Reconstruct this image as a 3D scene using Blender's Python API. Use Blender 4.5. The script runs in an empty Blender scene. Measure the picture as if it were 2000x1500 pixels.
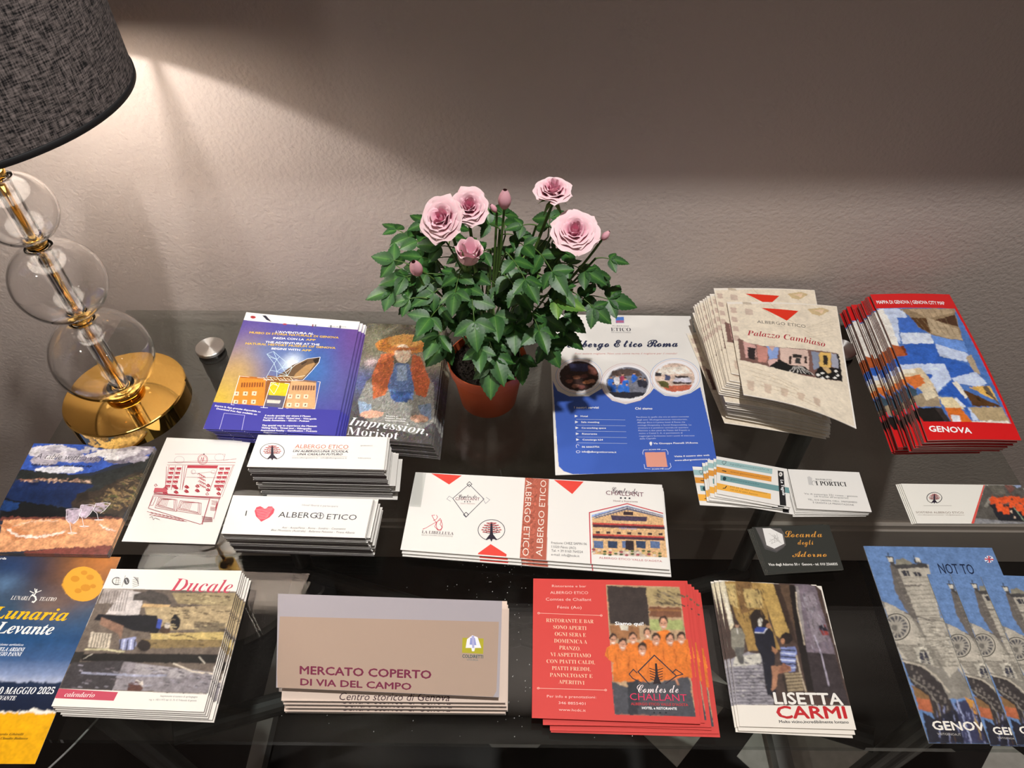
import bpy, math, random
import numpy as np
from mathutils import Vector, Matrix
from mathutils.geometry import tessellate_polygon
scene = bpy.context.scene
COL = scene.collection
random.seed(7)
rng = np.random.default_rng(11)

# ------------------------------------------------------------------ camera
cam_data = bpy.data.cameras.new('camera')
cam_data.sensor_width = 36.0
cam_data.lens = 1369.83 / 2000 * 36.0
cam_data.clip_start = 0.01
cam = bpy.data.objects.new('camera', cam_data)
COL.objects.link(cam)
R_, U_, F_ = (0.99995, 0.00953, -0.00101), (-0.00625, 0.72848, 0.68504), (-0.00726, 0.685, -0.72851)
cam.matrix_world = Matrix(((R_[0], U_[0], -F_[0], 0.0), (R_[1], U_[1], -F_[1], 0.0), (R_[2], U_[2], -F_[2], 0.70897), (0, 0, 0, 1)))
scene.camera = cam
# ------------------------------------------------------------------ view, world, room lights
vs = scene.view_settings
vs.view_transform = 'Standard'; vs.look = 'None'; vs.gamma = 1.0; vs.use_curve_mapping = False
vs.exposure = 0.0
scene.cycles.use_denoising = True
scene.cycles.max_bounces = 14
scene.cycles.transmission_bounces = 12
scene.cycles.transparent_max_bounces = 12
world = bpy.data.worlds.new('world'); scene.world = world; world.use_nodes = True
world.node_tree.nodes['Background'].inputs[0].default_value = (0.9, 0.86, 0.82, 1)
world.node_tree.nodes['Background'].inputs[1].default_value = 0.02

def area_light(name, loc, target, size, power, color):
    d = bpy.data.lights.new(name, 'AREA'); d.shape = 'DISK'; d.size = size; d.energy = power; d.color = color
    o = bpy.data.objects.new(name, d); COL.objects.link(o); o.location = loc
    o.rotation_euler = (Vector(target) - Vector(loc)).to_track_quat('-Z', 'Y').to_euler()
    return o
area_light('ceiling_downlight', (0.15, 0.24, 1.84), (0.15, 0.24, 0), 0.06, 26.5, (1.0, 0.975, 0.955))
area_light('ceiling_downlight', (-1.1, -0.7, 1.84), (-1.1, -0.7, 0), 0.14, 4.0, (1.0, 0.93, 0.86))
area_light('ceiling_downlight', (1.5, -1.2, 1.84), (1.5, -1.2, 0), 0.14, 5.0, (1.0, 0.93, 0.86))

# ------------------------------------------------------------------ helpers
def lin(h):
    v = np.array([int(h[i:i+2], 16) for i in (1, 3, 5)]) / 255.0
    return np.where(v <= 0.04045, v / 12.92, ((v + 0.055) / 1.055) ** 2.4)
def hexc(h):
    if len(h) == 4: h = '#' + ''.join(c * 2 for c in h[1:])
    return lin(h)
def tag(o, label=None, cat=None, group=None, kind=None):
    if label: o['label'] = label
    if cat: o['category'] = cat
    if group: o['group'] = group
    if kind: o['kind'] = kind
    return o
def empty(name, loc=(0, 0, 0), rz=0.0):
    o = bpy.data.objects.new(name, None); COL.objects.link(o); o.location = loc; o.rotation_euler = (0, 0, rz)
    o.empty_display_size = 0.01
    return o
def link(name, me, parent=None, loc=(0, 0, 0), rz=0.0):
    o = bpy.data.objects.new(name, me); COL.objects.link(o); o.location = loc; o.rotation_euler = (0, 0, rz)
    if parent: o.parent = parent
    return o
def mesh(name, V, F, mat, col=None, smooth=False):
    me = bpy.data.meshes.new(name)
    V = np.asarray(V, dtype=np.float32).reshape(-1, 3)
    me.vertices.add(len(V)); me.vertices.foreach_set('co', V.ravel())
    if isinstance(F, np.ndarray):
        n, k = F.shape
        me.loops.add(n * k); me.loops.foreach_set('vertex_index', F.ravel().astype(np.int32))
        me.polygons.add(n); me.polygons.foreach_set('loop_start', (np.arange(n) * k).astype(np.int32))
    else:
        idx = [i for f in F for i in f]; ln = [len(f) for f in F]
        me.loops.add(len(idx)); me.loops.foreach_set('vertex_index', np.array(idx, dtype=np.int32))
        me.polygons.add(len(F)); me.polygons.foreach_set('loop_start', (np.cumsum([0] + ln[:-1])).astype(np.int32))
    me.update(calc_edges=True)
    me.materials.append(mat)
    if col is not None:
        a = me.color_attributes.new('Col', 'FLOAT_COLOR', 'POINT')
        c = np.ones((len(V), 4), dtype=np.float32); c[:, :3] = col
        a.data.foreach_set('color', c.ravel())
    me.polygons.foreach_set('use_smooth', np.full(len(me.polygons), smooth, dtype=bool))
    return me
def lathe(profile, n=64, cap=False):
    V = []; F = []
    for r, z in profile:
        for i in range(n):
            a = 2 * math.pi * i / n; V.append((r * math.cos(a), r * math.sin(a), z))
    for j in range(len(profile) - 1):
        for i in range(n):
            k = (i + 1) % n
            F.append((j * n + i, j * n + k, (j + 1) * n + k, (j + 1) * n + i))
    if cap:
        F.append(tuple(range(n))[::-1]); F.append(tuple((len(profile) - 1) * n + i for i in range(n)))
    return V, F
def box(x0, x1, y0, y1, z0, z1):
    V = [(x, y, z) for z in (z0, z1) for y in (y0, y1) for x in (x0, x1)]
    return V, [(0, 2, 3, 1), (4, 5, 7, 6), (0, 1, 5, 4), (2, 6, 7, 3), (0, 4, 6, 2), (1, 3, 7, 5)]
def tube(pts, radii, n=8, caps=True):
    """tube along a polyline"""
    pts = [Vector(p) for p in pts]; V = []; F = []
    if not hasattr(radii, '__len__'): radii = [radii] * len(pts)
    up = Vector((0.3, 0.2, 1)).normalized()
    for i, p in enumerate(pts):
        d = (pts[min(i + 1, len(pts) - 1)] - pts[max(i - 1, 0)]).normalized()
        a = d.cross(up)
        if a.length < 1e-3: a = d.cross(Vector((1, 0, 0)))
        a.normalize(); b = d.cross(a)
        for k in range(n):
            t = 2 * math.pi * k / n; V.append(tuple(p + (a * math.cos(t) + b * math.sin(t)) * radii[i]))
    for i in range(len(pts) - 1):
        for k in range(n):
            m = (k + 1) % n; F.append((i * n + k, i * n + m, (i + 1) * n + m, (i + 1) * n + k))
    if caps:
        F.append(tuple(range(n))); F.append(tuple((len(pts) - 1) * n + k for k in range(n))[::-1])
    return V, F
def merge(*parts):
    V = []; F = []
    for v, f in parts:
        o = len(V); V += [tuple(q) for q in v]; F += [tuple(i + o for i in g) for g in f]
    return V, F
def bevel(o, w, seg=2):
    m = o.modifiers.new('bevel', 'BEVEL'); m.width = w; m.segments = seg; m.limit_method = 'ANGLE'; return o

def material(name, color=(0.5, 0.5, 0.5), rough=0.5, metal=0.0, **kw):
    m = bpy.data.materials.new(name); m.use_nodes = True
    b = m.node_tree.nodes['Principled BSDF']
    b.inputs['Base Color'].default_value = (*color, 1); b.inputs['Roughness'].default_value = rough; b.inputs['Metallic'].default_value = metal
    for k, v in kw.items():
        b.inputs[k].default_value = v
    return m
def nodes(m): return m.node_tree.nodes, m.node_tree.links, m.node_tree.nodes['Principled BSDF']
def add_bump(m, scale, strength, dist, detail=4.0, stretch=None, coord='Object'):
    N, L, b = nodes(m)
    tc = N.new('ShaderNodeTexCoord'); mp = N.new('ShaderNodeMapping'); nz = N.new('ShaderNodeTexNoise'); bp = N.new('ShaderNodeBump')
    L.new(tc.outputs[coord], mp.inputs[0]); L.new(mp.outputs[0], nz.inputs['Vector']); L.new(nz.outputs['Fac'], bp.inputs['Height']); L.new(bp.outputs[0], b.inputs['Normal'])
    nz.inputs['Scale'].default_value = scale; nz.inputs['Detail'].default_value = detail
    bp.inputs['Strength'].default_value = strength; bp.inputs['Distance'].default_value = dist
    if stretch: mp.inputs['Scale'].default_value = stretch
    return nz, bp, mp
def attr_material(name, rough, spec=0.4, coat=0.0):
    m = material(name, rough=rough); N, L, b = nodes(m)
    a = N.new('ShaderNodeAttribute'); a.attribute_name = 'Col'
    L.new(a.outputs['Color'], b.inputs['Base Color'])
    b.inputs['Specular IOR Level'].default_value = spec
    b.inputs['Coat Weight'].default_value = coat; b.inputs['Coat Roughness'].default_value = 0.2
    return m
M = {}
M['matte'] = attr_material('matte_printed_paper', 0.62, 0.3)
M['gloss'] = attr_material('glossy_printed_paper', 0.34, 0.45)
M['gold'] = material('polished_gold', (1.0, 0.62, 0.16), 0.05, 1.0)
M['glass'] = material('clear_glass', (1, 1, 1), 0.0, 0.0, **{'Transmission Weight': 1.0, 'IOR': 1.45})
m = bpy.data.materials.new('clear_table_glass'); m.use_nodes = True; M['table_glass'] = m     # thin pane: Fresnel mix of clear transmission and mirror
N, L = m.node_tree.nodes, m.node_tree.links; N.remove(N['Principled BSDF'])
lw = N.new('ShaderNodeLayerWeight'); lw.inputs[0].default_value = 0.5; pw = N.new('ShaderNodeMath'); pw.operation = 'POWER'; pw.inputs[1].default_value = 5.0
fr = N.new('ShaderNodeMath'); fr.operation = 'MULTIPLY_ADD'; fr.inputs[1].default_value = 0.96; fr.inputs[2].default_value = 0.04
L.new(lw.outputs['Facing'], pw.inputs[0]); L.new(pw.outputs[0], fr.inputs[0]); tr = N.new('ShaderNodeBsdfTransparent'); tr.inputs[0].default_value = (0.90, 0.925, 0.91, 1)
gl = N.new('ShaderNodeBsdfGlossy'); gl.inputs['Roughness'].default_value = 0.0; mxs = N.new('ShaderNodeMixShader')
L.new(fr.outputs[0], mxs.inputs[0]); L.new(tr.outputs[0], mxs.inputs[1]); L.new(gl.outputs[0], mxs.inputs[2]); L.new(mxs.outputs[0], N['Material Output'].inputs[0])
M['wall'] = material('taupe_painted_plaster', tuple(lin('#c4b6ad')), 0.85)
add_bump(M['wall'], 190.0, 0.6, 0.0016, 3.0)
M['ceiling'] = material('white_ceiling_paint', (0.72, 0.69, 0.65), 0.9)
M['baseboard'] = material('taupe_baseboard_paint', tuple(lin('#c4b6ad')), 0.5)
M['steel'] = material('brushed_steel', (0.62, 0.62, 0.60), 0.25, 1.0)
M['dark_metal'] = material('dark_grey_metal', (0.03, 0.028, 0.026), 0.5, 0.0)
M['leg_metal'] = material('satin_grey_metal', (0.22, 0.21, 0.20), 0.4, 0.6)
M['black_trim'] = material('black_woven_trim', (0.006, 0.006, 0.007), 0.7)
M['lining'] = material('white_shade_lining', (0.75, 0.72, 0.68), 0.7)
M['white_plastic'] = material('white_plastic', (0.8, 0.79, 0.76), 0.4)
M['cable'] = material('grey_cable', (0.30, 0.29, 0.28), 0.5)
M['dark_floor'] = material('polished_dark_marble', (0.018, 0.015, 0.014), 0.25)
m = material('pale_floor_marble', (0.4, 0.38, 0.34), 0.3); M['pale_floor'] = m
N, L, b = nodes(m); nz = N.new('ShaderNodeTexNoise'); nz.inputs['Scale'].default_value = 14; nz.inputs['Detail'].default_value = 8
cr = N.new('ShaderNodeValToRGB'); cr.color_ramp.elements[0].color = (0.30, 0.28, 0.24, 1); cr.color_ramp.elements[1].color = (0.55, 0.53, 0.48, 1)
L.new(nz.outputs['Fac'], cr.inputs[0]); L.new(cr.outputs[0], b.inputs['Base Color'])
M['terracotta'] = material('brown_plastic_pot', tuple(lin('#b4532f')), 0.42)
m = material('dark_potting_soil', (0.02, 0.013, 0.009), 0.95); M['soil'] = m; add_bump(m, 300, 1.0, 0.003)
m = material('green_rose_stem', tuple(lin('#4d6b2c')), 0.5); M['stem'] = m
# linen fabric of the shade: crossed threads from stretched noise
m = material('charcoal_linen', rough=0.9); M['linen'] = m; N, L, b = nodes(m)
uvn = N.new('ShaderNodeUVMap'); prev = None
outs = []
for sc in ((1.0, 0.13, 1), (0.13, 1.0, 1), (0.5, 0.5, 1)):
    mp = N.new('ShaderNodeMapping'); mp.inputs['Scale'].default_value = (sc[0] * 700, sc[1] * 700, 1)
    nz = N.new('ShaderNodeTexNoise'); nz.noise_dimensions = '2D'; nz.inputs['Scale'].default_value = 1.0 if sc[0] != 0.5 else 0.5; nz.inputs['Detail'].default_value = 2
    L.new(uvn.outputs[0], mp.inputs[0]); L.new(mp.outputs[0], nz.inputs['Vector']); outs.append(nz.outputs['Fac'])
mx = N.new('ShaderNodeMath'); mx.operation = 'ADD'; L.new(outs[0], mx.inputs[0]); L.new(outs[1], mx.inputs[1])
mx2 = N.new('ShaderNodeMath'); mx2.operation = 'MULTIPLY_ADD'; mx2.inputs[1].default_value = 0.55; L.new(outs[2], mx2.inputs[0]); L.new(mx.outputs[0], mx2.inputs[2])
cr = N.new('ShaderNodeValToRGB'); cr.color_ramp.elements[0].position = 0.50; cr.color_ramp.elements[1].position = 0.86
sc_ = N.new('ShaderNodeMath'); sc_.operation = 'MULTIPLY'; sc_.inputs[1].default_value = 0.5; L.new(mx2.outputs[0], sc_.inputs[0])
cr.color_ramp.elements[0].color = (0.004, 0.0035, 0.0045, 1); cr.color_ramp.elements[1].color = (0.28, 0.235, 0.22, 1)
L.new(sc_.outputs[0], cr.inputs[0]); L.new(cr.outputs[0], b.inputs['Base Color'])
bp = N.new('ShaderNodeBump'); bp.inputs['Strength'].default_value = 0.5; bp.inputs['Distance'].default_value = 0.0006; L.new(sc_.outputs[0], bp.inputs['Height']); L.new(bp.outputs[0], b.inputs['Normal'])
# rose petal and leaf: colour read from the vertex attribute
M['petal'] = attr_material('rose_petal', 0.6, 0.25); nodes(M['petal'])[2].inputs['Subsurface Weight'].default_value = 0.15
nodes(M['petal'])[2].inputs['Subsurface Radius'].default_value = (0.004, 0.002, 0.002)
M['leaf'] = attr_material('rose_leaf', 0.42, 0.35)
m = material('frosted_bulb_glass', (1, 1, 1), 0.5); M['bulb'] = m
nodes(m)[2].inputs['Emission Color'].default_value = (1.0, 0.95, 0.90, 1); nodes(m)[2].inputs['Emission Strength'].default_value = 1180.0

# ------------------------------------------------------------------ room
FZ = -0.74; CZ = 1.86; WY = 0.828
def struct(name, vf, mat, parent=None):
    o = link(name, mesh(name, vf[0], vf[1], mat), parent)
    if not parent: o['kind'] = 'structure'
    return o
struct('wall_back', box(-2.4, 3.0, WY, WY + 0.12, FZ, CZ), M['wall'])
struct('wall_left', box(-2.52, -2.4, -4.0, WY + 0.12, FZ, CZ), M['wall'])
struct('wall_right', box(3.0, 3.12, -4.0, WY + 0.12, FZ, CZ), M['wall'])
struct('wall_front', box(-2.52, 3.12, -4.12, -4.0, FZ, CZ), M['wall'])
struct('ceiling', box(-2.52, 3.12, -4.12, WY + 0.12, CZ, CZ + 0.1), M['ceiling'])
struct('floor', box(-2.52, 3.12, -4.12, WY + 0.12, FZ - 0.1, FZ - 0.002), M['dark_floor'])
bb = box(-2.4, 3.0, WY - 0.014, WY, FZ, FZ + 0.125); bc = box(-2.4, 3.0, WY - 0.009, WY, FZ + 0.125, FZ + 0.14)
struct('baseboard_back', merge(bb, bc), M['baseboard'])
struct('shadow_ledge_1', box(-2.4, 3.0, WY - 0.164, WY, 0.66, 0.70), M['wall'])  # unseen ledge, added to cast the horizontal shadow line on the wall
floor_o = bpy.data.objects['floor']
def diamond(a):
    V = [(a, 0, 0), (0, a, 0), (-a, 0, 0), (0, -a, 0), (a, 0, 0.002), (0, a, 0.002), (-a, 0, 0.002), (0, -a, 0.002)]
    return V, [(4, 5, 6, 7), (0, 1, 5, 4), (1, 2, 6, 5), (2, 3, 7, 6), (3, 0, 4, 7)]
dm = mesh('floor_tile', *diamond(0.14), M['pale_floor'])
for x, y in ((0.304, 0.52), (0.56, 0.40), (0.93, 0.30), (1.25, 0.42), (0.75, 0.05), (1.15, 0.0), (0.35, 0.15), (0.0, -0.1), (0.5, -0.3)):
    link('tile', dm, floor_o, (x, y, FZ - 0.002))

# ------------------------------------------------------------------ glass table
TX0, TX1, TY0, TY1 = -0.603, 0.616, 0.204, 0.818
table = empty('glass_console_table', (0, 0.51, FZ))
tag(table, 'long clear glass console table on metal legs against the wall', 'table')
def tpart(name, vf, mat, smooth=False, parent=None):
    o = link(name, mesh(name, vf[0], vf[1], mat, smooth=smooth), parent or table)
    if not parent: o.location = (0, -0.51, -FZ)
    return o
gt = tpart('glass_top', box(TX0, TX1, TY0, TY1, -0.010, 0.0), M['table_glass'])
disc_mat = material('radially_brushed_steel', (0.70, 0.69, 0.66), 0.36, 1.0, **{'Anisotropic': 0.9, 'Anisotropic Rotation': 0.25}); N, L, b = nodes(disc_mat)
tn = N.new('ShaderNodeTangent'); tn.direction_type = 'RADIAL'; tn.axis = 'Z'; L.new(tn.outputs[0], b.inputs['Tangent'])
for x, y in ((-0.447, 0.733), (0.47, 0.737), (-0.49, 0.285), (0.50, 0.285)):
    V, F = lathe([(0.0001, 0.0052), (0.0195, 0.0052), (0.0205, 0.0042), (0.0205, 0.0)], 48)
    if y > 0.5: d = link('fixing_disc', mesh('fixing_disc', V, F, disc_mat), table, (x, y - 0.51, -FZ + 0.0001))
    V, F = lathe([(0.0195, -0.0135), (0.0195, -0.0105)], 32, True)
    link('rubber_gasket', mesh('rubber_gasket', V, F, M['dark_metal']), table, (x, y - 0.51, -FZ))
    V, F = lathe([(0.0185, -0.0136), (0.0185, -0.045), (0.0175, -0.05), (0.0175, -0.735), (0.022, -0.739)], 32, True)
    link('leg', mesh('leg', V, F, M['leg_metal'], smooth=False), table, (x, y - 0.51, -FZ))
for x in (-0.465, 0.485):
    tpart('side_rail', box(x - 0.014, x + 0.014, 0.30, 0.72, -0.70, -0.67), M['leg_metal'])
V, F = tube([(-0.46, 0.725, -0.64), (0.48, 0.30, -0.30)], 0.016, 16); tpart('cross_brace', (V, F), M['dark_metal'])
V, F = tube([(0.48, 0.725, -0.64), (-0.46, 0.30, -0.30)], 0.016, 16); tpart('cross_brace', (V, F), M['dark_metal'])

# dust specks lying on the glass
V = []; F = []
for i in range(120):
    if i < 70: x, y = random.gauss(-0.02, 0.05), random.gauss(0.375, 0.022)
    elif i < 100: x, y = random.gauss(0.0, 0.01), random.uniform(0.21, 0.34)
    else: x, y = random.uniform(-0.25, 0.2), random.uniform(0.21, 0.235)
    s = random.uniform(0.0001, 0.0004); k = len(V)
    V += [(x - s, y - s, 0.0001), (x + s, y - s * 0.6, 0.0001), (x + s * 0.7, y + s * 1.8, 0.0001), (x - s * 0.8, y + s * 1.2, 0.0001), (x, y, 0.0001 + s * 0.6)]
    F += [(k, k + 1, k + 4), (k + 1, k + 2, k + 4), (k + 2, k + 3, k + 4), (k + 3, k, k + 4)]
dust = link('dust', mesh('dust', V, F, M['white_plastic'])); tag(dust, 'pale dust specks scattered on the dark glass between the leaflets', 'dust', kind='stuff')

# ------------------------------------------------------------------ lamp
LX, LY = -0.5173, 0.6211
lamp = empty('table_lamp', (LX, LY, 0)); tag(lamp, 'table lamp with three clear glass balls, gold base and charcoal linen shade', 'lamp')
def lpart(name, vf, mat, smooth=True, parent=None):
    return link(name, mesh(name, vf[0], vf[1], mat, smooth=smooth), parent or lamp)
prof = [(0.0001, 0.0005), (0.074, 0.0005), (0.0765, 0.002), (0.0765, 0.0275), (0.0755, 0.029), (0.0745, 0.0295), (0.0001, 0.0295)]
base = lpart('base', lathe(prof, 128), M['gold']); bs = base.modifiers.new('edge', 'EDGE_SPLIT'); bs.split_angle = math.radians(20)
def collar(z0, z1, r):
    o = lpart('collar', lathe([(0.0001, z0), (r * 0.8, z0), (r, z0 + (z1 - z0) * 0.3), (r, z1 - (z1 - z0) * 0.3), (r * 0.85, z1), (0.0001, z1)], 48), M['gold'])
    return o
BALLS = ((0.0966, 0.0589), (0.2125, 0.0491), (0.3062, 0.0389))
collar(0.0297, 0.0405, 0.024)
collar(0.1535, 0.1655, 0.013); collar(0.2600, 0.2690, 0.011); collar(0.3435, 0.3520, 0.010)
def ball(zc, r):
    n = 36; a0 = math.asin(0.012 / r)
    outer = [(r * math.sin(a), zc - r * math.cos(a)) for a in np.linspace(a0, math.pi - a0, n)]
    ri = r - 0.0022
    inner = [(ri * math.sin(a), zc - ri * math.cos(a)) for a in np.linspace(math.pi - a0, a0, n)]
    prof = outer + inner + [outer[0]]
    return lpart('glass_ball', lathe(prof, 96), M['glass'])
for zc, r in BALLS: ball(zc, r)
for zc, r in BALLS:
    h = r * 0.965
    tb = lpart('glass_tube', lathe([(0.0050, zc - h), (0.0105, zc - h), (0.0105, zc + h), (0.0050, zc + h), (0.0050, zc - h)], 40), M['glass'])
    es = tb.modifiers.new('edge', 'EDGE_SPLIT'); es.split_angle = math.radians(30)
lpart('rod', lathe([(0.0034, 0.03), (0.0034, 0.41)], 24, True), M['gold'])
lpart('socket', lathe([(0.006, 0.405), (0.015, 0.407), (0.015, 0.470), (0.010, 0.473)], 32, True), M['gold'])
# shade
SR, SZ0, SZ1 = 0.157, 0.42, 0.70
def cyl(r, z0, z1, n=128, inward=False):
    V, F = lathe([(r, z0), (r, z1)], n)
    if inward: F = [tuple(reversed(f)) for f in F]
    return V, F
shade = lpart('lamp_shade', lathe([(SR, SZ0), (SR, SZ1)], 160), M['linen'])
me = shade.data; uvl = me.uv_layers.new(name='UVMap')
for p in me.polygons:
    for li in p.loop_indices:
        v = me.vertices[me.loops[li].vertex_index].co; a = math.atan2(v.y, v.x)
        c = p.center; ac = math.atan2(c.y, c.x)
        if a - ac > math.pi: a -= 2 * math.pi
        if ac - a > math.pi: a += 2 * math.pi
        uvl.data[li].uv = (a * SR, v.z)
lpart('shade_lining', lathe([(SR - 0.0012, SZ1), (SR - 0.0012, SZ0)], 128), M['lining'])
lpart('trim_band', lathe([(SR - 0.0014, SZ0 - 0.0003), (SR + 0.0011, SZ0 - 0.0003), (SR + 0.0013, SZ0 + 0.0050), (SR + 0.0003, SZ0 + 0.0057), (SR - 0.0014, SZ0 + 0.002), (SR - 0.0014, SZ0 - 0.0003)], 128), M['black_trim'])
for k in range(3):
    a = math.radians(65.5 + 120 * k)
    V, F = tube([(0.017 * math.cos(a), 0.017 * math.sin(a), SZ0 + 0.008), ((SR - 0.001) * math.cos(a), (SR - 0.001) * math.sin(a), SZ0 + 0.006)], 0.0036, 8)
    lpart('shade_arm', (V, F), M['steel'])
lpart('bulb_neck', lathe([(0.009, 0.472), (0.0065, 0.480), (0.005, 0.490), (0.005, 0.513)], 24, True), M['white_plastic'])
V, F = lathe([(max(0.0001, 0.0115 * math.sin(a)), 0.522 - 0.0115 * math.cos(a)) for a in np.linspace(0, math.pi, 11)], 20)
lpart('bulb', (V, F), M['bulb'])
# ------------------------------------------------------------------ potted rose
PX, PY = -0.0385, 0.640
plant = empty('potted_rose', (PX, PY, 0.0004)); tag(plant, 'miniature rose with pink blooms in a brown plastic pot on the glass table', 'potted plant')
def ppart(name, me, parent=None): return link(name, me, parent or plant)
prof = [(0.0001, 0.0), (0.036, 0.0), (0.0375, 0.002), (0.0455, 0.056), (0.0455, 0.0575), (0.0485, 0.0585), (0.0510, 0.0745), (0.0508, 0.0762), (0.0495, 0.0762), (0.0470, 0.062), (0.0440, 0.058), (0.035, 0.01)]
pot = ppart('pot', mesh('pot', *lathe(prof, 96), M['terracotta'], smooth=True)); es = pot.modifiers.new('edge', 'EDGE_SPLIT'); es.split_angle = math.radians(35)
V, F = lathe([(0.0001, 0.068), (0.012, 0.0685), (0.024, 0.067), (0.034, 0.066), (0.0485, 0.064)], 72)
V = [(x, y, z + random.uniform(-0.0012, 0.0016)) for x, y, z in V]
for i in range(420):   # crumbs of soil
    a = random.uniform(0, 6.283); r = 0.046 * math.sqrt(random.random()); s = random.uniform(0.0006, 0.0019); k = len(V)
    x, y, z = r * math.cos(a), r * math.sin(a), 0.0672
    V += [(x - s, y, z), (x, y - s, z), (x + s, y, z), (x, y + s, z), (x, y, z + s * 1.3), (x, y, z - s)]
    F += [(k, k + 1, k + 4), (k + 1, k + 2, k + 4), (k + 2, k + 3, k + 4), (k + 3, k, k + 4)]
so = ppart('soil', mesh('soil', V, F, M['soil'])); so['kind'] = 'stuff'

def leaf_mesh(seed):
    r = random.Random(seed); n = 15; V = []; C = []; F = []
    g0 = np.array(lin('#2a5228')) * r.uniform(0.7, 1.15); g1 = np.array(lin('#41702f')); mid = np.array(lin('#6f9048'))
    if seed >= 9: g0 = np.array(lin('#4c7a2a')); g1 = np.array(lin('#79a044'))
    curl = r.uniform(0.08, 0.22); fold = r.uniform(0.10, 0.28)
    for i in range(n + 1):
        t = i / n; w = 0.335 * (math.sin(math.pi * min(1, t ** 0.78)) ** 0.80) * (1 - 0.25 * t) if 0 < t < 1 else 0.004
        ser = 1 + (0.07 if i % 2 else -0.03)
        z0 = -curl * t * t
        for j, u in enumerate((-1, -0.6, -0.05, 0, 0.05, 0.6, 1)):
            uu = u * (ser if abs(u) == 1 else 1); y = t + (0.02 if abs(u) == 1 and i % 2 else 0)
            z = z0 + fold * abs(u) * w - 0.10 * (abs(u) * w) ** 2 * 3 + (0.012 * math.sin(t * 40 + abs(u) * 6) if 0 < abs(u) < 1 else 0)
            V.append((uu * w, y, z)); vein = 0.5 + 0.5 * math.sin(t * 44 - abs(u) * 5)
            c = g0 * (1 - 0.25 * vein) + (g1 - g0) * (0.25 * vein) if abs(u) > 0.1 else (mid * 0.8 if u == 0 else g1)
            C.append(c * r.uniform(0.93, 1.07))
    for i in range(n):
        for j in range(6): k = i * 7 + j; F.append((k, k + 1, k + 8, k + 7))
    me = mesh('leaf', V, F, M['leaf'], np.array(C), smooth=True)
    return me
LEAVES = [leaf_mesh(i) for i in range(11)]
stemV, stemF = [], []
def stem_piece(pts, radii, n=7):
    global stemV, stemF
    v, f = tube(pts, radii, n); o = len(stemV); stemV += v; stemF += [tuple(i + o for i in g) for g in f]
def bez(a, b, c, n=8):
    a, b, c = Vector(a), Vector(b), Vector(c)
    return [a * (1 - t) ** 2 + b * 2 * t * (1 - t) + c * t * t for t in np.linspace(0, 1, n)]
n_leaf = 0
def put_leaf(pos, direction, normal, size, young=False):
    global n_leaf
    d = Vector(direction).normalized(); nn = Vector(normal); x = d.cross(nn).normalized(); z = x.cross(d).normalized()
    me = LEAVES[random.randrange(9) if not young else 9 + random.randrange(2)]
    o = bpy.data.objects.new('leaf', me); COL.objects.link(o); o.parent = plant
    w = random.uniform(0.9, 1.12)
    o.matrix_local = Matrix(((x.x * size * w, d.x * size, z.x * size, pos[0]), (x.y * size * w, d.y * size, z.y * size, pos[1]), (x.z * size * w, d.z * size, z.z * size, pos[2]), (0, 0, 0, 1)))
    n_leaf += 1
def compound(pos, direction, size, n=5, young=False, nrm=None):
    """one rose leaf: petiole with a terminal leaflet and pairs of side leaflets"""
    d = Vector(direction).normalized(); p = Vector(pos)
    N_ = Vector(nrm) if nrm else Vector((random.uniform(-.35, .35), random.uniform(-.75, -.05), 1.0))
    N_.normalize(); side = d.cross(N_).normalized()
    L_ = size * (1.35 if n == 5 else 0.8)
    tip = p + d * L_ + Vector((0, 0, -0.10 * L_)); midp = p + d * L_ * 0.5 + Vector((0, 0, 0.12 * L_))
    path = bez(p, midp, tip, 6); stem_piece(path, [0.0009, 0.0008, 0.0007, 0.0006, 0.0006, 0.0005], 5)
    put_leaf(tip, d + Vector((0, 0, -0.25)), N_ + d * 0.3, size * random.uniform(0.95, 1.15), young)
    k = (n - 1) // 2
    for i in range(k):
        t = 0.92 - 0.45 * i; q = path[min(5, int(t * 5 + 0.5))]
        for s in (-1, 1):
            dd = side * s * 1.0 + d * 0.45 + Vector((0, 0, -0.18))
            put_leaf(q, dd, N_ + side * s * 0.15, size * random.uniform(0.72, 0.92), young)

soil = Vector((0, 0, 0.067))
def W(x, y, z): return Vector((x - PX, y - PY, z))
FLOWERS = [  # position, radius, openness, axis direction
    ('rose', W(-0.080, 0.628, 0.293), 0.0192, 1.0, (-0.30, -0.62, 0.72)),
    ('rose', W(-0.052, 0.640, 0.300), 0.0185, 0.75, (0.10, -0.62, 0.78)),
    ('cup', W(-0.051, 0.602, 0.270), 0.0245, 0.30, (0.15, -0.05, 1.0)),
    ('rose', W(0.037, 0.655, 0.311), 0.0180, 0.80, (0.0, -0.15, 1.0)),
    ('rose', W(0.060, 0.625, 0.280), 0.0198, 0.95, (0.0, -0.5, 0.87)),
]
BUDS = [(W(-0.0145, 0.650, 0.300), 0.0085, (0.05, -0.1, 1)), (W(0.093, 0.630, 0.270), 0.0045, (0.55, 0.0, 0.85)), (W(-0.108, 0.600, 0.248), 0.0085, (-0.1, -0.35, 1)), (W(-0.026, 0.655, 0.287), 0.004, (-0.5, 0, 0.8))]
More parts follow.
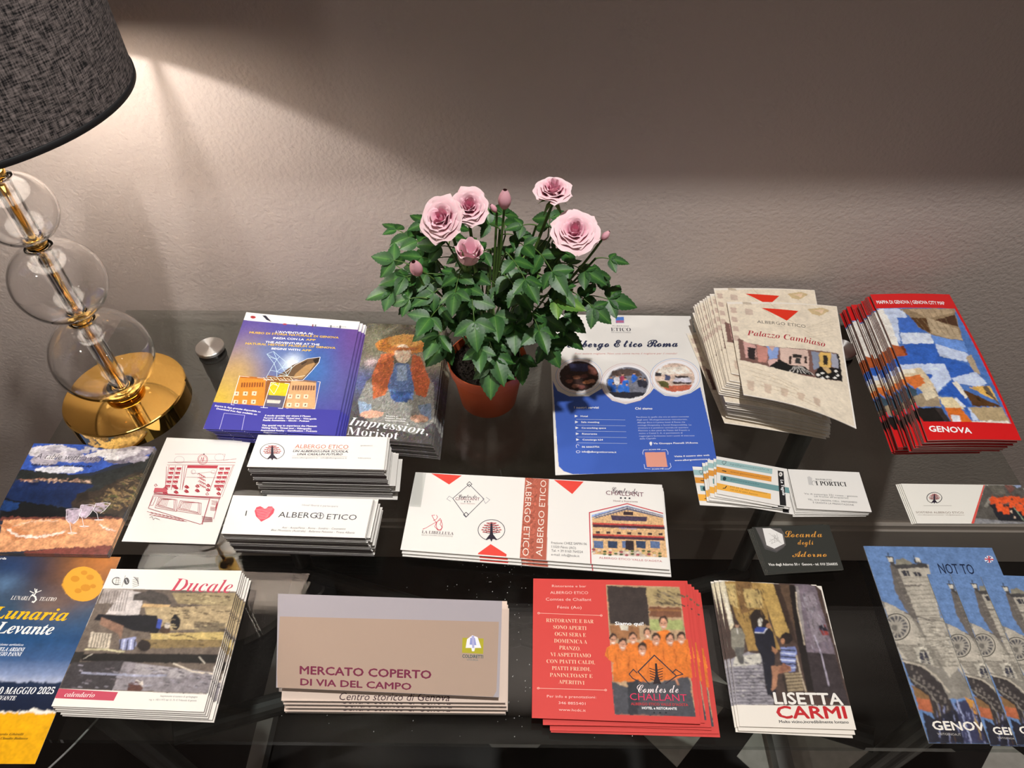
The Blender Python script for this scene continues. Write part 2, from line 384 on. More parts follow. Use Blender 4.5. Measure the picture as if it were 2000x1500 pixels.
def petal_mesh(R, layer, opening, seed):
    """a cupped petal; origin at the flower base, axis +z, facing +x"""
    r = random.Random(seed); nu, nv = 9, 9; V = []; C = []; F = []
    k = layer / 4.0                                   # 0 inner .. 1 outer
    H = R * (1.12 + 0.30 * (1 - k)); half = math.radians(62 - 14 * k)
    rb = R * (0.10 + 0.34 * k); rt = R * (0.20 + 0.66 * k * opening + 0.18 * k)
    curl = R * 0.26 * k * opening; ph = r.uniform(0, 6.28)
    for j in range(nv + 1):
        v = j / nv
        rad = rb * math.sin(min(1, v * 2.2) * math.pi / 2) + (rt - rb) * v ** 1.3 + curl * max(0, (v - 0.72) / 0.28) ** 1.6
        hh = H * (v ** 0.85) * (0.99 - 0.20 * k * opening) - curl * 0.5 * max(0, (v - 0.78) / 0.22) ** 2
        wv = math.sin(math.pi * min(0.5 + 0.0, v * 0.62 + 0.06)) if v < 0.9 else math.sin(math.pi * 0.5) * (1 - 0.30 * ((v - 0.9) / 0.1) ** 2)
        for i in range(nu + 1):
            u = -1 + 2 * i / nu; a = u * half * wv
            edge = 1 - 0.16 * v * u ** 4 - 0.03 * v * math.cos(3 * u + ph); rr = rad * (1 + 0.04 * math.sin(4 * u + ph) * v) + R * 0.10 * k * opening * v * abs(u) ** 3
            tip = 0.05 * R * k * opening * max(0, 1 - abs(u) * 3) * v ** 4
            V.append((rr * math.cos(a) + tip, rr * math.sin(a), hh * edge))
            deep = np.array(lin('#f2a4c0')); palec = np.array(lin('#f5c6d0')); rim = np.array(lin('#f7dcdc'))
            m = min(1, 0.15 + 0.75 * k + 0.25 * v); c = deep * (1 - m) + palec * m
            e = max(0, v - 0.82) / 0.18 * (0.35 + 0.5 * k); c = c * (1 - e) + rim * e
            C.append(c)
    n1 = nu + 1
    for j in range(nv):
        for i in range(nu): q = j * n1 + i; F.append((q, q + 1, q + n1 + 1, q + n1))
    return mesh('petal', V, F, M['petal'], np.array(C), smooth=True)
green = np.array(lin('#5d7d3c'))
def sepals(R, down):
    V = []; F = []
    v, f = lathe([(0.0001, -R * 0.35), (R * 0.16, -R * 0.32), (R * 0.22, -R * 0.12), (R * 0.16, 0.02 * R), (0.0001, 0.04 * R)], 12); V += v; F += f
    for s in range(5):
        a = 2 * math.pi * s / 5 + 0.3; o = len(V); ca, sa = math.cos(a), math.sin(a)
        for t, w in ((0, 0.12), (0.35, 0.15), (0.7, 0.08), (1.0, 0.01)):
            rr = R * (0.18 + (0.75 if down else 0.30) * t); z = R * ((-0.05 - 0.55 * t * t) if down else (1.05 * t - 0.02))
            for sg in (-1, 1): V.append((rr * ca - sg * w * R * sa, rr * sa + sg * w * R * ca, z))
        for q in range(3): F.append((o + q * 2, o + q * 2 + 1, o + q * 2 + 3, o + q * 2 + 2))
    return V, F
def orient(o, pos, axis):
    q = Vector(axis).normalized().to_track_quat('Z', 'Y'); o.rotation_mode = 'QUATERNION'; o.rotation_quaternion = q; o.location = pos
seed = 0
for kind, pos, R, op, ax in FLOWERS:
    A = Vector(ax).normalized(); basep = Vector(pos) - A * R * 0.75
    fo = link('flower', mesh('calyx', *sepals(R, op > 0.5), M['leaf'], np.tile(green, (len(sepals(R, True)[0]), 1)), smooth=True), plant)
    orient(fo, basep, ax)
    for layer, cnt in (((0, 3), (0.6, 3), (1.2, 4), (1.9, 5), (2.6, 5), (3.3, 5), (4, 6)) if kind == 'rose' else ((1.5, 3), (2.6, 4), (3.6, 5))):
        for c in range(cnt):
            seed += 1; pm = petal_mesh(R, layer + random.uniform(-0.25, 0.25) * (layer > 0), op * random.uniform(0.88, 1.12), seed)
            p = link('petal', pm, fo); p.rotation_euler = (0, 0, 2 * math.pi * (c + 0.77 * layer + random.uniform(-0.12, 0.12)) / cnt); p.location = (0, 0, -R * 0.10 * layer / 4)
    a0 = basep - A * R * 0.3; root = soil + Vector((random.uniform(-.015, .015), random.uniform(-.015, .015), 0))
    stem_piece(bez(root, Vector((a0.x * 0.55, a0.y * 0.5, 0.19)), a0, 12), [0.0028 - 0.0001 * i for i in range(12)], 8)
for pos, R, ax in BUDS:
    A = Vector(ax).normalized(); basep = Vector(pos) - A * R
    V, F = sepals(R * 1.25, False)
    fo = link('bud', mesh('calyx', V, F, M['leaf'], np.tile(green, (len(V), 1)), smooth=True), plant); orient(fo, basep, ax)
    for c in range(4):
        seed += 1; V = []; C = []; F = []
        for j in range(9):
            v = j / 8; rr = R * (math.sin(math.pi * (0.10 + 0.80 * v)) ** 0.75) * 0.95 * (1 - 0.35 * v); z = v * R * 2.7
            for i in range(8):
                a = math.radians(-70 + 20 * i) + v * 0.9; V.append((rr * math.cos(a) * (1 + 0.05 * i / 7), rr * math.sin(a) * (1 + 0.05 * i / 7), z)); C.append(np.array(lin('#e8a0b0')) * (1 - 0.5 * v) + np.array(lin('#f4ccd0')) * 0.5 * v)
        for j in range(8):
            for i in range(7): q = j * 8 + i; F.append((q, q + 1, q + 9, q + 8))
        p = link('petal', mesh('petal', V, F, M['petal'], np.array(C), smooth=True), fo); p.rotation_euler = (0, 0, c * math.pi / 2)
    a0 = basep - A * R * 0.4
    stem_piece(bez(Vector((a0.x * 0.55, a0.y * 0.6, 0.17)), Vector((a0.x * 0.85, a0.y, a0.z - 0.04)), a0, 8), [0.0017] * 4 + [0.0014] * 4, 6)
# canes and foliage
def frame_dir(az, el): return Vector((math.cos(az) * math.cos(el), math.sin(az) * math.cos(el), math.sin(el)))
for i in range(26):
    az = 2 * math.pi * i * 0.618 % (2 * math.pi); el = math.radians(40 + 42 * ((i * 7) % 26) / 26)
    reach = (0.105 if abs(math.cos(az)) > 0.5 else 0.075) + 0.03 * random.random()
    end = soil + Vector((math.cos(az) * math.cos(el) * reach * 1.15, math.sin(az) * math.cos(el) * reach, math.sin(el) * (reach + 0.045) + 0.024))
    ctrl = soil + Vector((end.x * 0.35, end.y * 0.35, end.z * 0.55 + 0.0))
    path = bez(soil + Vector((random.uniform(-.012, .012), random.uniform(-.012, .012), 0)), ctrl, end, 9)
    stem_piece(path, [0.0017 - 0.0001 * k for k in range(9)], 6)
    for t in ((8, 6) if i % 2 else (8, 5)):
        b_ = path[t]; a2 = az + random.uniform(-1.0, 1.0)
        compound(b_, frame_dir(a2, random.uniform(-0.25, 0.35)), random.uniform(0.024, 0.032), 5 if random.random() < 0.65 else 3, random.random() < 0.05)
# leaves under the blooms and the long side leaves the photograph shows
for p, d, s, n in ((W(-0.085, 0.62, 0.225), (-0.9, -0.1, 0.1), 0.026, 5), (W(-0.100, 0.615, 0.212), (-1, -0.1, 0.05), 0.026, 5), (W(-0.09, 0.63, 0.235), (-0.6, 0, 0.3), 0.020, 3),
                   (W(0.06, 0.62, 0.195), (1, -0.1, 0.1), 0.028, 5), (W(0.05, 0.64, 0.21), (0.9, -0.1, 0.2), 0.024, 3), (W(0.085, 0.625, 0.245), (0.9, -0.1, 0.1), 0.017, 3), (W(0.02, 0.65, 0.27), (-0.7, -0.2, 0.2), 0.018, 3),
                   (W(0.045, 0.655, 0.275), (0.6, -0.3, 0.1), 0.017, 3), (W(-0.02, 0.65, 0.265), (-0.5, -0.2, 0.5), 0.018, 3), (W(-0.02, 0.66, 0.25), (0.7, -0.3, 0.3), 0.020, 3), (W(-0.055, 0.62, 0.24), (-0.6, -0.5, -0.1), 0.018, 3),
                   (W(-0.03, 0.62, 0.20), (0.1, -0.8, 0.1), 0.026, 5), (W(-0.045, 0.625, 0.225), (-0.2, -0.7, 0.2), 0.023, 5), (W(-0.01, 0.625, 0.222), (0.3, -0.7, 0.1), 0.023, 5), (W(0.02, 0.625, 0.225), (0.5, -0.6, 0.1), 0.023, 5), (W(-0.03, 0.64, 0.245), (-0.3, -0.5, 0.3), 0.020, 3), (W(0.0, 0.645, 0.25), (0.2, -0.5, 0.3), 0.021, 3), (W(-0.065, 0.62, 0.215), (-0.7, -0.5, 0.1), 0.022, 5), (W(0.045, 0.63, 0.235), (0.7, -0.4, 0.1), 0.021, 5), (W(0.01, 0.61, 0.19), (0.3, -0.8, 0.0), 0.026, 5), (W(-0.07, 0.61, 0.18), (-0.4, -0.8, 0.0), 0.026, 5), (W(-0.03, 0.60, 0.168), (0.0, -0.8, -0.3), 0.030, 5),
                   (W(0.02, 0.61, 0.160), (0.5, -0.7, -0.3), 0.028, 3), (W(-0.07, 0.61, 0.158), (-0.5, -0.6, -0.2), 0.027, 3), (W(0.0, 0.605, 0.150), (0.1, -0.6, -0.5), 0.028, 3), (W(0.03, 0.63, 0.148), (0.9, -0.4, -0.2), 0.027, 3), (W(-0.08, 0.63, 0.155), (-0.8, -0.3, -0.2), 0.026, 3)):
    compound(p, d, s * 1.15, n); 
    q = Vector(p); stem_piece(bez(soil + Vector((q.x * 0.15, q.y * 0.15, 0.01)), Vector((q.x * 0.5, q.y * 0.5, q.z * 0.6)), q, 8), 0.0013, 6)
ppart('stem', mesh('stem', stemV, stemF, M['stem'], smooth=True))
# ------------------------------------------------------------------ printed matter: drawing engine
NOM = dict(museum=(168, 216), impr=(113, 212), flyer=(210, 297), tableview=(150, 155), sketch=(108, 150), stackA=(155, 48), stackB=(158, 50), challant=(300, 110),
           color=(85, 56), portici=(86, 57), locanda=(86, 57), sost=(150, 54), gen1=(141, 208), lisetta=(108, 148), red=(161, 145), mercato=(220, 96), ducale=(146, 146), lunaria=(164, 214), pal=(143, 205), map=(113, 268))
FLY_DISC = ((38.7, 167.4, 27.4, 29.5), (105.3, 153.9, 29.3, 30.9), (172.3, 163.8, 27.7, 28.7))
def mapped(s, base_u, base_l, dig=None):
    o = ''
    for ch in s:
        if 'A' <= ch <= 'Z': o += chr(base_u + ord(ch) - 65)
        elif 'a' <= ch <= 'z': o += chr(base_l + ord(ch) - 97)
        elif dig and '0' <= ch <= '9': o += chr(dig + ord(ch) - 48)
        else: o += ch
    return o
STY = dict(n=(None, -0.004, 0), b=(None, 0.016, 0), bb=(None, 0.020, 0), bw=(None, 0.018, 0), bn=(None, 0.020, 0), nn=(None, 0.006, 0), i=(None, -0.004, 0.25), bi=(None, 0.02, 0.25), il=(None, -0.010, 0.25),
           sb=('sb', 0.0, 0), srl=('sb', -0.010, 0), sil=('si', -0.006, 0), sbi=('si', 0.006, 0), sc=('sc', 0.0, 0), sd=('sc', 0.016, 0))
tcache = {}
def text_mesh(s, st):
    if (s, st) in tcache: return tcache[(s, st)]
    fam, off, shear = STY[st]; t = s; bold = 0
    if fam in (None, 'sc') and off > 0.01: bold = off * 1.3; off = 0.0
    if fam == 'sb': t = mapped(s, 0x1D400, 0x1D41A, 0x1D7CE)
    if fam == 'si': t = mapped(s, 0x1D468, 0x1D482, 0x1D7CE)
    if fam == 'sc': t = mapped(s, 0x1D4D0, 0x1D4EA)
    c = bpy.data.curves.new('lettering', 'FONT'); c.body = t; c.resolution_u = 2; c.offset = off; c.shear = shear
    o = bpy.data.objects.new('lettering', c); COL.objects.link(o)
    dg = bpy.context.evaluated_depsgraph_get()
    me = bpy.data.meshes.new_from_object(o.evaluated_get(dg))
    n = len(me.vertices); co = np.zeros(n * 3, dtype=np.float32); me.vertices.foreach_get('co', co); co = co.reshape(-1, 3)[:, :2].astype(float)
    faces = [tuple(p.vertices) for p in me.polygons]
    bpy.data.objects.remove(o); bpy.data.curves.remove(c); bpy.data.meshes.remove(me)
    if n == 0: co = np.zeros((1, 2)); faces = []
    x0, x1 = co[:, 0].min(), co[:, 0].max()
    if bold and faces:
        n = len(co); sh = [(0, 0), (bold, 0), (-bold, 0), (0, bold), (0, -bold)]
        faces = [tuple(i + n * q for i in f) for q in range(5) for f in faces]; co = np.concatenate([co + np.array(v) for v in sh])
    co[:, 0] = (co[:, 0] - x0) / max(x1 - x0, 1e-6); co[:, 1] /= 0.70
    tcache[(s, st)] = (co, faces); return tcache[(s, st)]
def place_text(s, st, p0, p1, ht):
    co, faces = text_mesh(s, st); p0 = np.array(p0, float); p1 = np.array(p1, float)
    d = p1 - p0; L = np.hypot(*d); e = d / max(L, 1e-6); n = np.array([-e[1], e[0]])
    return p0 + co[:, :1] * d + co[:, 1:2] * ht * n, faces
def strip(pts, w):
    """polyline of width w as quads"""
    out = []; pts = [np.array(p, float) for p in pts]
    for a, b in zip(pts[:-1], pts[1:]):
        d = b - a; L = np.hypot(*d)
        if L < 1e-6: continue
        e = d / L; n = np.array([-e[1], e[0]]) * w / 2; a2 = a - e * w * 0.3; b2 = b + e * w * 0.3
        out.append([a2 - n, b2 - n, b2 + n, a2 + n])
    return out
class Canvas:
    def __init__(s, w, h, res, bg):
        s.w, s.h, s.r = w, h, res; s.nx, s.ny = int(round(w / res)) + 1, int(round(h / res)) + 1
        s.X = np.linspace(0, w, s.nx)[None, :] * np.ones((s.ny, 1)); s.Y = np.linspace(0, h, s.ny)[:, None] * np.ones((1, s.nx))
        s.C = np.ones((s.ny, s.nx, 3)) * hexc(bg); s.T = np.zeros((s.ny, s.nx), bool)
    def poly(s, P, col, soft=True):
        P = np.asarray(P, float).reshape(-1, 2); r = s.w / (s.nx - 1)
        i0, i1 = max(0, int(P[:, 0].min() / r) - 1), min(s.nx, int(P[:, 0].max() / r) + 3)
        j0, j1 = max(0, int(P[:, 1].min() / r) - 1), min(s.ny, int(P[:, 1].max() / r) + 3)
        if i1 <= i0 or j1 <= j0: return
        m = np.zeros((j1 - j0, i1 - i0))
        for ox, oy in ((-.25, -.25), (.25, -.25), (-.25, .25), (.25, .25)):
            X = s.X[j0:j1, i0:i1] + ox * r; Y = s.Y[j0:j1, i0:i1] + oy * r; ins = np.zeros(X.shape, bool)
            for k in range(len(P)):
                x1, y1 = P[k]; x2, y2 = P[(k + 1) % len(P)]
                if y1 == y2: continue
                c = ((Y < y1) != (Y < y2)) & (X < (x2 - x1) * (Y - y1) / (y2 - y1) + x1); ins ^= c
            m += ins
        m = (m / 4)[..., None]; s.C[j0:j1, i0:i1] = s.C[j0:j1, i0:i1] * (1 - m) + col * m; s.T[j0:j1, i0:i1] |= m[..., 0] > 0
    def warp(s, cell, amp, seed=0, mask=None):
        g = np.random.default_rng(seed); r = s.w / (s.nx - 1); out = []
        for q in range(2):
            a = g.normal(size=(int(s.h / cell) + 3, int(s.w / cell) + 3)); fx = s.X / cell; fy = s.Y / cell; ix = fx.astype(int); iy = fy.astype(int); tx = fx - ix; ty = fy - iy
            tx = tx * tx * (3 - 2 * tx); ty = ty * ty * (3 - 2 * ty)
            out.append((a[iy, ix] * (1 - tx) * (1 - ty) + a[iy, ix + 1] * tx * (1 - ty) + a[iy + 1, ix] * (1 - tx) * ty + a[iy + 1, ix + 1] * tx * ty) * amp / r)
        j, i = np.mgrid[0:s.ny, 0:s.nx]; j2 = np.clip(np.rint(j + out[0]).astype(int), 0, s.ny - 1); i2 = np.clip(np.rint(i + out[1]).astype(int), 0, s.nx - 1)
        m = s.T & s.T[j2, i2]; s.C = np.where(m[..., None], s.C[j2, i2], s.C)
    def blur(s):
        c = s.C; k = c.copy(); k[1:-1, 1:-1] = (4 * c[1:-1, 1:-1] + 2 * (c[:-2, 1:-1] + c[2:, 1:-1] + c[1:-1, :-2] + c[1:-1, 2:]) + c[:-2, :-2] + c[2:, 2:] + c[:-2, 2:] + c[2:, :-2]) / 16
        m = s.T.copy(); m[1:-1, 1:-1] = s.T[:-2, 1:-1] & s.T[2:, 1:-1] & s.T[1:-1, :-2] & s.T[1:-1, 2:]; s.C = np.where(m[..., None], k, c)
    def noise(s, cell, amt, mask=None, sx=1.0, sy=1.0, seed=0):
        g = np.random.default_rng(seed); a = g.normal(size=(int(s.h / (cell * sy)) + 3, int(s.w / (cell * sx)) + 3))
        fx = s.X / (cell * sx); fy = s.Y / (cell * sy); ix = fx.astype(int); iy = fy.astype(int); tx = fx - ix; ty = fy - iy
        v = a[iy, ix] * (1 - tx) * (1 - ty) + a[iy, ix + 1] * tx * (1 - ty) + a[iy + 1, ix] * (1 - tx) * ty + a[iy + 1, ix + 1] * tx * ty
        v = np.clip(1 + amt * v, 0.2, 2.2)[..., None]
        if mask is not None: v = 1 + (v - 1) * mask[..., None]
        s.C = np.clip(s.C * v, 0, 0.95)
def pairs(a): return [(a[i] / 10.0, a[i + 1] / 10.0) for i in range(0, len(a), 2)]
def quad_map(K):
    """corner points (mm): TL TR BR BL -> local coordinates around the centroid"""
    K = np.array(K, float) / 1000.0; c = K.mean(0); return K - c, c
def surf(Kl, s, t, bend):
    s = np.asarray(s, float)[..., None]; t = np.asarray(t, float)[..., None]
    p = (1 - s) * t * Kl[0] + s * t * Kl[1] + s * (1 - t) * Kl[2] + (1 - s) * (1 - t) * Kl[3]
    z = np.zeros(p.shape[:-1]) if bend is None else bend(s[..., 0], t[..., 0])
    return np.concatenate([p, z[..., None]], -1)
def sheet_mesh(Kl, th, col, bend=None, edge='#d8d3cc', mat='matte', n=None, back=None, name='paper_sheet', under=None):
    n = n or (1 if bend is None else 28); g = np.linspace(0, 1, n + 1); S, T = np.meshgrid(g, g)
    top = surf(Kl, S.ravel(), T.ravel(), bend); top[:, 2] += th; bot = surf(Kl, S.ravel(), T.ravel(), bend)
    m = n + 1; V = [top, bot]; F = []
    for j in range(n):
        for i in range(n):
            a = j * m + i; F.append((a, a + 1, a + m + 1, a + m)); b = a + m * m; F.append((b, b + m, b + m + 1, b + 1))
    ring = [i for i in range(m)] + [j * m + n for j in range(1, m)] + [n * m + i for i in range(n - 1, -1, -1)] + [j * m for j in range(n - 1, 0, -1)]
    V.append(top[ring]); V.append(bot[ring]); k = 2 * m * m; q = len(ring)
    for i in range(q):
        j = (i + 1) % q; F.append((k + i, k + q + i, k + q + j, k + j))
    C = np.concatenate([np.tile(hexc(col), (m * m, 1)), np.tile(hexc(under or col), (m * m, 1)), np.tile(hexc(edge), (2 * q, 1))])
    return mesh(name, np.concatenate(V), F, M[mat], C)
def bake(key, Kl, bend, bg, res, mat, custom=None, wrap=False, lift=0.0):
    """returns (picture mesh or None, lettering mesh or None)"""
    w, h = NOM[key]; cv = Canvas(w, h, res, bg); polys = []; texts = []; allras = wrap; later = []
    if custom and custom[0]: custom[0](cv)
    for op in ART[key]:
        k = op[0]
        if k == 'h':
            ys = [v / 10 for v in op[2]]; cs = np.array([hexc(c) for c in op[1]]); o = np.argsort(ys); ys = np.array(ys)[o]; cs = cs[o]
            cv.C = np.stack([np.interp(cv.Y, ys, cs[:, q]) for q in range(3)], -1); cv.T[:] = True
        elif k == 'g':
            cx, cy, rx, ry = [v / 10 for v in op[3]]; a = op[2] * np.exp(-((cv.X - cx) / rx) ** 2 - ((cv.Y - cy) / ry) ** 2)[..., None]; cv.C = cv.C * (1 - a) + hexc(op[1]) * a
        elif k == 'p' and (bend is not None or key == 'flyer'): later.append(op)
        elif k == 'q' and key == 'flyer': later.append(op)
        elif k == 'q': cv.poly(pairs(op[2]), hexc(op[1]))
        elif k == 'm' or (k == 'l' and bend is not None and key != 'museum'):
            for s_ in strip(pairs(op[3]), max(op[2], res * 0.8)): cv.poly(s_, hexc(op[1]))
        elif k == 'z':
            q = [v / 10 for v in op[4]]; g = np.random.default_rng(op[3]); A = np.array(q[:8]).reshape(4, 2); d = np.array(q[8:])
            for _ in range(op[3]):
                u, v = g.random(2); p = (A[0] * (1 - u) + A[1] * u) * (1 - v) + (A[3] * (1 - u) + A[2] * u) * v
                for s_ in strip([p, p + d * g.uniform(0.5, 1.3)], max(op[2], res)): cv.poly(s_, hexc(op[1][g.integers(len(op[1]))]))
        elif k == 'p': polys.append((pairs(op[2]), hexc(op[1])))
        elif k == 'l':
            for s_ in strip(pairs(op[3]), op[2]): polys.append((s_, hexc(op[1])))
        elif k == 't':
            x0, y0, x1, y1, ht = [v / 10 for v in op[4:]]; texts.append((place_text(op[1], op[2], (x0, y0), (x1, y1), ht), hexc(op[3])))
        elif k == 'v':
            a, b = pairs(op[2]); d = op[3]
            if d == -1: a, b = b, a
            texts.append((place_text(op[1], 'n' if d != 2 else 'b', a, b, 7.2 if d != 2 else 3.4), hexc('#f6e6da' if d != 2 else '#ffffff')))
    if custom and custom[1]: custom[1](cv)
    for op in later: cv.poly(pairs(op[2]), hexc(op[1]))
    if key == 'flyer':
        disc = np.zeros(cv.T.shape, bool)
        for cx, cy, rx, ry in FLY_DISC: disc |= ((cv.X - cx) / rx) ** 2 + ((cv.Y - cy) / ry) ** 2 < 1
        keep = cv.T.copy(); cv.T = disc; photo(0.4, 0.16, 1.2)(cv); cv.T = keep
    pic = []
    V = []; F = []; C = []; nv = 0
    if cv.T.any() or allras:
        T = cv.T if not allras else np.ones_like(cv.T)
        cell = T[:-1, :-1] | T[1:, :-1] | T[:-1, 1:] | T[1:, 1:]
        used = np.zeros(T.shape, bool); jj, ii = np.nonzero(cell)
        for a, b in ((0, 0), (0, 1), (1, 0), (1, 1)): used[jj + a, ii + b] = True
        idx = -np.ones(T.shape, int); idx[used] = np.arange(used.sum())
        P = surf(Kl, cv.X[used] / w, cv.Y[used] / h, bend); P[:, 2] += lift + 0.00005
        Fq = np.stack([idx[jj, ii], idx[jj, ii + 1], idx[jj + 1, ii + 1], idx[jj + 1, ii]], 1)
        V.append(P); C.append(cv.C[used]); F += Fq.tolist(); nv += len(P)
    z = 0.00007
    for P, c in polys:
        P = np.array(P, float); P[:, 0] = np.clip(P[:, 0], 0.05, w - 0.05); P[:, 1] = np.clip(P[:, 1], 0.05, h - 0.05); tri = tessellate_polygon([[Vector((p[0], p[1], 0)) for p in P]])
        if not tri: continue
        Q = surf(Kl, P[:, 0] / w, P[:, 1] / h, bend); Q[:, 2] += lift + z; z += 0.0000012
        V.append(Q); C.append(np.tile(c, (len(Q), 1)))
        for t in tri:
            a, b, d = t; ar = (P[b][0] - P[a][0]) * (P[d][1] - P[a][1]) - (P[d][0] - P[a][0]) * (P[b][1] - P[a][1])
            F.append((a + nv, b + nv, d + nv) if ar > 0 else (a + nv, d + nv, b + nv))
        nv += len(Q)
    pm = mesh('printed_picture', np.concatenate(V), F, M[mat], np.concatenate(C)) if V else None
    V = []; F = []; C = []; nv = 0; z += 0.00003 if bend is None else 0.00018
    for (P, faces), c in texts:
        ok = (P[:, 0] > 0.1) & (P[:, 0] < w - 0.1) & (P[:, 1] > 0.1) & (P[:, 1] < h - 0.1)
        Q = surf(Kl, P[:, 0] / w, P[:, 1] / h, bend); Q[:, 2] += lift + z
        if len(P) % 5 == 0 and len(faces) % 5 == 0: Q[:, 2] += np.repeat(np.arange(5), len(P) // 5) * 0.000004
        V.append(Q); C.append(np.tile(c, (len(Q), 1)))
        for f in faces:
            if all(ok[i] for i in f): F.append(tuple(i + nv for i in f))
        nv += len(Q)
    tm = mesh('lettering', np.concatenate(V), F, M[mat], np.concatenate(C)) if F else None
    return pm, tm
def printed(name, label, cat, key, K, z, th, bg, bend=None, res=0.7, mat='matte', custom=None, wrap=False, edge='#d8d3cc', group=None, under=None):
    Kl, c = quad_map(K); root = empty(name, (c[0], c[1], z)); tag(root, label, cat, group)
    link('paper_sheet', sheet_mesh(Kl, th, bg, bend, edge, mat, under=under), root)
    pm, tm = bake(key, Kl, bend, bg, res, mat, custom, wrap, th)
    if pm: link('printed_picture', pm, root)
    if tm: link('lettering', tm, root)
    return root, Kl, c
def dup(root, loc, rz, label, group=None, letters=True):
    r = root.copy(); COL.objects.link(r); r.location = loc; r.rotation_euler = (0, 0, rz); r['label'] = label
    if group: r['group'] = group
    for ch in list(root.children):
        if not letters and ch.name.startswith('lettering'): continue
        o = ch.copy(); COL.objects.link(o); o.parent = r
    return r
def J(a): return random.uniform(-a, a)
def lerpK(A, B, f): return (np.array(A, float) * (1 - f) + np.array(B, float) * f).tolist()

# --- photographic grain and special surfaces
def grain(amt, cell=1.6, seed=1):
    def f(cv):
        m = cv.T.astype(float); cv.noise(cell, amt, m, seed=seed); cv.noise(cell * 3, amt * 0.7, m, seed=seed + 1)
    return f
def photo(w=0.5, amt=0.13, cell=1.3, seed=2):
    """makes flat painted areas read as a printed photograph: uneven outlines, texture and mottling"""
    def f(cv):
        cv.warp(3.2, w * 1.3, seed); cv.warp(1.5, w * 0.8, seed + 5); m = cv.T.astype(float)
        cv.noise(cell, amt, m, seed=seed); cv.noise(cell * 0.6, amt * 0.8, m, 1.6, 0.8, seed=seed + 3); cv.noise(cell * 4, amt * 1.1, m, seed=seed + 1); cv.blur()
    return f
def dabs(cv):
    g = np.random.default_rng(5); base = cv.C.copy(); r = cv.w / (cv.nx - 1)
    for _ in range(5200):
        x, y = g.uniform(1, cv.w - 1), g.uniform(1, cv.h - 1); c = base[min(cv.ny - 1, int(y / r)), min(cv.nx - 1, int(x / r))]
        c = np.clip(c * g.uniform(0.45, 1.9) + g.normal(0, 0.02, 3), 0.005, 0.9); a = g.normal(1.2, 0.7); L = g.uniform(1.5, 4.5); wd = g.uniform(0.35, 0.8)
        e = np.array([math.cos(a), math.sin(a)]); n = np.array([-e[1], e[0]]); p = np.array([x, y])
        cv.poly([p - e * L, p - n * wd, p + e * L, p + n * wd], c)
def bricks(cv):
    m = (cv.T & (cv.X > 118) & (cv.X < 150)).astype(float); cv.noise(1.3, 0.28, m, seed=3)
    m2 = ((cv.X > 195) & cv.T).astype(float); cv.noise(1.2, 0.18, m2, seed=4)
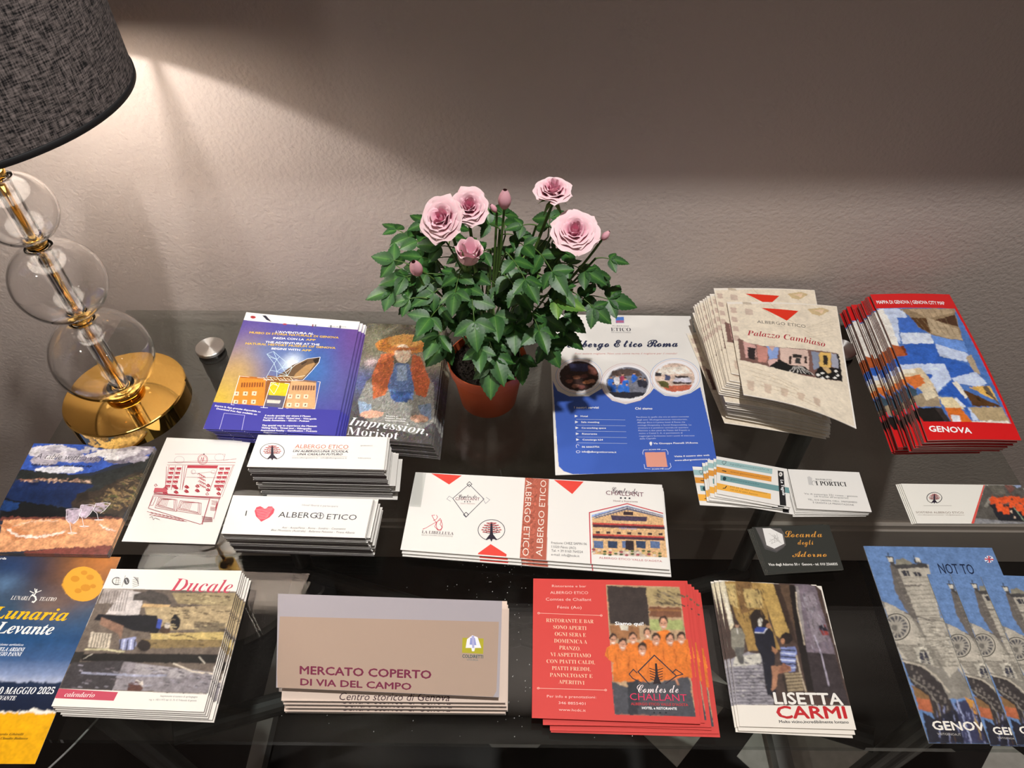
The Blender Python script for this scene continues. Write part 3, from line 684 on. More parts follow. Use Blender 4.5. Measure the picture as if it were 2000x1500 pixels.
# ------------------------------------------------------------------ print designs: coordinates in tenths of a millimetre on each sheet
ART={}
ART['museum']=[
('h',['#5a4a9c','#50489c','#554a8e','#4544a0'],[2195,1502,869,-36]),
('g','#3a72b4',0.9,[1080,1098,597,613]),
('g','#d8b83c',1.0,[60,485,451,647]),
('g','#c8a45a',0.7,[164,1077,273,535]),
('g','#6a88b8',0.5,[507,1417,372,246]),
('g','#e8f4ff',1.0,[879,1223,127,159]),
('g','#7a4a88',0.5,[1624,1727,227,880]),
('p','#f6f3ee',[-26,2173,1683,2175,1672,1985,-19,1998]),
('t',"L'AVVENTURA AL",'bw','#ffffff',518,1793,1062,1810,39),
('t','MUSEO DI STORIA NATURALE DI GENOVA','bw','#f0c534',148,1742,1430,1766,39),
('t','INIZIA CON LA','bw','#ffffff',509,1667,948,1676,38),
('t','APP','bw','#f0c534',978,1678,1112,1681,39),
('t','THE ADVENTURE AT THE','bw','#ffffff',417,1577,1185,1594,38),
('t','NATURAL HISTORY MUSEUM OF GENOVA','bw','#f0c534',148,1522,1420,1551,38),
('t','BEGINS WITH','bw','#ffffff',535,1457,935,1462,37),
('t','APP','bw','#f0c534',961,1462,1093,1465,38),
('p','#a8343a',[159,2077,160,2070,159,2064,155,2058,150,2053,144,2049,136,2046,128,2045,119,2045,110,2046,102,2049,95,2053,88,2058,84,2064,81,2070,81,2077,82,2083,85,2089,90,2094,97,2098,104,2101,113,2102,122,2102,131,2101,139,2098,146,2094,152,2089,157,2083]),
('p','#223',[240,2128,295,2133,415,2006,327,2042]),
('p','#b04050',[638,1988,638,1984,636,1980,633,1976,629,1973,623,1971,617,1969,610,1968,603,1968,597,1969,590,1970,585,1972,580,1975,577,1979,576,1982,576,1986,577,1990,580,1993,584,1997,590,1999,596,2001,603,2002,610,2002,617,2001,623,2000,628,1998,633,1995,636,1991]),
('p','#555a66',[767,2016,786,2018,796,1961,777,1959]),
('p','#7a3040',[1001,2026,1020,2028,1029,1971,1010,1969]),
('p','#555a66',[1040,2028,1059,2029,1068,1972,1049,1971]),
('p','#555a66',[1264,2037,1283,2039,1291,1982,1272,1980]),
('p','#555a66',[1400,2043,1419,2044,1426,1987,1407,1986]),
('t','museo di genova','n','#555a66',1242,1994,1502,2011,25),
('q','#8f5a28',[589,959,946,949,978,390,674,391]),
('q','#e08c2e',[233,927,590,904,684,384,249,410]),
('q','#b56a24',[230,936,587,914,595,885,240,897]),
('q','#8a4a1c',[278,812,300,811,315,727,293,728]),
('q','#8a4a1c',[312,814,334,813,349,729,327,730]),
('q','#8a4a1c',[347,817,369,816,383,732,361,733]),
('q','#8a4a1c',[381,819,403,819,418,735,396,735]),
('q','#8a4a1c',[416,822,437,821,452,737,430,738]),
('q','#8a4a1c',[450,825,472,824,486,740,464,740]),
('q','#8a4a1c',[485,827,506,826,520,742,499,743]),
('q','#8a4a1c',[519,830,541,829,555,745,533,746]),
('q','#8a4a1c',[554,833,575,832,589,747,567,748]),
('q','#f2dcc0',[229,646,290,646,300,575,242,576]),
('q','#a04a38',[256,627,274,628,278,597,260,598]),
('q','#f2dcc0',[346,655,407,654,417,584,358,584]),
('q','#54402f',[373,635,390,636,395,606,377,607]),
('q','#f2dcc0',[463,663,524,663,533,592,474,593]),
('q','#a04a38',[489,644,507,645,511,615,493,616]),
('q','#f2dcc0',[259,499,319,499,329,430,271,431]),
('q','#54402f',[286,480,303,482,308,452,290,453]),
('q','#f2dcc0',[375,508,435,508,444,438,386,439]),
('q','#a04a38',[401,489,418,490,423,460,405,461]),
('q','#f2dcc0',[490,516,550,516,559,447,501,447]),
('q','#54402f',[516,497,533,498,538,468,520,469]),
('q','#d8a878',[934,923,1273,900,1353,383,956,411]),
('q','#8a6a58',[932,933,1271,910,1276,881,940,894]),
('q','#6a4434',[972,808,994,807,1005,723,983,724]),
('q','#6a4434',[1007,811,1028,810,1039,726,1017,727]),
('q','#6a4434',[1041,813,1063,813,1073,728,1051,729]),
('q','#6a4434',[1075,816,1097,815,1107,731,1086,732]),
('q','#6a4434',[1110,819,1132,818,1141,734,1120,734]),
('q','#6a4434',[1144,821,1166,821,1175,736,1154,737]),
('q','#6a4434',[1179,824,1200,823,1209,739,1188,740]),
('q','#6a4434',[1213,827,1235,826,1244,741,1222,742]),
('q','#6a4434',[1247,829,1269,828,1278,744,1256,745]),
('q','#f2dcc0',[946,645,1006,644,1012,574,954,574]),
('q','#a04a38',[971,625,989,626,992,596,974,597]),
('q','#f2dcc0',[1050,652,1111,652,1116,581,1058,582]),
('q','#54402f',[1076,633,1093,634,1096,604,1078,605]),
('q','#f2dcc0',[1155,660,1215,660,1220,589,1162,590]),
('q','#a04a38',[1180,641,1198,642,1200,611,1182,612]),
('q','#f2dcc0',[967,498,1027,497,1033,428,975,429]),
('q','#54402f',[992,479,1009,480,1012,450,995,451]),
('q','#f2dcc0',[1071,505,1130,505,1136,436,1078,436]),
('q','#a04a38',[1096,486,1113,487,1115,457,1098,458]),
('q','#f2dcc0',[1174,513,1234,513,1239,443,1181,444]),
('q','#54402f',[1199,494,1216,495,1219,465,1201,466]),
('l','#f8e8d8',0.7,[215,925,557,907]),
('l','#f8e8d8',0.7,[981,915,1326,904,1344,428,976,401]),
('l','#fff',0.6,[222,931,247,417,674,391]),
('q','#d8c820',[672,842,925,836,931,608,690,614]),
('q','#5d5a70',[690,614,931,608,925,397,682,391]),
('q','#d9d4c8',[692,531,877,533,872,474,706,474]),
('l','#fff',0.8,[672,842,925,836,930,395,679,391,672,842]),
('l','#fff',0.5,[704,819,668,744,762,631,789,777,704,819]),
('l','#fff',0.5,[741,817,790,772,790,838]),
('q','#6b5238',[784,1024,896,1186,1073,1317,1240,1370,1239,1278,1170,1105,1088,923,857,942,724,969]),
('q','#b08a5a',[967,1026,1078,1200,1211,1276,1152,1104,1076,934,949,937]),
('q','#2a2018',[1149,1310,1240,1370,1237,1286,1191,1235]),
('q','#3a2a1c',[1000,1220,1078,1291,1069,1246,1021,1191]),
('m','#e6d2b0',1.2,[759,972,981,959,1100,999]),
('l','#fff',0.7,[835,1041,932,1189,1072,1325,1240,1370,1241,1265,1179,1106,1090,911,888,883,562,882]),
('l','#cfeaf0',0.55,[492,1363,572,1422]),
('l','#cfeaf0',0.55,[572,1422,679,1325]),
('l','#cfeaf0',0.55,[679,1325,794,1230]),
('l','#cfeaf0',0.55,[794,1230,898,1135]),
('l','#cfeaf0',0.55,[898,1135,867,980]),
('l','#cfeaf0',0.55,[867,980,729,945]),
('l','#cfeaf0',0.55,[729,945,589,922]),
('l','#cfeaf0',0.55,[589,922,611,1061]),
('l','#cfeaf0',0.55,[611,1061,635,1191]),
('l','#cfeaf0',0.55,[635,1191,532,1313]),
('l','#cfeaf0',0.55,[532,1313,492,1363]),
('l','#cfeaf0',0.55,[572,1422,654,1270]),
('l','#cfeaf0',0.55,[679,1325,654,1270]),
('l','#cfeaf0',0.55,[635,1191,654,1270]),
('l','#cfeaf0',0.55,[654,1270,762,1124]),
('l','#cfeaf0',0.55,[794,1230,762,1124]),
('l','#cfeaf0',0.55,[898,1135,762,1124]),
('l','#cfeaf0',0.55,[762,1124,707,1043]),
('l','#cfeaf0',0.55,[611,1061,707,1043]),
('l','#cfeaf0',0.55,[635,1191,707,1043]),
('l','#cfeaf0',0.55,[729,945,707,1043]),
('l','#cfeaf0',0.55,[867,980,762,1124]),
('l','#cfeaf0',0.55,[867,980,707,1043]),
('l','#cfeaf0',0.55,[492,1363,654,1270]),
('l','#cfeaf0',0.55,[532,1313,654,1270]),
('l','#f4ecd0',0.8,[554,919,613,862]),
('l','#f4ecd0',0.8,[603,903,653,884]),
('l','#f4ecd0',0.8,[643,926,702,868]),
('l','#f4ecd0',0.8,[692,910,742,891]),
('l','#f4ecd0',0.8,[732,933,791,875]),
('l','#f4ecd0',0.8,[781,917,831,898]),
('l','#f4ecd0',0.8,[821,940,879,882]),
('l','#f4ecd0',0.8,[870,923,920,905]),
('l','#f4ecd0',0.8,[911,946,968,889]),
('p','#3f3d9e',[-10,452,993,402,1767,436,1765,16,728,-75,424,-70,0,4]),
('t','Scarica la App gratuita disponibile su','b','#ffffff',39,377,660,303,26),
('t','Download free App available on','b','#ffffff',76,329,625,255,26),
('t','Il modo speciale per vivere il Museo','b','#ffffff',735,245,1316,278,28),
('t','Percorsi di visita - Virtual tour - Videoguide','b','#ffffff',731,205,1398,241,27),
('t','Realtà Aumentata - Giochi - Podcast','b','#ffffff',728,167,1314,197,27),
('t','The special way to experience the Museum','b','#ffffff',737,81,1424,121,27),
('t','Visiting Paths - Virtual tour - Videoguides','b','#ffffff',738,42,1365,75,27),
('t','Augmented Reality - Gamification - Podcasts','b','#ffffff',738,1,1442,41,26),
('l','#c9c9ea',0.6,[196,270,472,249,499,-33,213,-10,196,270]),
]
ART['impr']=[
('h',['#5a5448','#6a6658','#4c4a50','#55504a'],[2014,1357,643,-202]),
('g','#b8b49c',0.7,[1023,1502,297,237]),
('g','#8a8a70',0.6,[241,1749,303,330]),
('g','#d8c0c4',0.9,[164,1323,93,77]),
('g','#5a6aa8',0.7,[65,968,219,220]),
('g','#4a4a68',0.8,[1159,1011,217,196]),
('q','#8a8a84',[138,974,392,1292,853,1332,1068,1003,1129,362,890,128,253,296,66,594]),
('q','#b8653e',[274,1487,454,1555,478,1199,441,762,274,656,198,1077]),
('q','#b5603c',[721,1527,837,1485,1009,1047,983,758,835,793,716,1219]),
('q','#5f78a8',[500,1327,684,1343,802,933,809,698,524,675,441,903]),
('q','#3c5890',[471,811,794,837,743,647,565,633]),
('q','#8fa4c0',[521,1303,650,1315,701,1021,556,1009]),
('q','#8aa0b8',[68,639,268,564,287,431,131,397]),
('q','#7a8ca8',[890,612,1063,672,1089,403,949,392]),
('q','#c8823e',[973,1735,966,1690,935,1645,884,1603,814,1568,731,1539,639,1521,542,1512,447,1514,359,1527,283,1549,224,1580,184,1619,166,1661,172,1707,202,1752,253,1794,322,1831,407,1860,501,1880,599,1889,695,1887,784,1874,860,1851,919,1818,958,1779]),
('q','#e0a45c',[825,1803,817,1760,786,1720,735,1685,669,1660,595,1647,519,1647,449,1659,391,1684,352,1717,335,1757,342,1800,373,1841,424,1876,490,1901,566,1915,642,1916,713,1903,770,1878,809,1843]),
('q','#e6c8ae',[695,1537,695,1473,681,1416,655,1373,620,1348,580,1344,540,1363,505,1401,479,1454,464,1517,464,1581,477,1640,503,1685,539,1711,579,1715,620,1696,655,1656,681,1601]),
('q','#d8a890',[449,421,432,386,377,358,299,343,219,346,157,366,131,397,148,431,202,460,281,475,362,472,423,452]),
('q','#d8a890',[1054,400,1041,366,999,339,938,325,876,329,829,350,809,381,821,416,864,443,925,457,987,453,1035,432]),
('q','#b06a3a',[351,1625,801,1666,750,1603,414,1573]),
('t','Mostra a','b','#fff',489,384,640,386,20),
('t','Palazzo Ducale','b','#fff',480,348,759,356,20),
('t','Impressionista','b','#fff',492,309,754,320,20),
('t','Impression,','sil','#ffffff',-2,223,1071,141,135),
('t','Morisot','srl','#ffffff',2,68,689,29,128),
]
ART['flyer']=[
('p','#3f62bd',[16,1582,78,1398,234,1295,503,1292,697,1438,725,1345,817,1209,996,1139,1203,1203,1349,1338,1409,1430,1547,1289,1713,1264,1906,1331,2056,1447,2112,232,2070,-42,1819,-44,225,7,109,57,48,134]),
('p','#4f7fd0',[986,2924,1109,2932,1103,2791,981,2788]),
('p','#b86a8a',[988,2845,1100,2852,1100,2796,988,2794]),
('t','ALBERGO','n','#8a8a90',918,2710,1168,2708,22),
('t','ETICO','srl','#4a4550',897,2605,1189,2604,77),
('t','UN VIAGGIO DIVERSO','n','#8a8a90',900,2567,1186,2566,19),
('t','Albergo E tico Roma','sd','#2d3350',247,2253,1838,2272,160),
('t','Puoi essere migliore. Non uno come te,ma il migliore per il mondo!','i','#d99a94',346,2104,1812,2110,35),
('p','#f3f1f4',[702,1672,698,1635,690,1598,678,1562,662,1528,643,1496,621,1467,596,1440,569,1416,539,1395,508,1378,475,1365,441,1355,406,1350,371,1348,336,1351,302,1357,269,1367,238,1381,208,1399,180,1420,155,1444,132,1471,113,1501,97,1533,85,1567,77,1602,72,1638,71,1675,74,1713,82,1750,93,1786,107,1821,126,1854,148,1885,172,1914,200,1939,230,1962,262,1981,296,1996,331,2006,367,2013,403,2015,439,2013,474,2007,508,1996,540,1981,570,1962,598,1940,624,1914,646,1885,665,1853,680,1819,691,1784,699,1747,703,1710]),
('l','#8aa6dc',0.5,[712,1672,709,1747,691,1819,658,1885,613,1941,556,1984,491,2013,421,2026,350,2021,280,2000,215,1964,159,1914,114,1854,82,1785,64,1713,62,1639,75,1567,102,1501,142,1444,193,1397,253,1363,319,1343,388,1339,457,1349,523,1375,582,1415,633,1467,673,1529,700,1598,712,1672]),
('l','#e9d5c9',0.9,[689,1672,686,1742,669,1809,639,1870,597,1922,544,1962,484,1989,419,2000,352,1996,288,1977,228,1943,175,1897,133,1841,104,1778,87,1710,85,1641,96,1575,122,1513,159,1460,206,1416,262,1384,324,1366,388,1362,452,1372,513,1396,569,1432,616,1481,653,1539,678,1604,689,1672]),
('p','#f3f1f4',[1394,1532,1388,1490,1378,1449,1363,1410,1345,1372,1323,1337,1297,1304,1268,1274,1237,1248,1204,1225,1168,1206,1131,1192,1093,1181,1054,1175,1016,1174,977,1177,940,1184,903,1195,869,1211,836,1231,806,1254,779,1281,755,1311,735,1344,719,1379,706,1417,698,1456,694,1496,694,1538,699,1579,708,1620,721,1660,739,1699,760,1736,786,1770,814,1802,846,1831,880,1856,916,1877,954,1893,993,1906,1033,1913,1073,1915,1113,1913,1152,1906,1189,1893,1225,1877,1258,1855,1288,1830,1315,1801,1339,1769,1358,1734,1374,1696,1386,1656,1393,1616,1396,1574]),
('l','#d9a5a5',0.5,[1405,1532,1404,1615,1386,1695,1352,1769,1304,1832,1242,1880,1171,1913,1094,1927,1014,1922,936,1899,864,1858,800,1803,748,1736,710,1660,688,1579,683,1497,695,1417,722,1344,765,1280,820,1229,885,1191,958,1169,1034,1163,1111,1175,1185,1203,1252,1246,1310,1304,1357,1372,1389,1450,1405,1532]),
('l','#e9d5c9',0.9,[1380,1532,1379,1609,1362,1684,1331,1752,1285,1810,1228,1856,1162,1886,1090,1899,1017,1894,944,1873,876,1835,817,1784,768,1722,733,1651,713,1576,708,1499,719,1426,745,1357,784,1298,836,1249,896,1214,964,1194,1035,1189,1106,1199,1175,1226,1238,1266,1292,1320,1335,1384,1365,1456,1380,1532]),
('p','#f3f1f4',[2068,1641,2061,1600,2050,1561,2035,1522,2016,1486,1994,1452,1968,1420,1940,1391,1908,1365,1875,1343,1840,1325,1804,1311,1766,1301,1729,1295,1691,1293,1654,1296,1617,1303,1582,1314,1549,1329,1518,1348,1489,1370,1464,1396,1442,1425,1423,1457,1408,1492,1396,1528,1389,1566,1387,1605,1388,1645,1394,1684,1404,1724,1418,1763,1436,1800,1458,1836,1484,1870,1512,1901,1544,1928,1577,1952,1613,1973,1651,1989,1689,2001,1728,2008,1767,2010,1805,2008,1843,2001,1879,1989,1913,1973,1944,1953,1973,1928,1999,1900,2021,1869,2039,1835,2053,1799,2064,1761,2069,1721,2071,1681]),
('l','#8aa6dc',0.5,[2079,1640,2080,1721,2065,1799,2034,1869,1988,1930,1930,1977,1862,2008,1787,2021,1710,2017,1633,1994,1562,1955,1498,1901,1446,1836,1407,1763,1383,1684,1376,1605,1385,1528,1410,1458,1450,1396,1502,1346,1565,1309,1634,1288,1709,1283,1784,1294,1856,1321,1923,1364,1981,1419,2028,1486,2061,1561,2079,1640]),
('l','#e9d5c9',0.9,[2054,1641,2056,1715,2041,1787,2012,1853,1970,1909,1916,1953,1852,1982,1783,1994,1711,1990,1640,1969,1573,1933,1514,1883,1466,1822,1429,1754,1408,1681,1401,1608,1409,1536,1432,1470,1469,1413,1518,1366,1576,1332,1641,1312,1710,1307,1780,1318,1847,1344,1910,1383,1964,1435,2007,1497,2038,1567,2054,1641]),
('q','#3a2622',[661,1672,657,1640,650,1608,640,1577,626,1548,610,1520,591,1494,569,1471,545,1450,519,1432,492,1417,463,1405,434,1397,403,1392,373,1391,343,1393,313,1398,284,1407,257,1419,231,1435,207,1453,185,1474,166,1498,149,1524,135,1551,125,1581,117,1612,113,1643,113,1675,116,1708,122,1739,132,1771,144,1801,160,1830,179,1857,201,1881,225,1904,251,1923,279,1939,308,1952,339,1962,370,1967,401,1969,432,1967,462,1962,492,1952,520,1939,546,1923,570,1904,592,1881,611,1856,628,1829,641,1800,651,1769,658,1738,661,1705]),
('q','#7d7f8c',[1346,1537,1341,1503,1332,1470,1320,1438,1305,1407,1287,1378,1265,1351,1241,1326,1215,1305,1187,1286,1157,1271,1126,1259,1094,1250,1062,1245,1030,1244,997,1246,966,1252,935,1261,906,1274,879,1290,854,1310,831,1332,811,1356,794,1383,780,1412,770,1443,763,1475,760,1508,760,1542,764,1575,772,1609,783,1641,798,1673,816,1703,837,1731,861,1757,887,1780,915,1800,946,1817,977,1831,1010,1840,1043,1846,1077,1848,1110,1846,1142,1840,1173,1830,1203,1817,1231,1800,1256,1779,1279,1756,1299,1729,1315,1701,1329,1670,1338,1638,1344,1605,1347,1571]),
('q','#d9bfae',[2000,1636,1994,1604,1985,1573,1973,1543,1958,1514,1940,1487,1919,1462,1896,1439,1871,1419,1844,1402,1815,1387,1785,1376,1755,1368,1724,1363,1693,1362,1663,1364,1633,1369,1604,1378,1577,1390,1552,1405,1528,1423,1508,1443,1489,1466,1474,1492,1462,1519,1452,1547,1447,1577,1444,1608,1446,1639,1450,1671,1458,1702,1470,1732,1485,1762,1502,1790,1523,1816,1546,1840,1572,1862,1599,1880,1628,1896,1658,1909,1690,1918,1721,1923,1753,1925,1784,1923,1814,1918,1844,1909,1871,1896,1897,1880,1921,1861,1941,1839,1960,1815,1975,1789,1987,1760,1995,1730,2000,1699,2002,1668]),
('q','#39395c',[260,1915,520,1927,520,1769,271,1770]),
('q','#7a4a40',[518,1890,635,1817,644,1673,526,1721]),
('q','#8a5848',[300,1580,289,1558,261,1545,228,1545,201,1559,191,1581,203,1603,230,1616,264,1616,291,1602]),
('q','#a06a50',[406,1650,395,1628,367,1614,333,1615,306,1629,297,1651,308,1673,336,1686,370,1686,397,1672]),
('q','#6a4038',[510,1673,498,1651,470,1637,436,1638,410,1651,400,1674,412,1696,440,1710,474,1710,501,1696]),
('q','#c08058',[538,1555,526,1533,498,1520,465,1520,438,1534,429,1556,440,1578,468,1591,502,1591,529,1577]),
('q','#9a6a58',[381,1487,370,1465,342,1452,308,1452,282,1466,272,1488,284,1509,312,1523,345,1522,372,1509]),
('q','#b07860',[607,1578,596,1556,568,1543,534,1543,507,1557,498,1579,510,1601,538,1614,572,1614,598,1600]),
('q','#4a2c28',[305,1674,293,1652,265,1639,231,1639,205,1653,195,1675,206,1697,234,1711,268,1711,295,1697]),
('q','#86504a',[465,1463,453,1441,426,1428,392,1429,366,1442,356,1464,368,1486,395,1499,429,1498,456,1485]),
('q','#5a4a44',[856,1768,1067,1828,1251,1767,1277,1669,832,1672]),
('q','#2f6fd0',[868,1553,856,1506,832,1477,805,1477,785,1506,780,1553,791,1600,815,1630,843,1629,863,1600]),
('q','#c89a80',[846,1648,840,1627,828,1619,818,1628,815,1648,821,1668,832,1676,843,1668]),
('q','#33241e',[847,1667,842,1657,831,1652,820,1657,816,1667,821,1677,833,1681,843,1677]),
('q','#e8e8f0',[955,1576,943,1529,919,1500,892,1500,872,1529,866,1576,878,1624,902,1653,930,1653,950,1623]),
('q','#c89a80',[933,1671,927,1651,915,1642,905,1651,902,1671,908,1692,920,1700,930,1691]),
('q','#33241e',[934,1690,929,1680,918,1676,907,1680,903,1690,909,1701,920,1705,931,1701]),
('q','#b04060',[1034,1599,1021,1551,997,1523,970,1523,950,1552,945,1599,957,1647,981,1676,1009,1676,1029,1647]),
('q','#c89a80',[1012,1695,1006,1674,994,1666,984,1674,981,1695,987,1715,999,1724,1009,1715]),
('q','#33241e',[1013,1714,1008,1704,997,1700,986,1704,982,1714,988,1724,999,1729,1009,1724]),
('q','#2f6fd0',[1071,1527,1059,1481,1034,1452,1007,1452,987,1481,982,1528,994,1575,1019,1604,1046,1604,1066,1575]),
('q','#c89a80',[1049,1623,1043,1602,1032,1594,1021,1602,1018,1623,1024,1643,1036,1651,1046,1643]),
('q','#33241e',[1051,1642,1045,1632,1034,1627,1024,1632,1020,1642,1025,1652,1036,1656,1047,1652]),
('q','#2c66c4',[1198,1622,1185,1574,1161,1545,1133,1545,1114,1575,1109,1622,1121,1670,1146,1700,1173,1700,1193,1670]),
('q','#c89a80',[1177,1718,1170,1698,1159,1689,1149,1698,1146,1718,1152,1739,1164,1747,1174,1739]),
('q','#33241e',[1178,1738,1173,1727,1162,1723,1151,1727,1147,1738,1153,1748,1164,1752,1175,1748]),
('q','#2a2c3c',[1275,1526,1262,1479,1238,1450,1210,1450,1191,1479,1186,1527,1199,1574,1223,1603,1251,1603,1271,1573]),
('q','#c89a80',[1254,1621,1248,1601,1236,1593,1226,1601,1223,1621,1230,1642,1241,1650,1251,1642]),
('q','#33241e',[1256,1640,1250,1630,1239,1626,1229,1630,1225,1641,1230,1651,1242,1655,1252,1651]),
('q','#30303c',[1333,1513,1321,1466,1296,1438,1269,1438,1249,1467,1245,1514,1257,1561,1282,1591,1310,1591,1329,1561]),
('q','#c89a80',[1313,1609,1307,1589,1295,1580,1285,1589,1282,1609,1288,1629,1300,1638,1310,1629]),
('q','#33241e',[1315,1628,1309,1618,1298,1614,1287,1618,1284,1628,1289,1638,1300,1643,1311,1638]),
('q','#3a78d8',[995,1435,984,1388,959,1360,932,1361,912,1389,907,1435,919,1482,943,1511,971,1510,991,1481]),
('q','#c89a80',[974,1528,968,1508,956,1500,946,1509,943,1529,949,1548,960,1557,971,1548]),
('q','#33241e',[975,1547,970,1537,959,1533,948,1537,944,1547,950,1557,961,1561,971,1557]),
('q','#2f6fd0',[1078,1410,1066,1364,1042,1336,1015,1337,995,1365,990,1411,1002,1458,1027,1486,1054,1486,1074,1457]),
('q','#c89a80',[1057,1504,1051,1484,1039,1476,1029,1484,1026,1504,1032,1524,1044,1532,1054,1524]),
('q','#33241e',[1058,1523,1053,1513,1042,1509,1031,1513,1028,1523,1033,1533,1044,1537,1055,1533]),
('q','#2860b8',[894,1436,882,1390,858,1361,831,1362,811,1390,806,1436,817,1483,841,1511,869,1511,889,1482]),
('q','#c89a80',[872,1529,866,1509,854,1501,844,1509,841,1529,847,1549,858,1557,869,1549]),
('q','#33241e',[873,1548,868,1538,857,1534,846,1538,842,1548,847,1558,859,1562,869,1558]),
('q','#2a2a34',[777,1368,1301,1362,1244,1293,1038,1239,855,1276]),
('q','#efe2d4',[1551,1840,1898,1865,1968,1715,1468,1693]),
('q','#c86a50',[1532,1476,1959,1496,1897,1401,1689,1357,1575,1393]),
('q','#38343a',[1460,1741,1548,1729,1543,1668,1457,1668]),
('q','#d8d4e0',[1728,1643,1933,1636,1948,1544,1684,1551]),
('q','#4a3a38',[1684,1551,1948,1544,1927,1508,1689,1513]),
('q','#3a3030',[1732,1677,1911,1666,1906,1629,1728,1638]),
('q','#4a5070',[1588,1692,1672,1679,1644,1571,1585,1583]),
('q','#5c5a30',[1465,1572,1624,1547,1629,1428,1530,1453]),
('t','I nostri servizi','b','#ffffff',291,1072,624,1066,39),
('t','Chi siamo','b','#ffffff',1118,1039,1351,1035,40),
('t','Hotel','b','#ffffff',372,924,467,920,28),
('l','#cfdcf5',0.45,[310,885,966,860]),
('p','#ffffff',[294,964,336,942,292,921]),
('t','Sala meeting','b','#ffffff',373,823,616,815,27),
('l','#cfdcf5',0.45,[309,785,964,758]),
('p','#ffffff',[294,862,336,840,292,820]),
('t','Co-working space','b','#ffffff',375,723,698,713,27),
('l','#cfdcf5',0.45,[307,686,963,658]),
('p','#ffffff',[295,762,336,740,293,721]),
('t','Ristorante','b','#ffffff',376,624,574,617,27),
('l','#cfdcf5',0.45,[306,588,961,559]),
('p','#ffffff',[295,663,336,642,293,623]),
('t','Concierge h24','b','#ffffff',377,528,644,518,26),
('l','#cfdcf5',0.45,[304,492,960,462]),
('p','#ffffff',[295,566,336,545,293,526]),
('l','#fff',0.5,[325,447,324,451,323,454,321,457,320,460,317,462,315,464,313,465,310,466,307,466,305,466,302,465,299,463,297,462,295,459,293,457,291,454,290,451,288,447,288,443,287,440,287,436,287,432,288,428,289,425,290,422,292,419,294,416,296,414,299,413]),
('t','06 66663756','b','#ffffff',362,411,590,404,27),
('l','#fff',0.5,[334,347,334,351,332,355,329,358,326,361,321,363,316,365,311,365,305,365,300,365,295,363,290,361,287,358,284,354,283,351,283,347,284,343,286,340,289,337,293,334,298,332,303,331,309,331,314,331,320,332,324,334,328,337,331,340,333,343,334,347]),
('t','info@albergoeticoroma.it','b','#ffffff',357,335,806,312,27),
('t','Racchiuso in quello che era un antico convento','n','#dfe8ff',1122,893,1829,886,24),
('t',"degli anni '20,elegantemente ristrutturato,",'n','#dfe8ff',1123,846,1802,839,23),
('t','Albergo Etico è il primo hotel di Roma che','n','#dfe8ff',1125,799,1768,792,23),
('t','coniuga Hospitality e Social Responsibility. La','n','#dfe8ff',1126,752,1845,742,23),
('t','struttura è in posizione centrale,nel quartiere','n','#dfe8ff',1127,706,1798,697,23),
('t','Flaminio a due passi da Piazza del Popolo e','n','#dfe8ff',1128,660,1809,650,23),
('t','vicino a Castel S. A. vi permetterà di','n','#dfe8ff',1129,614,1709,606,23),
('t','raggiungere facilmente tutti i punti di interesse','n','#dfe8ff',1130,569,1863,555,22),
('t','della Capitale','n','#dfe8ff',1132,523,1346,525,23),
('p','#fff',[1290,458,1289,452,1287,447,1285,443,1282,439,1278,436,1274,434,1270,434,1266,435,1263,436,1259,439,1257,443,1255,448,1254,453,1255,459,1256,464,1257,469,1260,474,1263,477,1267,480,1271,482,1275,482,1279,482,1282,480,1285,477,1288,473,1289,468,1290,463]),
('p','#fff',[1255,448,1288,447,1271,412]),
('t','Via Giuseppe Pisanelli 39,Roma','b','#ffffff',1305,439,1891,432,26),
('t','Visita il nostro sito web','b','#ffffff',1555,218,2015,225,26),
('t','www.albergoeticoroma.it','b','#ffffff',1553,156,2014,162,25),
('t','SCAN ME','b','#fff',1235,341,1387,342,18),
('t','SCAN ME','b','#fff',1243,35,1396,34,17),
('l','#dfe8ff',0.7,[1223,349,1166,349,1150,306,1152,276]),
('l','#dfe8ff',0.7,[1400,341,1465,345,1481,304,1477,265]),
('l','#dfe8ff',0.7,[1150,121,1155,54,1225,45]),
('l','#dfe8ff',0.7,[1489,127,1495,69,1463,36,1407,38]),
('p','#e8a08c',[1179,311,1445,310,1451,71,1184,81]),
]
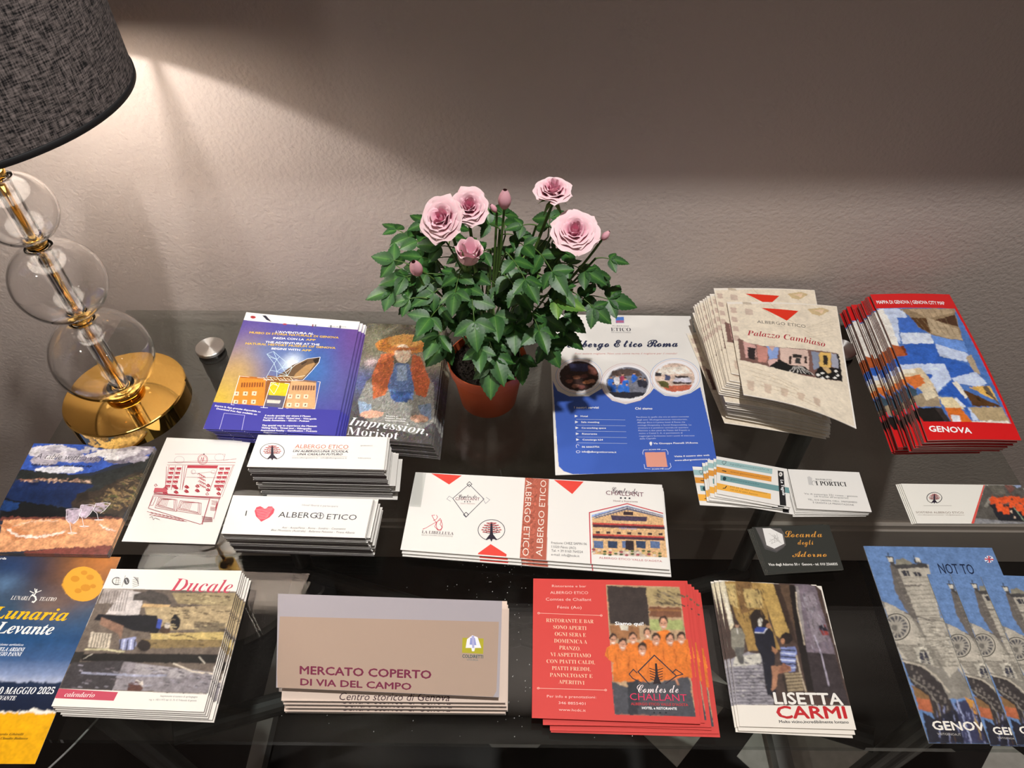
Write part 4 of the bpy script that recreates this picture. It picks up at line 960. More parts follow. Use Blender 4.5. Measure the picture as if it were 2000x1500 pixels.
ART['pal']=[
('q','#e9dcc6',[6,1991,1431,2046,1430,1,-15,17]),
('q','#cbb4a4',[34,1912,98,1903,107,1773,37,1784]),
('q','#cbb4a4',[25,1686,88,1681,97,1554,27,1562]),
('q','#cbb4a4',[15,1466,78,1463,88,1340,17,1345]),
('q','#cbb4a4',[5,1250,69,1251,78,1131,7,1133]),
('q','#c9bba6',[196,2055,308,2035,318,1984,205,1990]),
('q','#c9b5a5',[211,1899,313,1856,308,1731,211,1746]),
('q','#d0b88c',[1033,1933,1222,1999,1329,1951,1175,1811,1080,1847]),
('q','#e6c8a8',[1116,1927,1260,1958,1209,1867]),
('m','#d4c5ac',1,[538,2072,653,1789,906,1502,1164,1310]),
('m','#cfc2aa',1,[386,1963,589,1712]),
('m','#cfc2aa',1,[965,1531,1326,1781]),
('m','#d8cab2',0.8,[993,1534,1349,1741]),
('m','#d8cab2',0.8,[988,1487,1343,1682]),
('m','#d8cab2',0.8,[983,1440,1337,1624]),
('m','#d8cab2',0.8,[978,1393,1331,1566]),
('m','#d8cab2',0.8,[973,1346,1324,1509]),
('m','#d8cab2',0.8,[969,1299,1318,1452]),
('q','#d3bda8',[76,310,174,293,138,101,69,126]),
('q','#d3bda8',[287,292,383,275,350,104,282,128]),
('q','#d3bda8',[495,275,591,260,559,107,492,129]),
('q','#d3bda8',[702,260,796,246,766,109,700,130]),
('q','#d3bda8',[906,246,999,233,971,111,905,131]),
('m','#cdbb9e',0.9,[53,611,383,520,647,384]),
('m','#cdbb9e',0.9,[99,515,456,421,720,304]),
('m','#cdbb9e',0.9,[146,421,529,326,794,227]),
('m','#cdbb9e',0.9,[192,331,602,235,867,153]),
('m','#cdbb9e',0.9,[239,244,675,149,940,83]),
('p','#e0341c',[431,1908,908,1879,731,1646]),
('t','ALBERGO ETICO','n','#6b6660',341,1554,965,1531,63),
('t','Palazzo Cambiaso','sil','#b02c3a',183,1268,1184,1214,114),
('q','#7a5a52',[58,1200,111,1162,162,1102,362,1054,623,1067,1346,1149,1339,667,1016,606,808,586,534,617,341,655,42,711]),
('q','#d2a49c',[122,1129,271,1057,259,806,112,765]),
('q','#2a2324',[159,1008,263,987,226,741,143,763]),
('q','#c88c80',[286,1072,422,1023,375,707,263,719]),
('q','#8ca4d8',[413,1065,566,1055,514,829,411,781]),
('q','#d0aca0',[434,1070,512,1076,471,947]),
('q','#e0b8b0',[397,777,528,822,498,679,395,628]),
('q','#d9bcae',[580,1058,946,1091,911,710,657,722,555,819]),
('q','#2a2624',[727,959,851,974,838,917,720,896]),
('q','#3c3a38',[759,899,823,908,810,791,747,785]),
('q','#33231f',[677,911,708,918,687,750,660,753]),
('q','#33231f',[883,957,911,953,896,822,869,825]),
('q','#191817',[396,639,541,815,672,736,868,757,950,625,740,596,534,617]),
('m','#e6e0d8',0.8,[726,720,643,598]),
('m','#e6e0d8',0.8,[740,724,697,605]),
('m','#e6e0d8',0.8,[754,727,750,612]),
('m','#e6e0d8',0.8,[769,731,803,619]),
('m','#e6e0d8',0.8,[783,735,857,626]),
('m','#e6e0d8',0.8,[797,739,910,633]),
('m','#e6e0d8',0.8,[811,742,963,640]),
('q','#8a93a8',[987,1079,1086,1098,1055,802,975,726]),
('q','#e0b868',[1088,1098,1246,1118,1212,857,1060,822]),
('q','#322a22',[1135,1049,1194,1057,1172,885,1122,874]),
('q','#a8aab8',[1246,1118,1337,1135,1319,862,1226,878]),
('q','#161514',[976,669,1062,823,1328,882,1337,670,1003,611]),
('q','#c8a878',[1097,831,1181,850,1215,784,1154,733]),
('q','#f2efe8',[1053,708,1087,740,1115,723,1081,691]),
('q','#f2efe8',[1117,669,1150,701,1178,684,1145,652]),
('q','#f2efe8',[1214,690,1248,721,1276,705,1242,673]),
('q','#f2efe8',[1262,750,1296,781,1324,764,1290,733]),
('q','#f2efe8',[1242,809,1276,840,1304,823,1270,791]),
('q','#f2efe8',[1043,622,1077,655,1105,638,1071,606]),
('q','#f2efe8',[992,655,1026,688,1054,671,1020,638]),
('q','#1a1718',[1326,1133,1352,1137,1342,668,1317,665]),
('p','#f4efe6',[1431,2046,1455,2047,1464,13,1409,-6,1411,1064]),
('p','#f4efe6',[-12,18,173,-77,446,-144,862,-108,1434,29,1430,1,859,-139,442,-173,170,-109,-11,-23]),
]
ART['map']=[
('q','#5078bc',[-88,2377,1092,2348,1095,240,33,267]),
('q','#c8d6f2',[14,2349,354,2335,365,2116,229,2143,112,1598,43,1852]),
('q','#f0ece2',[-70,2308,82,2335,110,2036,91,1648,73,1462,-41,1673,-106,1957]),
('q','#3a3430',[-109,2294,-52,2308,-48,2010,-86,2036]),
('q','#5a5048',[-73,2225,-12,2252,7,1983,-53,1957]),
('q','#efe9dc',[-102,1905,7,1852,56,1648,67,1498,-10,1598,-128,1674]),
('q','#3b2a22',[-216,1674,-132,1661,-137,1450,-223,1450]),
('q','#b3592e',[-170,1648,164,1535,152,1376,-163,1353]),
('q','#d8875a',[-159,1623,-10,1598,-33,1450,-150,1401]),
('q','#7a3818',[101,1560,153,1560,156,1376,125,1371]),
('q','#3f6dc6',[236,2135,406,2135,463,1904,515,1838,178,1831]),
('q','#d7e0f4',[176,1826,573,1799,555,1596,139,1602]),
('q','#6e98e0',[574,1774,979,1645,957,1422,652,1546,567,1609]),
('q','#c9d6f2',[572,1596,953,1410,883,1254,556,1351]),
('q','#3564bd',[147,1597,563,1596,556,1351,858,1230,945,1089,580,952,561,1207,-46,1221,-60,1353,152,1376]),
('q','#9a8466',[316,2329,1083,2348,970,1671,785,1691,583,1774,453,1930,408,2143]),
('q','#5a3c20',[404,2129,628,2129,577,1812,477,1890]),
('q','#c0ab8c',[623,2143,976,1902,970,1671,804,1697,591,1799]),
('q','#4f3320',[722,2083,1048,2210,1006,1942]),
('q','#b8a080',[423,2321,1043,2334,1034,2251,651,2116]),
('m','#8a7454',0.8,[419,2307,536,1851]),
('m','#8a7454',0.8,[509,2307,609,1830]),
('m','#8a7454',0.8,[600,2307,682,1809]),
('m','#8a7454',0.8,[690,2307,754,1789]),
('m','#8a7454',0.8,[781,2307,827,1768]),
('m','#8a7454',0.8,[871,2307,899,1747]),
('q','#c9d6f2',[-46,1221,574,1219,580,952,292,676,214,797,115,797,82,909,355,1033,-42,1116]),
('q','#2f5cb4',[99,1023,380,1033,242,886,163,954]),
('q','#c9d6f2',[592,964,933,1077,1023,883,883,816,608,884]),
('q','#2f5cb4',[312,687,585,941,602,817,622,729,691,502,590,492,531,653]),
('q','#e0e6f4',[547,653,607,492,538,482,459,535]),
('q','#c8d6f2',[635,481,732,481,695,283,631,284]),
('q','#3b68c0',[579,481,635,481,638,294]),
('q','#dcc8a4',[-163,1105,255,1150,318,863,321,665,115,797,9,887,-102,1024]),
('q','#d8763a',[-31,978,204,1034,225,886,82,798,9,887]),
('q','#f0e6d0',[-126,1116,151,1138,164,1069,-99,1035]),
('q','#1c2024',[-124,1035,-31,978,3,865,49,798,55,601,-62,538,-110,821]),
('q','#3e5260',[-100,854,82,798,75,666,-56,667]),
('q','#a08e74',[10,666,330,796,315,494,26,506]),
('q','#e0d2b4',[141,775,294,841,321,665,153,601]),
('q','#201c1a',[-42,495,230,483,288,265,33,267]),
('q','#3a3230',[214,484,288,265,361,245,308,472]),
('q','#ecd9ae',[318,654,494,642,592,450,356,472]),
('q','#d8722c',[344,483,535,471,632,243,361,245]),
('q','#e6e8f0',[386,368,495,357,481,244,377,245]),
('q','#efe6d6',[566,885,632,907,698,663,650,620]),
('q','#5a3c22',[670,773,921,597,1044,532,1064,500,707,502]),
('q','#e8b860',[767,817,1040,838,1051,596,903,684]),
('q','#3a2814',[793,652,834,630,848,576,806,597]),
('q','#3a2814',[942,749,980,738,985,683,947,694]),
('q','#6a5a48',[933,816,1007,838,1052,532,1027,575]),
('q','#b8a27c',[651,481,1072,500,1091,250,711,283]),
('q','#e6e0d2',[627,274,1078,281,1095,240,624,243]),
('q','#b8a488',[898,1349,983,1398,988,1019,911,1089]),
('p','#d81e20',[-24,2691,1135,2676,1092,2348,-58,2355]),
('p','#d81e20',[-4,277,1096,244,1124,-9,0,4]),
('t','MAPPA DI GENOVA | GENOVA CITY MAP','b','#fff',41,2456,984,2427,75),
('t','GENOVA','bn','#fff',60,126,553,87,84),
]
ART['tableview']=[
('q','#3a5ab0',[-8,1558,1501,1544,1511,1350,1108,1255,905,1130,660,1083,-4,1148]),
('q','#c9c4c8',[322,1427,323,1396,304,1368,267,1346,216,1334,156,1332,96,1340,43,1358,2,1384,-21,1414,-23,1445,-4,1474,33,1496,85,1509,144,1511,205,1502,259,1484,299,1457]),
('q','#e6e2e2',[477,1474,476,1447,452,1423,409,1404,352,1393,287,1390,223,1397,167,1412,125,1434,103,1460,104,1486,127,1510,170,1530,228,1541,293,1544,358,1537,414,1521,456,1499]),
('q','#d6d0d2',[609,1417,613,1383,597,1352,564,1328,519,1315,465,1313,410,1323,360,1343,321,1372,298,1406,294,1440,309,1472,342,1496,388,1510,442,1512,498,1502,548,1481,586,1451]),
('q','#b5aeb8',[407,1289,408,1262,388,1238,349,1219,298,1208,239,1206,180,1213,128,1229,89,1251,67,1277,67,1305,86,1329,125,1348,176,1360,236,1362,295,1355,347,1339,386,1316]),
('q','#bdb6be',[717,1341,717,1313,696,1288,658,1269,606,1258,547,1256,488,1263,436,1279,397,1302,376,1328,376,1356,396,1381,435,1400,487,1412,546,1414,605,1406,657,1390,696,1367]),
('q','#d8d8de',[768,1164,758,1145,713,1127,641,1113,548,1103,447,1100,350,1103,267,1112,210,1127,185,1144,195,1163,239,1181,312,1196,405,1206,506,1209,604,1206,687,1197,744,1182]),
('q','#8a8496',[909,1328,909,1307,891,1288,859,1274,816,1265,768,1264,720,1269,678,1281,648,1298,631,1317,632,1338,649,1357,681,1371,724,1380,773,1382,821,1377,863,1365,894,1348]),
('q','#d9d6d8',[1276,1442,1274,1414,1250,1389,1207,1369,1150,1358,1086,1355,1022,1363,966,1378,925,1401,904,1428,905,1456,928,1482,971,1502,1029,1514,1094,1516,1158,1509,1214,1493,1255,1470]),
('q','#a8a0a8',[1470,1470,1469,1439,1443,1410,1396,1388,1335,1375,1265,1372,1196,1380,1135,1399,1090,1424,1067,1455,1068,1487,1093,1515,1140,1538,1202,1552,1272,1554,1342,1546,1403,1527,1447,1501]),
('q','#8f8894',[1525,1493,1526,1466,1509,1442,1478,1424,1436,1413,1387,1411,1339,1418,1296,1434,1264,1456,1246,1482,1245,1509,1262,1533,1293,1552,1335,1563,1384,1565,1433,1558,1476,1542,1508,1519]),
('q','#7d7684',[1295,1342,1293,1317,1271,1296,1232,1279,1179,1268,1121,1266,1062,1272,1012,1286,975,1306,956,1329,957,1353,979,1375,1019,1393,1071,1403,1130,1405,1189,1399,1240,1385,1277,1365]),
('q','#948c98',[1511,1350,1509,1329,1488,1310,1452,1295,1404,1286,1351,1284,1298,1290,1252,1301,1219,1318,1203,1338,1205,1359,1225,1378,1262,1393,1310,1402,1363,1404,1416,1399,1462,1387,1495,1370]),
('q','#efecec',[1067,1455,1067,1440,1055,1426,1034,1415,1006,1408,974,1407,941,1411,913,1420,892,1433,881,1448,881,1463,892,1477,913,1488,942,1495,974,1496,1007,1492,1035,1483,1056,1470]),
('q','#2a2d2c',[-1,1142,227,1117,646,1079,866,1071,1133,1187,1477,1358,1504,1534,1509,1131,1516,808,1485,482,828,624,712,913,974,950,438,980,0,994]),
('m','#a06a52',1.6,[49,987,270,1013,461,1000,747,981,934,973]),
('m','#c8a890',1,[476,1000,936,970]),
('q','#1c2c55',[15,976,280,990,913,948,985,922,869,825,828,624,2,708]),
('q','#16264a',[-1,854,734,858,830,769,835,606,-28,707]),
('q','#141618',[-32,716,838,597,1452,570,1477,464,67,427]),
('q','#1c3766',[-5,690,206,660,207,553,13,548]),
('q','#3a3028',[799,695,896,835,1013,848,1199,1005,1488,1189,1516,808,1479,500,828,624]),
('q','#2a241e',[816,805,937,846,995,737,873,661]),
('z',('#8a6e4a','#a08858'),0.9,40,[1090,888,1486,976,1545,644,1246,636,108,-43]),
('m','#5a5a38',1,[856,553,932,591]),
('m','#5a5a38',1,[927,566,998,614]),
('m','#5a5a38',1,[997,578,1064,638]),
('m','#5a5a38',1,[1067,591,1131,661]),
('m','#5a5a38',1,[1138,604,1197,685]),
('m','#5a5a38',1,[1208,617,1264,709]),
('m','#5a5a38',1,[1279,629,1331,732]),
('m','#5a5a38',1,[1350,642,1398,756]),
('q','#6a3c34',[82,462,1464,499,1495,456,75,410]),
('q','#d79a6e',[112,428,1496,474,1543,117,1249,99,865,69,544,29,261,7,206,30]),
('q','#7a4038',[548,21,867,64,1249,99,1504,125,1486,1,530,-3]),
('q','#c68458',[98,359,180,379,549,219,873,294,938,211,336,164]),
('m','#f4dccc',1.6,[214,303,365,231,567,211,773,249,885,302]),
('m','#fff0e6',1,[203,294,373,214,573,197,780,232,894,286]),
('m','#f8e6dc',1.2,[1252,389,1346,340,1473,317]),
('m','#e8c8b0',1.2,[258,338,409,402,565,423,744,424]),
('q','#b9a9b8',[785,587,962,592,971,451,950,402,901,401,841,447]),
('l','#f0e8ee',0.5,[785,587,837,447,904,394,971,272]),
('l','#fff',0.5,[962,592,975,451,945,395]),
('l','#e6dde6',0.5,[785,587,874,603,962,592]),
('l','#f4ecee',0.6,[928,269,976,278,1036,271,984,259,928,269]),
('q','#b9a9b8',[931,645,1105,650,1079,524,1059,480,1014,479,960,521]),
('l','#f0e8ee',0.5,[931,645,956,521,1016,473,1075,365]),
('l','#fff',0.5,[1105,650,1083,524,1054,474]),
('l','#e6dde6',0.5,[931,645,1025,662,1105,650]),
('l','#f4ecee',0.6,[1031,362,1080,370,1139,365,1087,354,1031,362]),
('q','#b9a9b8',[1093,676,1267,681,1229,581,1205,546,1161,545,1110,578]),
('l','#f0e8ee',0.5,[1093,676,1106,578,1163,540,1211,455]),
('l','#fff',0.5,[1267,681,1233,581,1200,541]),
('l','#e6dde6',0.5,[1093,676,1186,694,1267,681]),
('l','#f4ecee',0.6,[1167,452,1217,459,1276,455,1222,445,1167,452]),
('t','A table with a view','il','#3a3840',108,1313,979,1300,86),
('t','lunch and dinner - catch of the day','bi','#1c1a20',102,1204,845,1200,35),
('z',('#c8a890','#8a6a5a','#5a5048'),2,60,[45,996,899,1024,919,973,63,955,16,-2]),
('z',('#6e5a40','#8c7654','#3a3022','#55602f'),0.9,110,[933,663,1482,1209,1561,809,1168,526,57,-13]),
('z',('#ece8e8','#b8b2bc','#d6d2d8','#9a94a2'),6,40,[9,1497,1456,1511,1388,1345,12,1335,112,-2]),
]
ART['sketch']=[
('l','#a83a48',0.3,[192,1244,819,1276,824,1176,973,1214,976,1204,148,1113]),
('l','#b08a90',0.3,[337,1161,331,1173,324,1184,313,1194,302,1202,289,1208,275,1212,262,1213,249,1212,237,1208,228,1202,220,1194,216,1184,214,1173,215,1161,219,1150,225,1138,234,1128,245,1119,258,1112,271,1107,285,1104,298,1104,310,1107,320,1112,329,1119,335,1128,338,1138,339,1150,337,1161]),
('l','#b08a90',0.3,[822,1226,817,1238,810,1249,800,1259,789,1267,776,1273,762,1277,749,1278,736,1277,725,1273,715,1267,707,1259,702,1249,700,1238,701,1226,704,1214,710,1202,719,1192,730,1183,742,1176,755,1171,769,1168,782,1168,794,1171,805,1176,813,1183,820,1192,824,1202,824,1214,822,1226]),
('l','#b03040',0.6,[624,1182,617,1198,609,1213,598,1226,585,1238,571,1246,557,1252,544,1254,531,1252,520,1247,511,1239,504,1228,500,1215,499,1200,501,1184,507,1168,514,1152,524,1138,536,1126,549,1116,563,1109,577,1105,590,1105,602,1108,612,1115,620,1124,625,1136,628,1150,627,1166,624,1182]),
('l','#b03040',0.4,[611,1181,606,1194,599,1206,590,1216,580,1225,570,1232,559,1236,548,1238,538,1237,529,1233,522,1226,517,1218,514,1207,513,1195,515,1183,519,1170,525,1158,533,1147,542,1137,552,1129,563,1124,574,1121,584,1121,594,1123,602,1128,608,1136,612,1145,614,1156,614,1169,611,1181]),
('l','#b03040',0.5,[546,1142,541,1212,570,1143,566,1219,583,1154,595,1165]),
('p','#40282c',[562,1263,562,1256,557,1253,550,1255,546,1262,546,1269,551,1272,557,1270]),
('l','#a83a48',0.6,[148,1113,982,1154]),
('l','#a83a48',0.5,[153,1074,986,1115]),
('l','#a83a48',0.5,[153,1048,261,690]),
('l','#a83a48',0.5,[965,1104,942,647]),
('l','#a83a48',0.35,[978,1114,968,639]),
('p','#b83a48',[406,1080,784,1095,781,1052,411,1041]),
('l','#a83a48',0.5,[180,1065,247,708]),
('l','#a83a48',0.5,[261,1069,327,711]),
('l','#a83a48',0.5,[349,1073,434,716]),
('l','#a83a48',0.5,[376,1075,460,717]),
('p','#b5404c',[197,1037,257,1040,261,1009,202,1010]),
('l','#a83a48',0.6,[211,995,223,1007,244,993,262,1005]),
('p','#b5404c',[207,972,267,974,271,944,212,945]),
('l','#a83a48',0.6,[222,930,233,942,254,928,272,940]),
('p','#b5404c',[218,907,277,910,281,880,222,881]),
('l','#a83a48',0.6,[232,866,243,878,264,864,282,876]),
('p','#b5404c',[228,843,287,846,291,816,232,817]),
('l','#a83a48',0.6,[242,802,253,814,274,800,292,812]),
('p','#b5404c',[238,780,296,782,300,753,242,754]),
('l','#a83a48',0.6,[252,740,263,751,284,737,301,749]),
('p','#b5404c',[284,1041,343,1044,347,1013,288,1014]),
('l','#a83a48',0.6,[298,999,309,1011,330,997,348,1009]),
('p','#b5404c',[291,976,350,978,354,948,295,949]),
('l','#a83a48',0.6,[305,934,317,946,337,932,355,944]),
('p','#b5404c',[299,911,358,914,361,883,303,884]),
('l','#a83a48',0.6,[312,870,324,882,345,867,363,880]),
('p','#b5404c',[306,847,365,849,369,819,310,821]),
('l','#a83a48',0.6,[320,806,331,818,352,804,370,816]),
('p','#b5404c',[313,783,372,786,376,756,317,757]),
('l','#a83a48',0.6,[327,743,339,755,359,741,377,753]),
('p','#b5404c',[809,1067,868,1070,871,1038,812,1039]),
('l','#a83a48',0.6,[821,1024,833,1037,854,1022,872,1035]),
('p','#b5404c',[812,1001,872,1004,875,973,816,974]),
('l','#a83a48',0.6,[825,959,837,971,857,956,876,969]),
('p','#b5404c',[816,935,875,938,878,908,820,909]),
('l','#a83a48',0.6,[829,894,841,906,861,892,879,904]),
('p','#b5404c',[820,871,879,873,882,843,823,844]),
('l','#a83a48',0.6,[833,830,845,842,865,827,883,840]),
('p','#b5404c',[824,807,883,809,885,779,827,781]),
('l','#a83a48',0.6,[836,766,848,778,868,764,886,776]),
('p','#b5404c',[882,1070,942,1073,944,1042,885,1043]),
('l','#a83a48',0.6,[895,1028,907,1040,927,1026,946,1038]),
('p','#b5404c',[882,1004,941,1007,944,976,885,977]),
('l','#a83a48',0.6,[894,962,907,974,927,960,945,972]),
('p','#b5404c',[882,938,941,941,943,911,885,912]),
('l','#a83a48',0.6,[894,897,906,909,926,895,944,907]),
('p','#b5404c',[881,874,940,876,943,846,884,847]),
('l','#a83a48',0.6,[894,832,906,844,926,830,944,842]),
('p','#b5404c',[881,809,940,812,942,782,884,783]),
('l','#a83a48',0.6,[893,769,905,780,925,766,943,778]),
('l','#a83a48',0.5,[413,1034,456,736]),
('l','#a83a48',0.5,[789,1052,792,732]),
('l','#a83a48',0.35,[448,904,815,912]),
('l','#a83a48',0.3,[487,1002,499,964,593,969,712,994,780,978]),
('l','#b08a90',0.3,[537,985,534,992,530,998,525,1004,520,1008,513,1012,507,1014,501,1015,495,1014,489,1012,485,1009,482,1004,480,999,479,992,480,986,482,979,485,973,490,967,495,962,501,958,507,955,514,954,520,954,526,955,530,958,534,962,537,967,538,973,538,979,537,985]),
('l','#b08a90',0.3,[776,997,773,1003,770,1008,766,1013,761,1017,755,1020,750,1022,744,1023,739,1022,734,1020,730,1017,727,1013,725,1008,724,1003,725,997,727,992,730,986,733,981,738,977,743,973,749,971,755,969,760,969,765,970,769,973,773,976,775,981,777,986,777,991,776,997]),
('l','#b03040',0.55,[101,766,115,789,140,762,119,752,101,766]),
('l','#b03040',0.55,[248,719,262,742,287,715,265,705,248,719]),
('l','#b03040',0.55,[393,672,407,695,432,668,410,658,393,672]),
('l','#b03040',0.55,[496,752,510,775,534,749,513,738,496,752]),
('l','#b03040',0.55,[640,705,655,728,679,701,657,691,640,705]),
('l','#b03040',0.55,[744,786,759,809,783,782,761,772,744,786]),
('l','#b03040',0.55,[888,739,903,762,927,735,905,725,888,739]),
('l','#b03040',0.55,[266,657,280,680,305,654,283,643,266,657]),
('l','#b03040',0.55,[368,737,382,760,407,734,385,723,368,737]),
('l','#b03040',0.55,[513,690,527,713,552,686,530,676,513,690]),
('l','#b03040',0.55,[616,771,631,794,655,767,633,757,616,771]),
('l','#b03040',0.55,[761,724,775,746,799,720,777,710,761,724]),
('l','#b03040',0.55,[904,676,919,699,942,673,921,662,904,676]),
('l','#b03040',0.55,[240,722,254,745,279,719,258,708,240,722]),
('l','#b03040',0.55,[386,675,400,698,424,672,403,662,386,675]),
('l','#b03040',0.55,[488,756,503,779,527,752,506,742,488,756]),
('l','#b03040',0.55,[633,709,648,731,672,705,650,695,633,709]),
('l','#b03040',0.55,[737,790,752,813,776,786,754,775,737,790]),
('l','#b03040',0.55,[881,742,896,765,919,738,898,728,881,742]),
('l','#b03040',0.55,[259,661,273,683,297,657,276,647,259,661]),
('l','#b03040',0.55,[361,741,375,764,399,737,378,727,361,741]),
('l','#b03040',0.55,[506,694,520,716,544,690,523,680,506,694]),
('l','#b03040',0.55,[609,774,623,797,648,770,626,760,609,774]),
('l','#b03040',0.55,[753,727,768,750,792,723,770,713,753,727]),
('l','#b03040',0.55,[897,680,912,703,935,676,913,666,897,680]),
('l','#b03040',0.55,[233,726,247,749,272,722,250,712,233,726]),
('l','#b03040',0.55,[378,679,393,701,417,675,396,665,378,679]),
('l','#b03040',0.55,[481,759,495,782,520,755,498,745,481,759]),
('l','#b03040',0.55,[626,712,640,735,664,708,643,698,626,712]),
('l','#b03040',0.55,[730,793,744,816,768,789,747,779,730,793]),
('l','#b03040',0.55,[874,745,889,768,912,742,890,731,874,745]),
('l','#b03040',0.55,[251,664,265,687,290,660,269,650,251,664]),
('l','#b03040',0.55,[353,744,367,767,392,740,370,730,353,744]),
('l','#b03040',0.55,[498,697,513,720,537,693,515,683,498,697]),
('l','#b03040',0.55,[602,778,616,801,640,774,619,764,602,778]),
('l','#b03040',0.55,[746,730,761,753,785,726,763,716,746,730]),
('l','#b03040',0.55,[890,683,904,706,928,679,906,669,890,683]),
('l','#b03040',0.55,[226,729,240,752,264,725,243,715,226,729]),
('l','#b03040',0.55,[371,682,385,705,410,678,388,668,371,682]),
('l','#b03040',0.55,[474,763,488,786,512,759,491,748,474,763]),
('l','#b03040',0.55,[619,715,633,738,657,711,635,701,619,715]),
('l','#b03040',0.55,[762,668,777,691,801,664,779,654,762,668]),
('l','#b03040',0.55,[866,749,881,772,905,745,883,735,866,749]),
('l','#b03040',0.55,[244,667,258,690,283,664,261,653,244,667]),
('l','#b03040',0.55,[346,747,360,770,385,744,363,733,346,747]),
('l','#b03040',0.55,[491,700,505,723,530,697,508,686,491,700]),
('l','#b03040',0.6,[575,949,592,965,610,939]),
('l','#b03040',0.6,[600,937,617,953,634,927]),
('l','#b03040',0.6,[624,924,641,940,659,914]),
('l','#b03040',0.6,[649,912,666,928,683,902]),
('l','#b03040',0.6,[595,896,612,912,630,886]),
('l','#b03040',0.6,[620,884,637,900,654,874]),
('l','#b03040',0.6,[644,872,661,888,678,862]),
('l','#b03040',0.6,[668,860,685,876,702,850]),
('l','#b03040',0.6,[615,844,632,860,649,834]),
('l','#b03040',0.6,[639,832,656,848,674,822]),
('l','#b03040',0.6,[663,820,680,836,698,810]),
('l','#b03040',0.6,[687,808,704,824,722,798]),
('l','#b03040',0.6,[634,792,651,808,669,783]),
('l','#b03040',0.6,[659,780,676,796,693,771]),
('l','#b03040',0.6,[683,768,700,784,717,759]),
('l','#b03040',0.6,[707,756,724,772,741,747]),
('p','#c25a64',[122,730,264,727,298,673,129,666]),
('l','#a83a48',1.0,[140,657,576,631,955,629]),
('l','#a83a48',0.7,[139,639,953,611]),
('l','#a83a48',0.5,[140,615,827,596]),
('l','#a83a48',0.5,[141,612,148,442,829,252,845,270]),
('l','#a83a48',0.8,[831,606,851,253]),
('l','#a83a48',0.5,[943,620,964,327]),
('l','#a83a48',0.4,[216,597,448,571,495,412,223,454,216,597]),
('l','#a83a48',0.4,[240,581,428,574,471,428,234,476,240,581]),
('l','#a83a48',0.4,[260,567,411,577,451,442,243,494,260,567]),
('l','#a83a48',0.4,[490,564,751,539,795,381,495,421,490,564]),
('l','#a83a48',0.4,[514,547,731,542,772,397,506,443,514,547]),
('l','#a83a48',0.4,[534,534,715,545,752,410,515,461,534,534]),
('l','#a83a48',0.3,[256,572,259,473]),
('l','#a83a48',0.3,[547,530,549,432]),
('l','#a83a48',0.3,[274,572,278,474]),
('l','#a83a48',0.3,[566,531,567,433]),
('l','#a83a48',0.3,[292,573,296,475]),
('l','#a83a48',0.3,[584,532,586,434]),
('l','#a83a48',0.3,[311,574,314,476]),
('l','#a83a48',0.3,[602,532,604,435]),
('l','#a83a48',0.3,[329,575,332,476]),
('l','#a83a48',0.3,[620,533,622,435]),
('l','#a83a48',0.3,[347,575,350,477]),
('l','#a83a48',0.3,[638,534,640,436]),
('l','#a83a48',0.4,[155,594,147,486,186,484,188,596]),
('l','#a83a48',0.4,[862,580,934,574,938,484,875,490]),
('l','#a83a48',0.4,[868,562,939,556,942,470,879,476]),
('l','#a83a48',0.4,[874,544,944,538,947,456,884,462]),
('l','#a83a48',0.4,[879,526,950,520,951,442,888,448]),
('l','#a83a48',0.35,[149,398,233,375,194,356,339,336]),
('l','#a83a48',0.35,[197,390,283,365,243,348,379,329]),
('l','#a83a48',0.35,[246,381,332,355,292,340,419,322]),
('l','#a83a48',0.35,[295,373,381,345,340,331,460,315]),
('l','#a83a48',0.35,[344,364,430,335,389,323,500,308]),
('l','#a83a48',0.35,[393,356,479,325,437,314,540,301]),
('l','#a83a48',0.35,[441,347,528,314,486,306,581,294]),
('l','#a83a48',0.35,[490,339,577,304,534,297,621,287]),
('l','#a83a48',0.35,[538,330,626,294,582,289,661,280]),
('l','#8a2c3c',0.6,[818,356,943,343]),
('l','#8a2c3c',0.6,[824,339,947,331]),
('l','#8a2c3c',0.6,[829,321,951,319]),
('l','#8a2c3c',0.6,[835,304,954,307]),
('l','#8a2c3c',0.6,[840,287,958,295]),
('l','#704048',0.4,[210,314,234,332,264,290,278,313,339,293]),
]
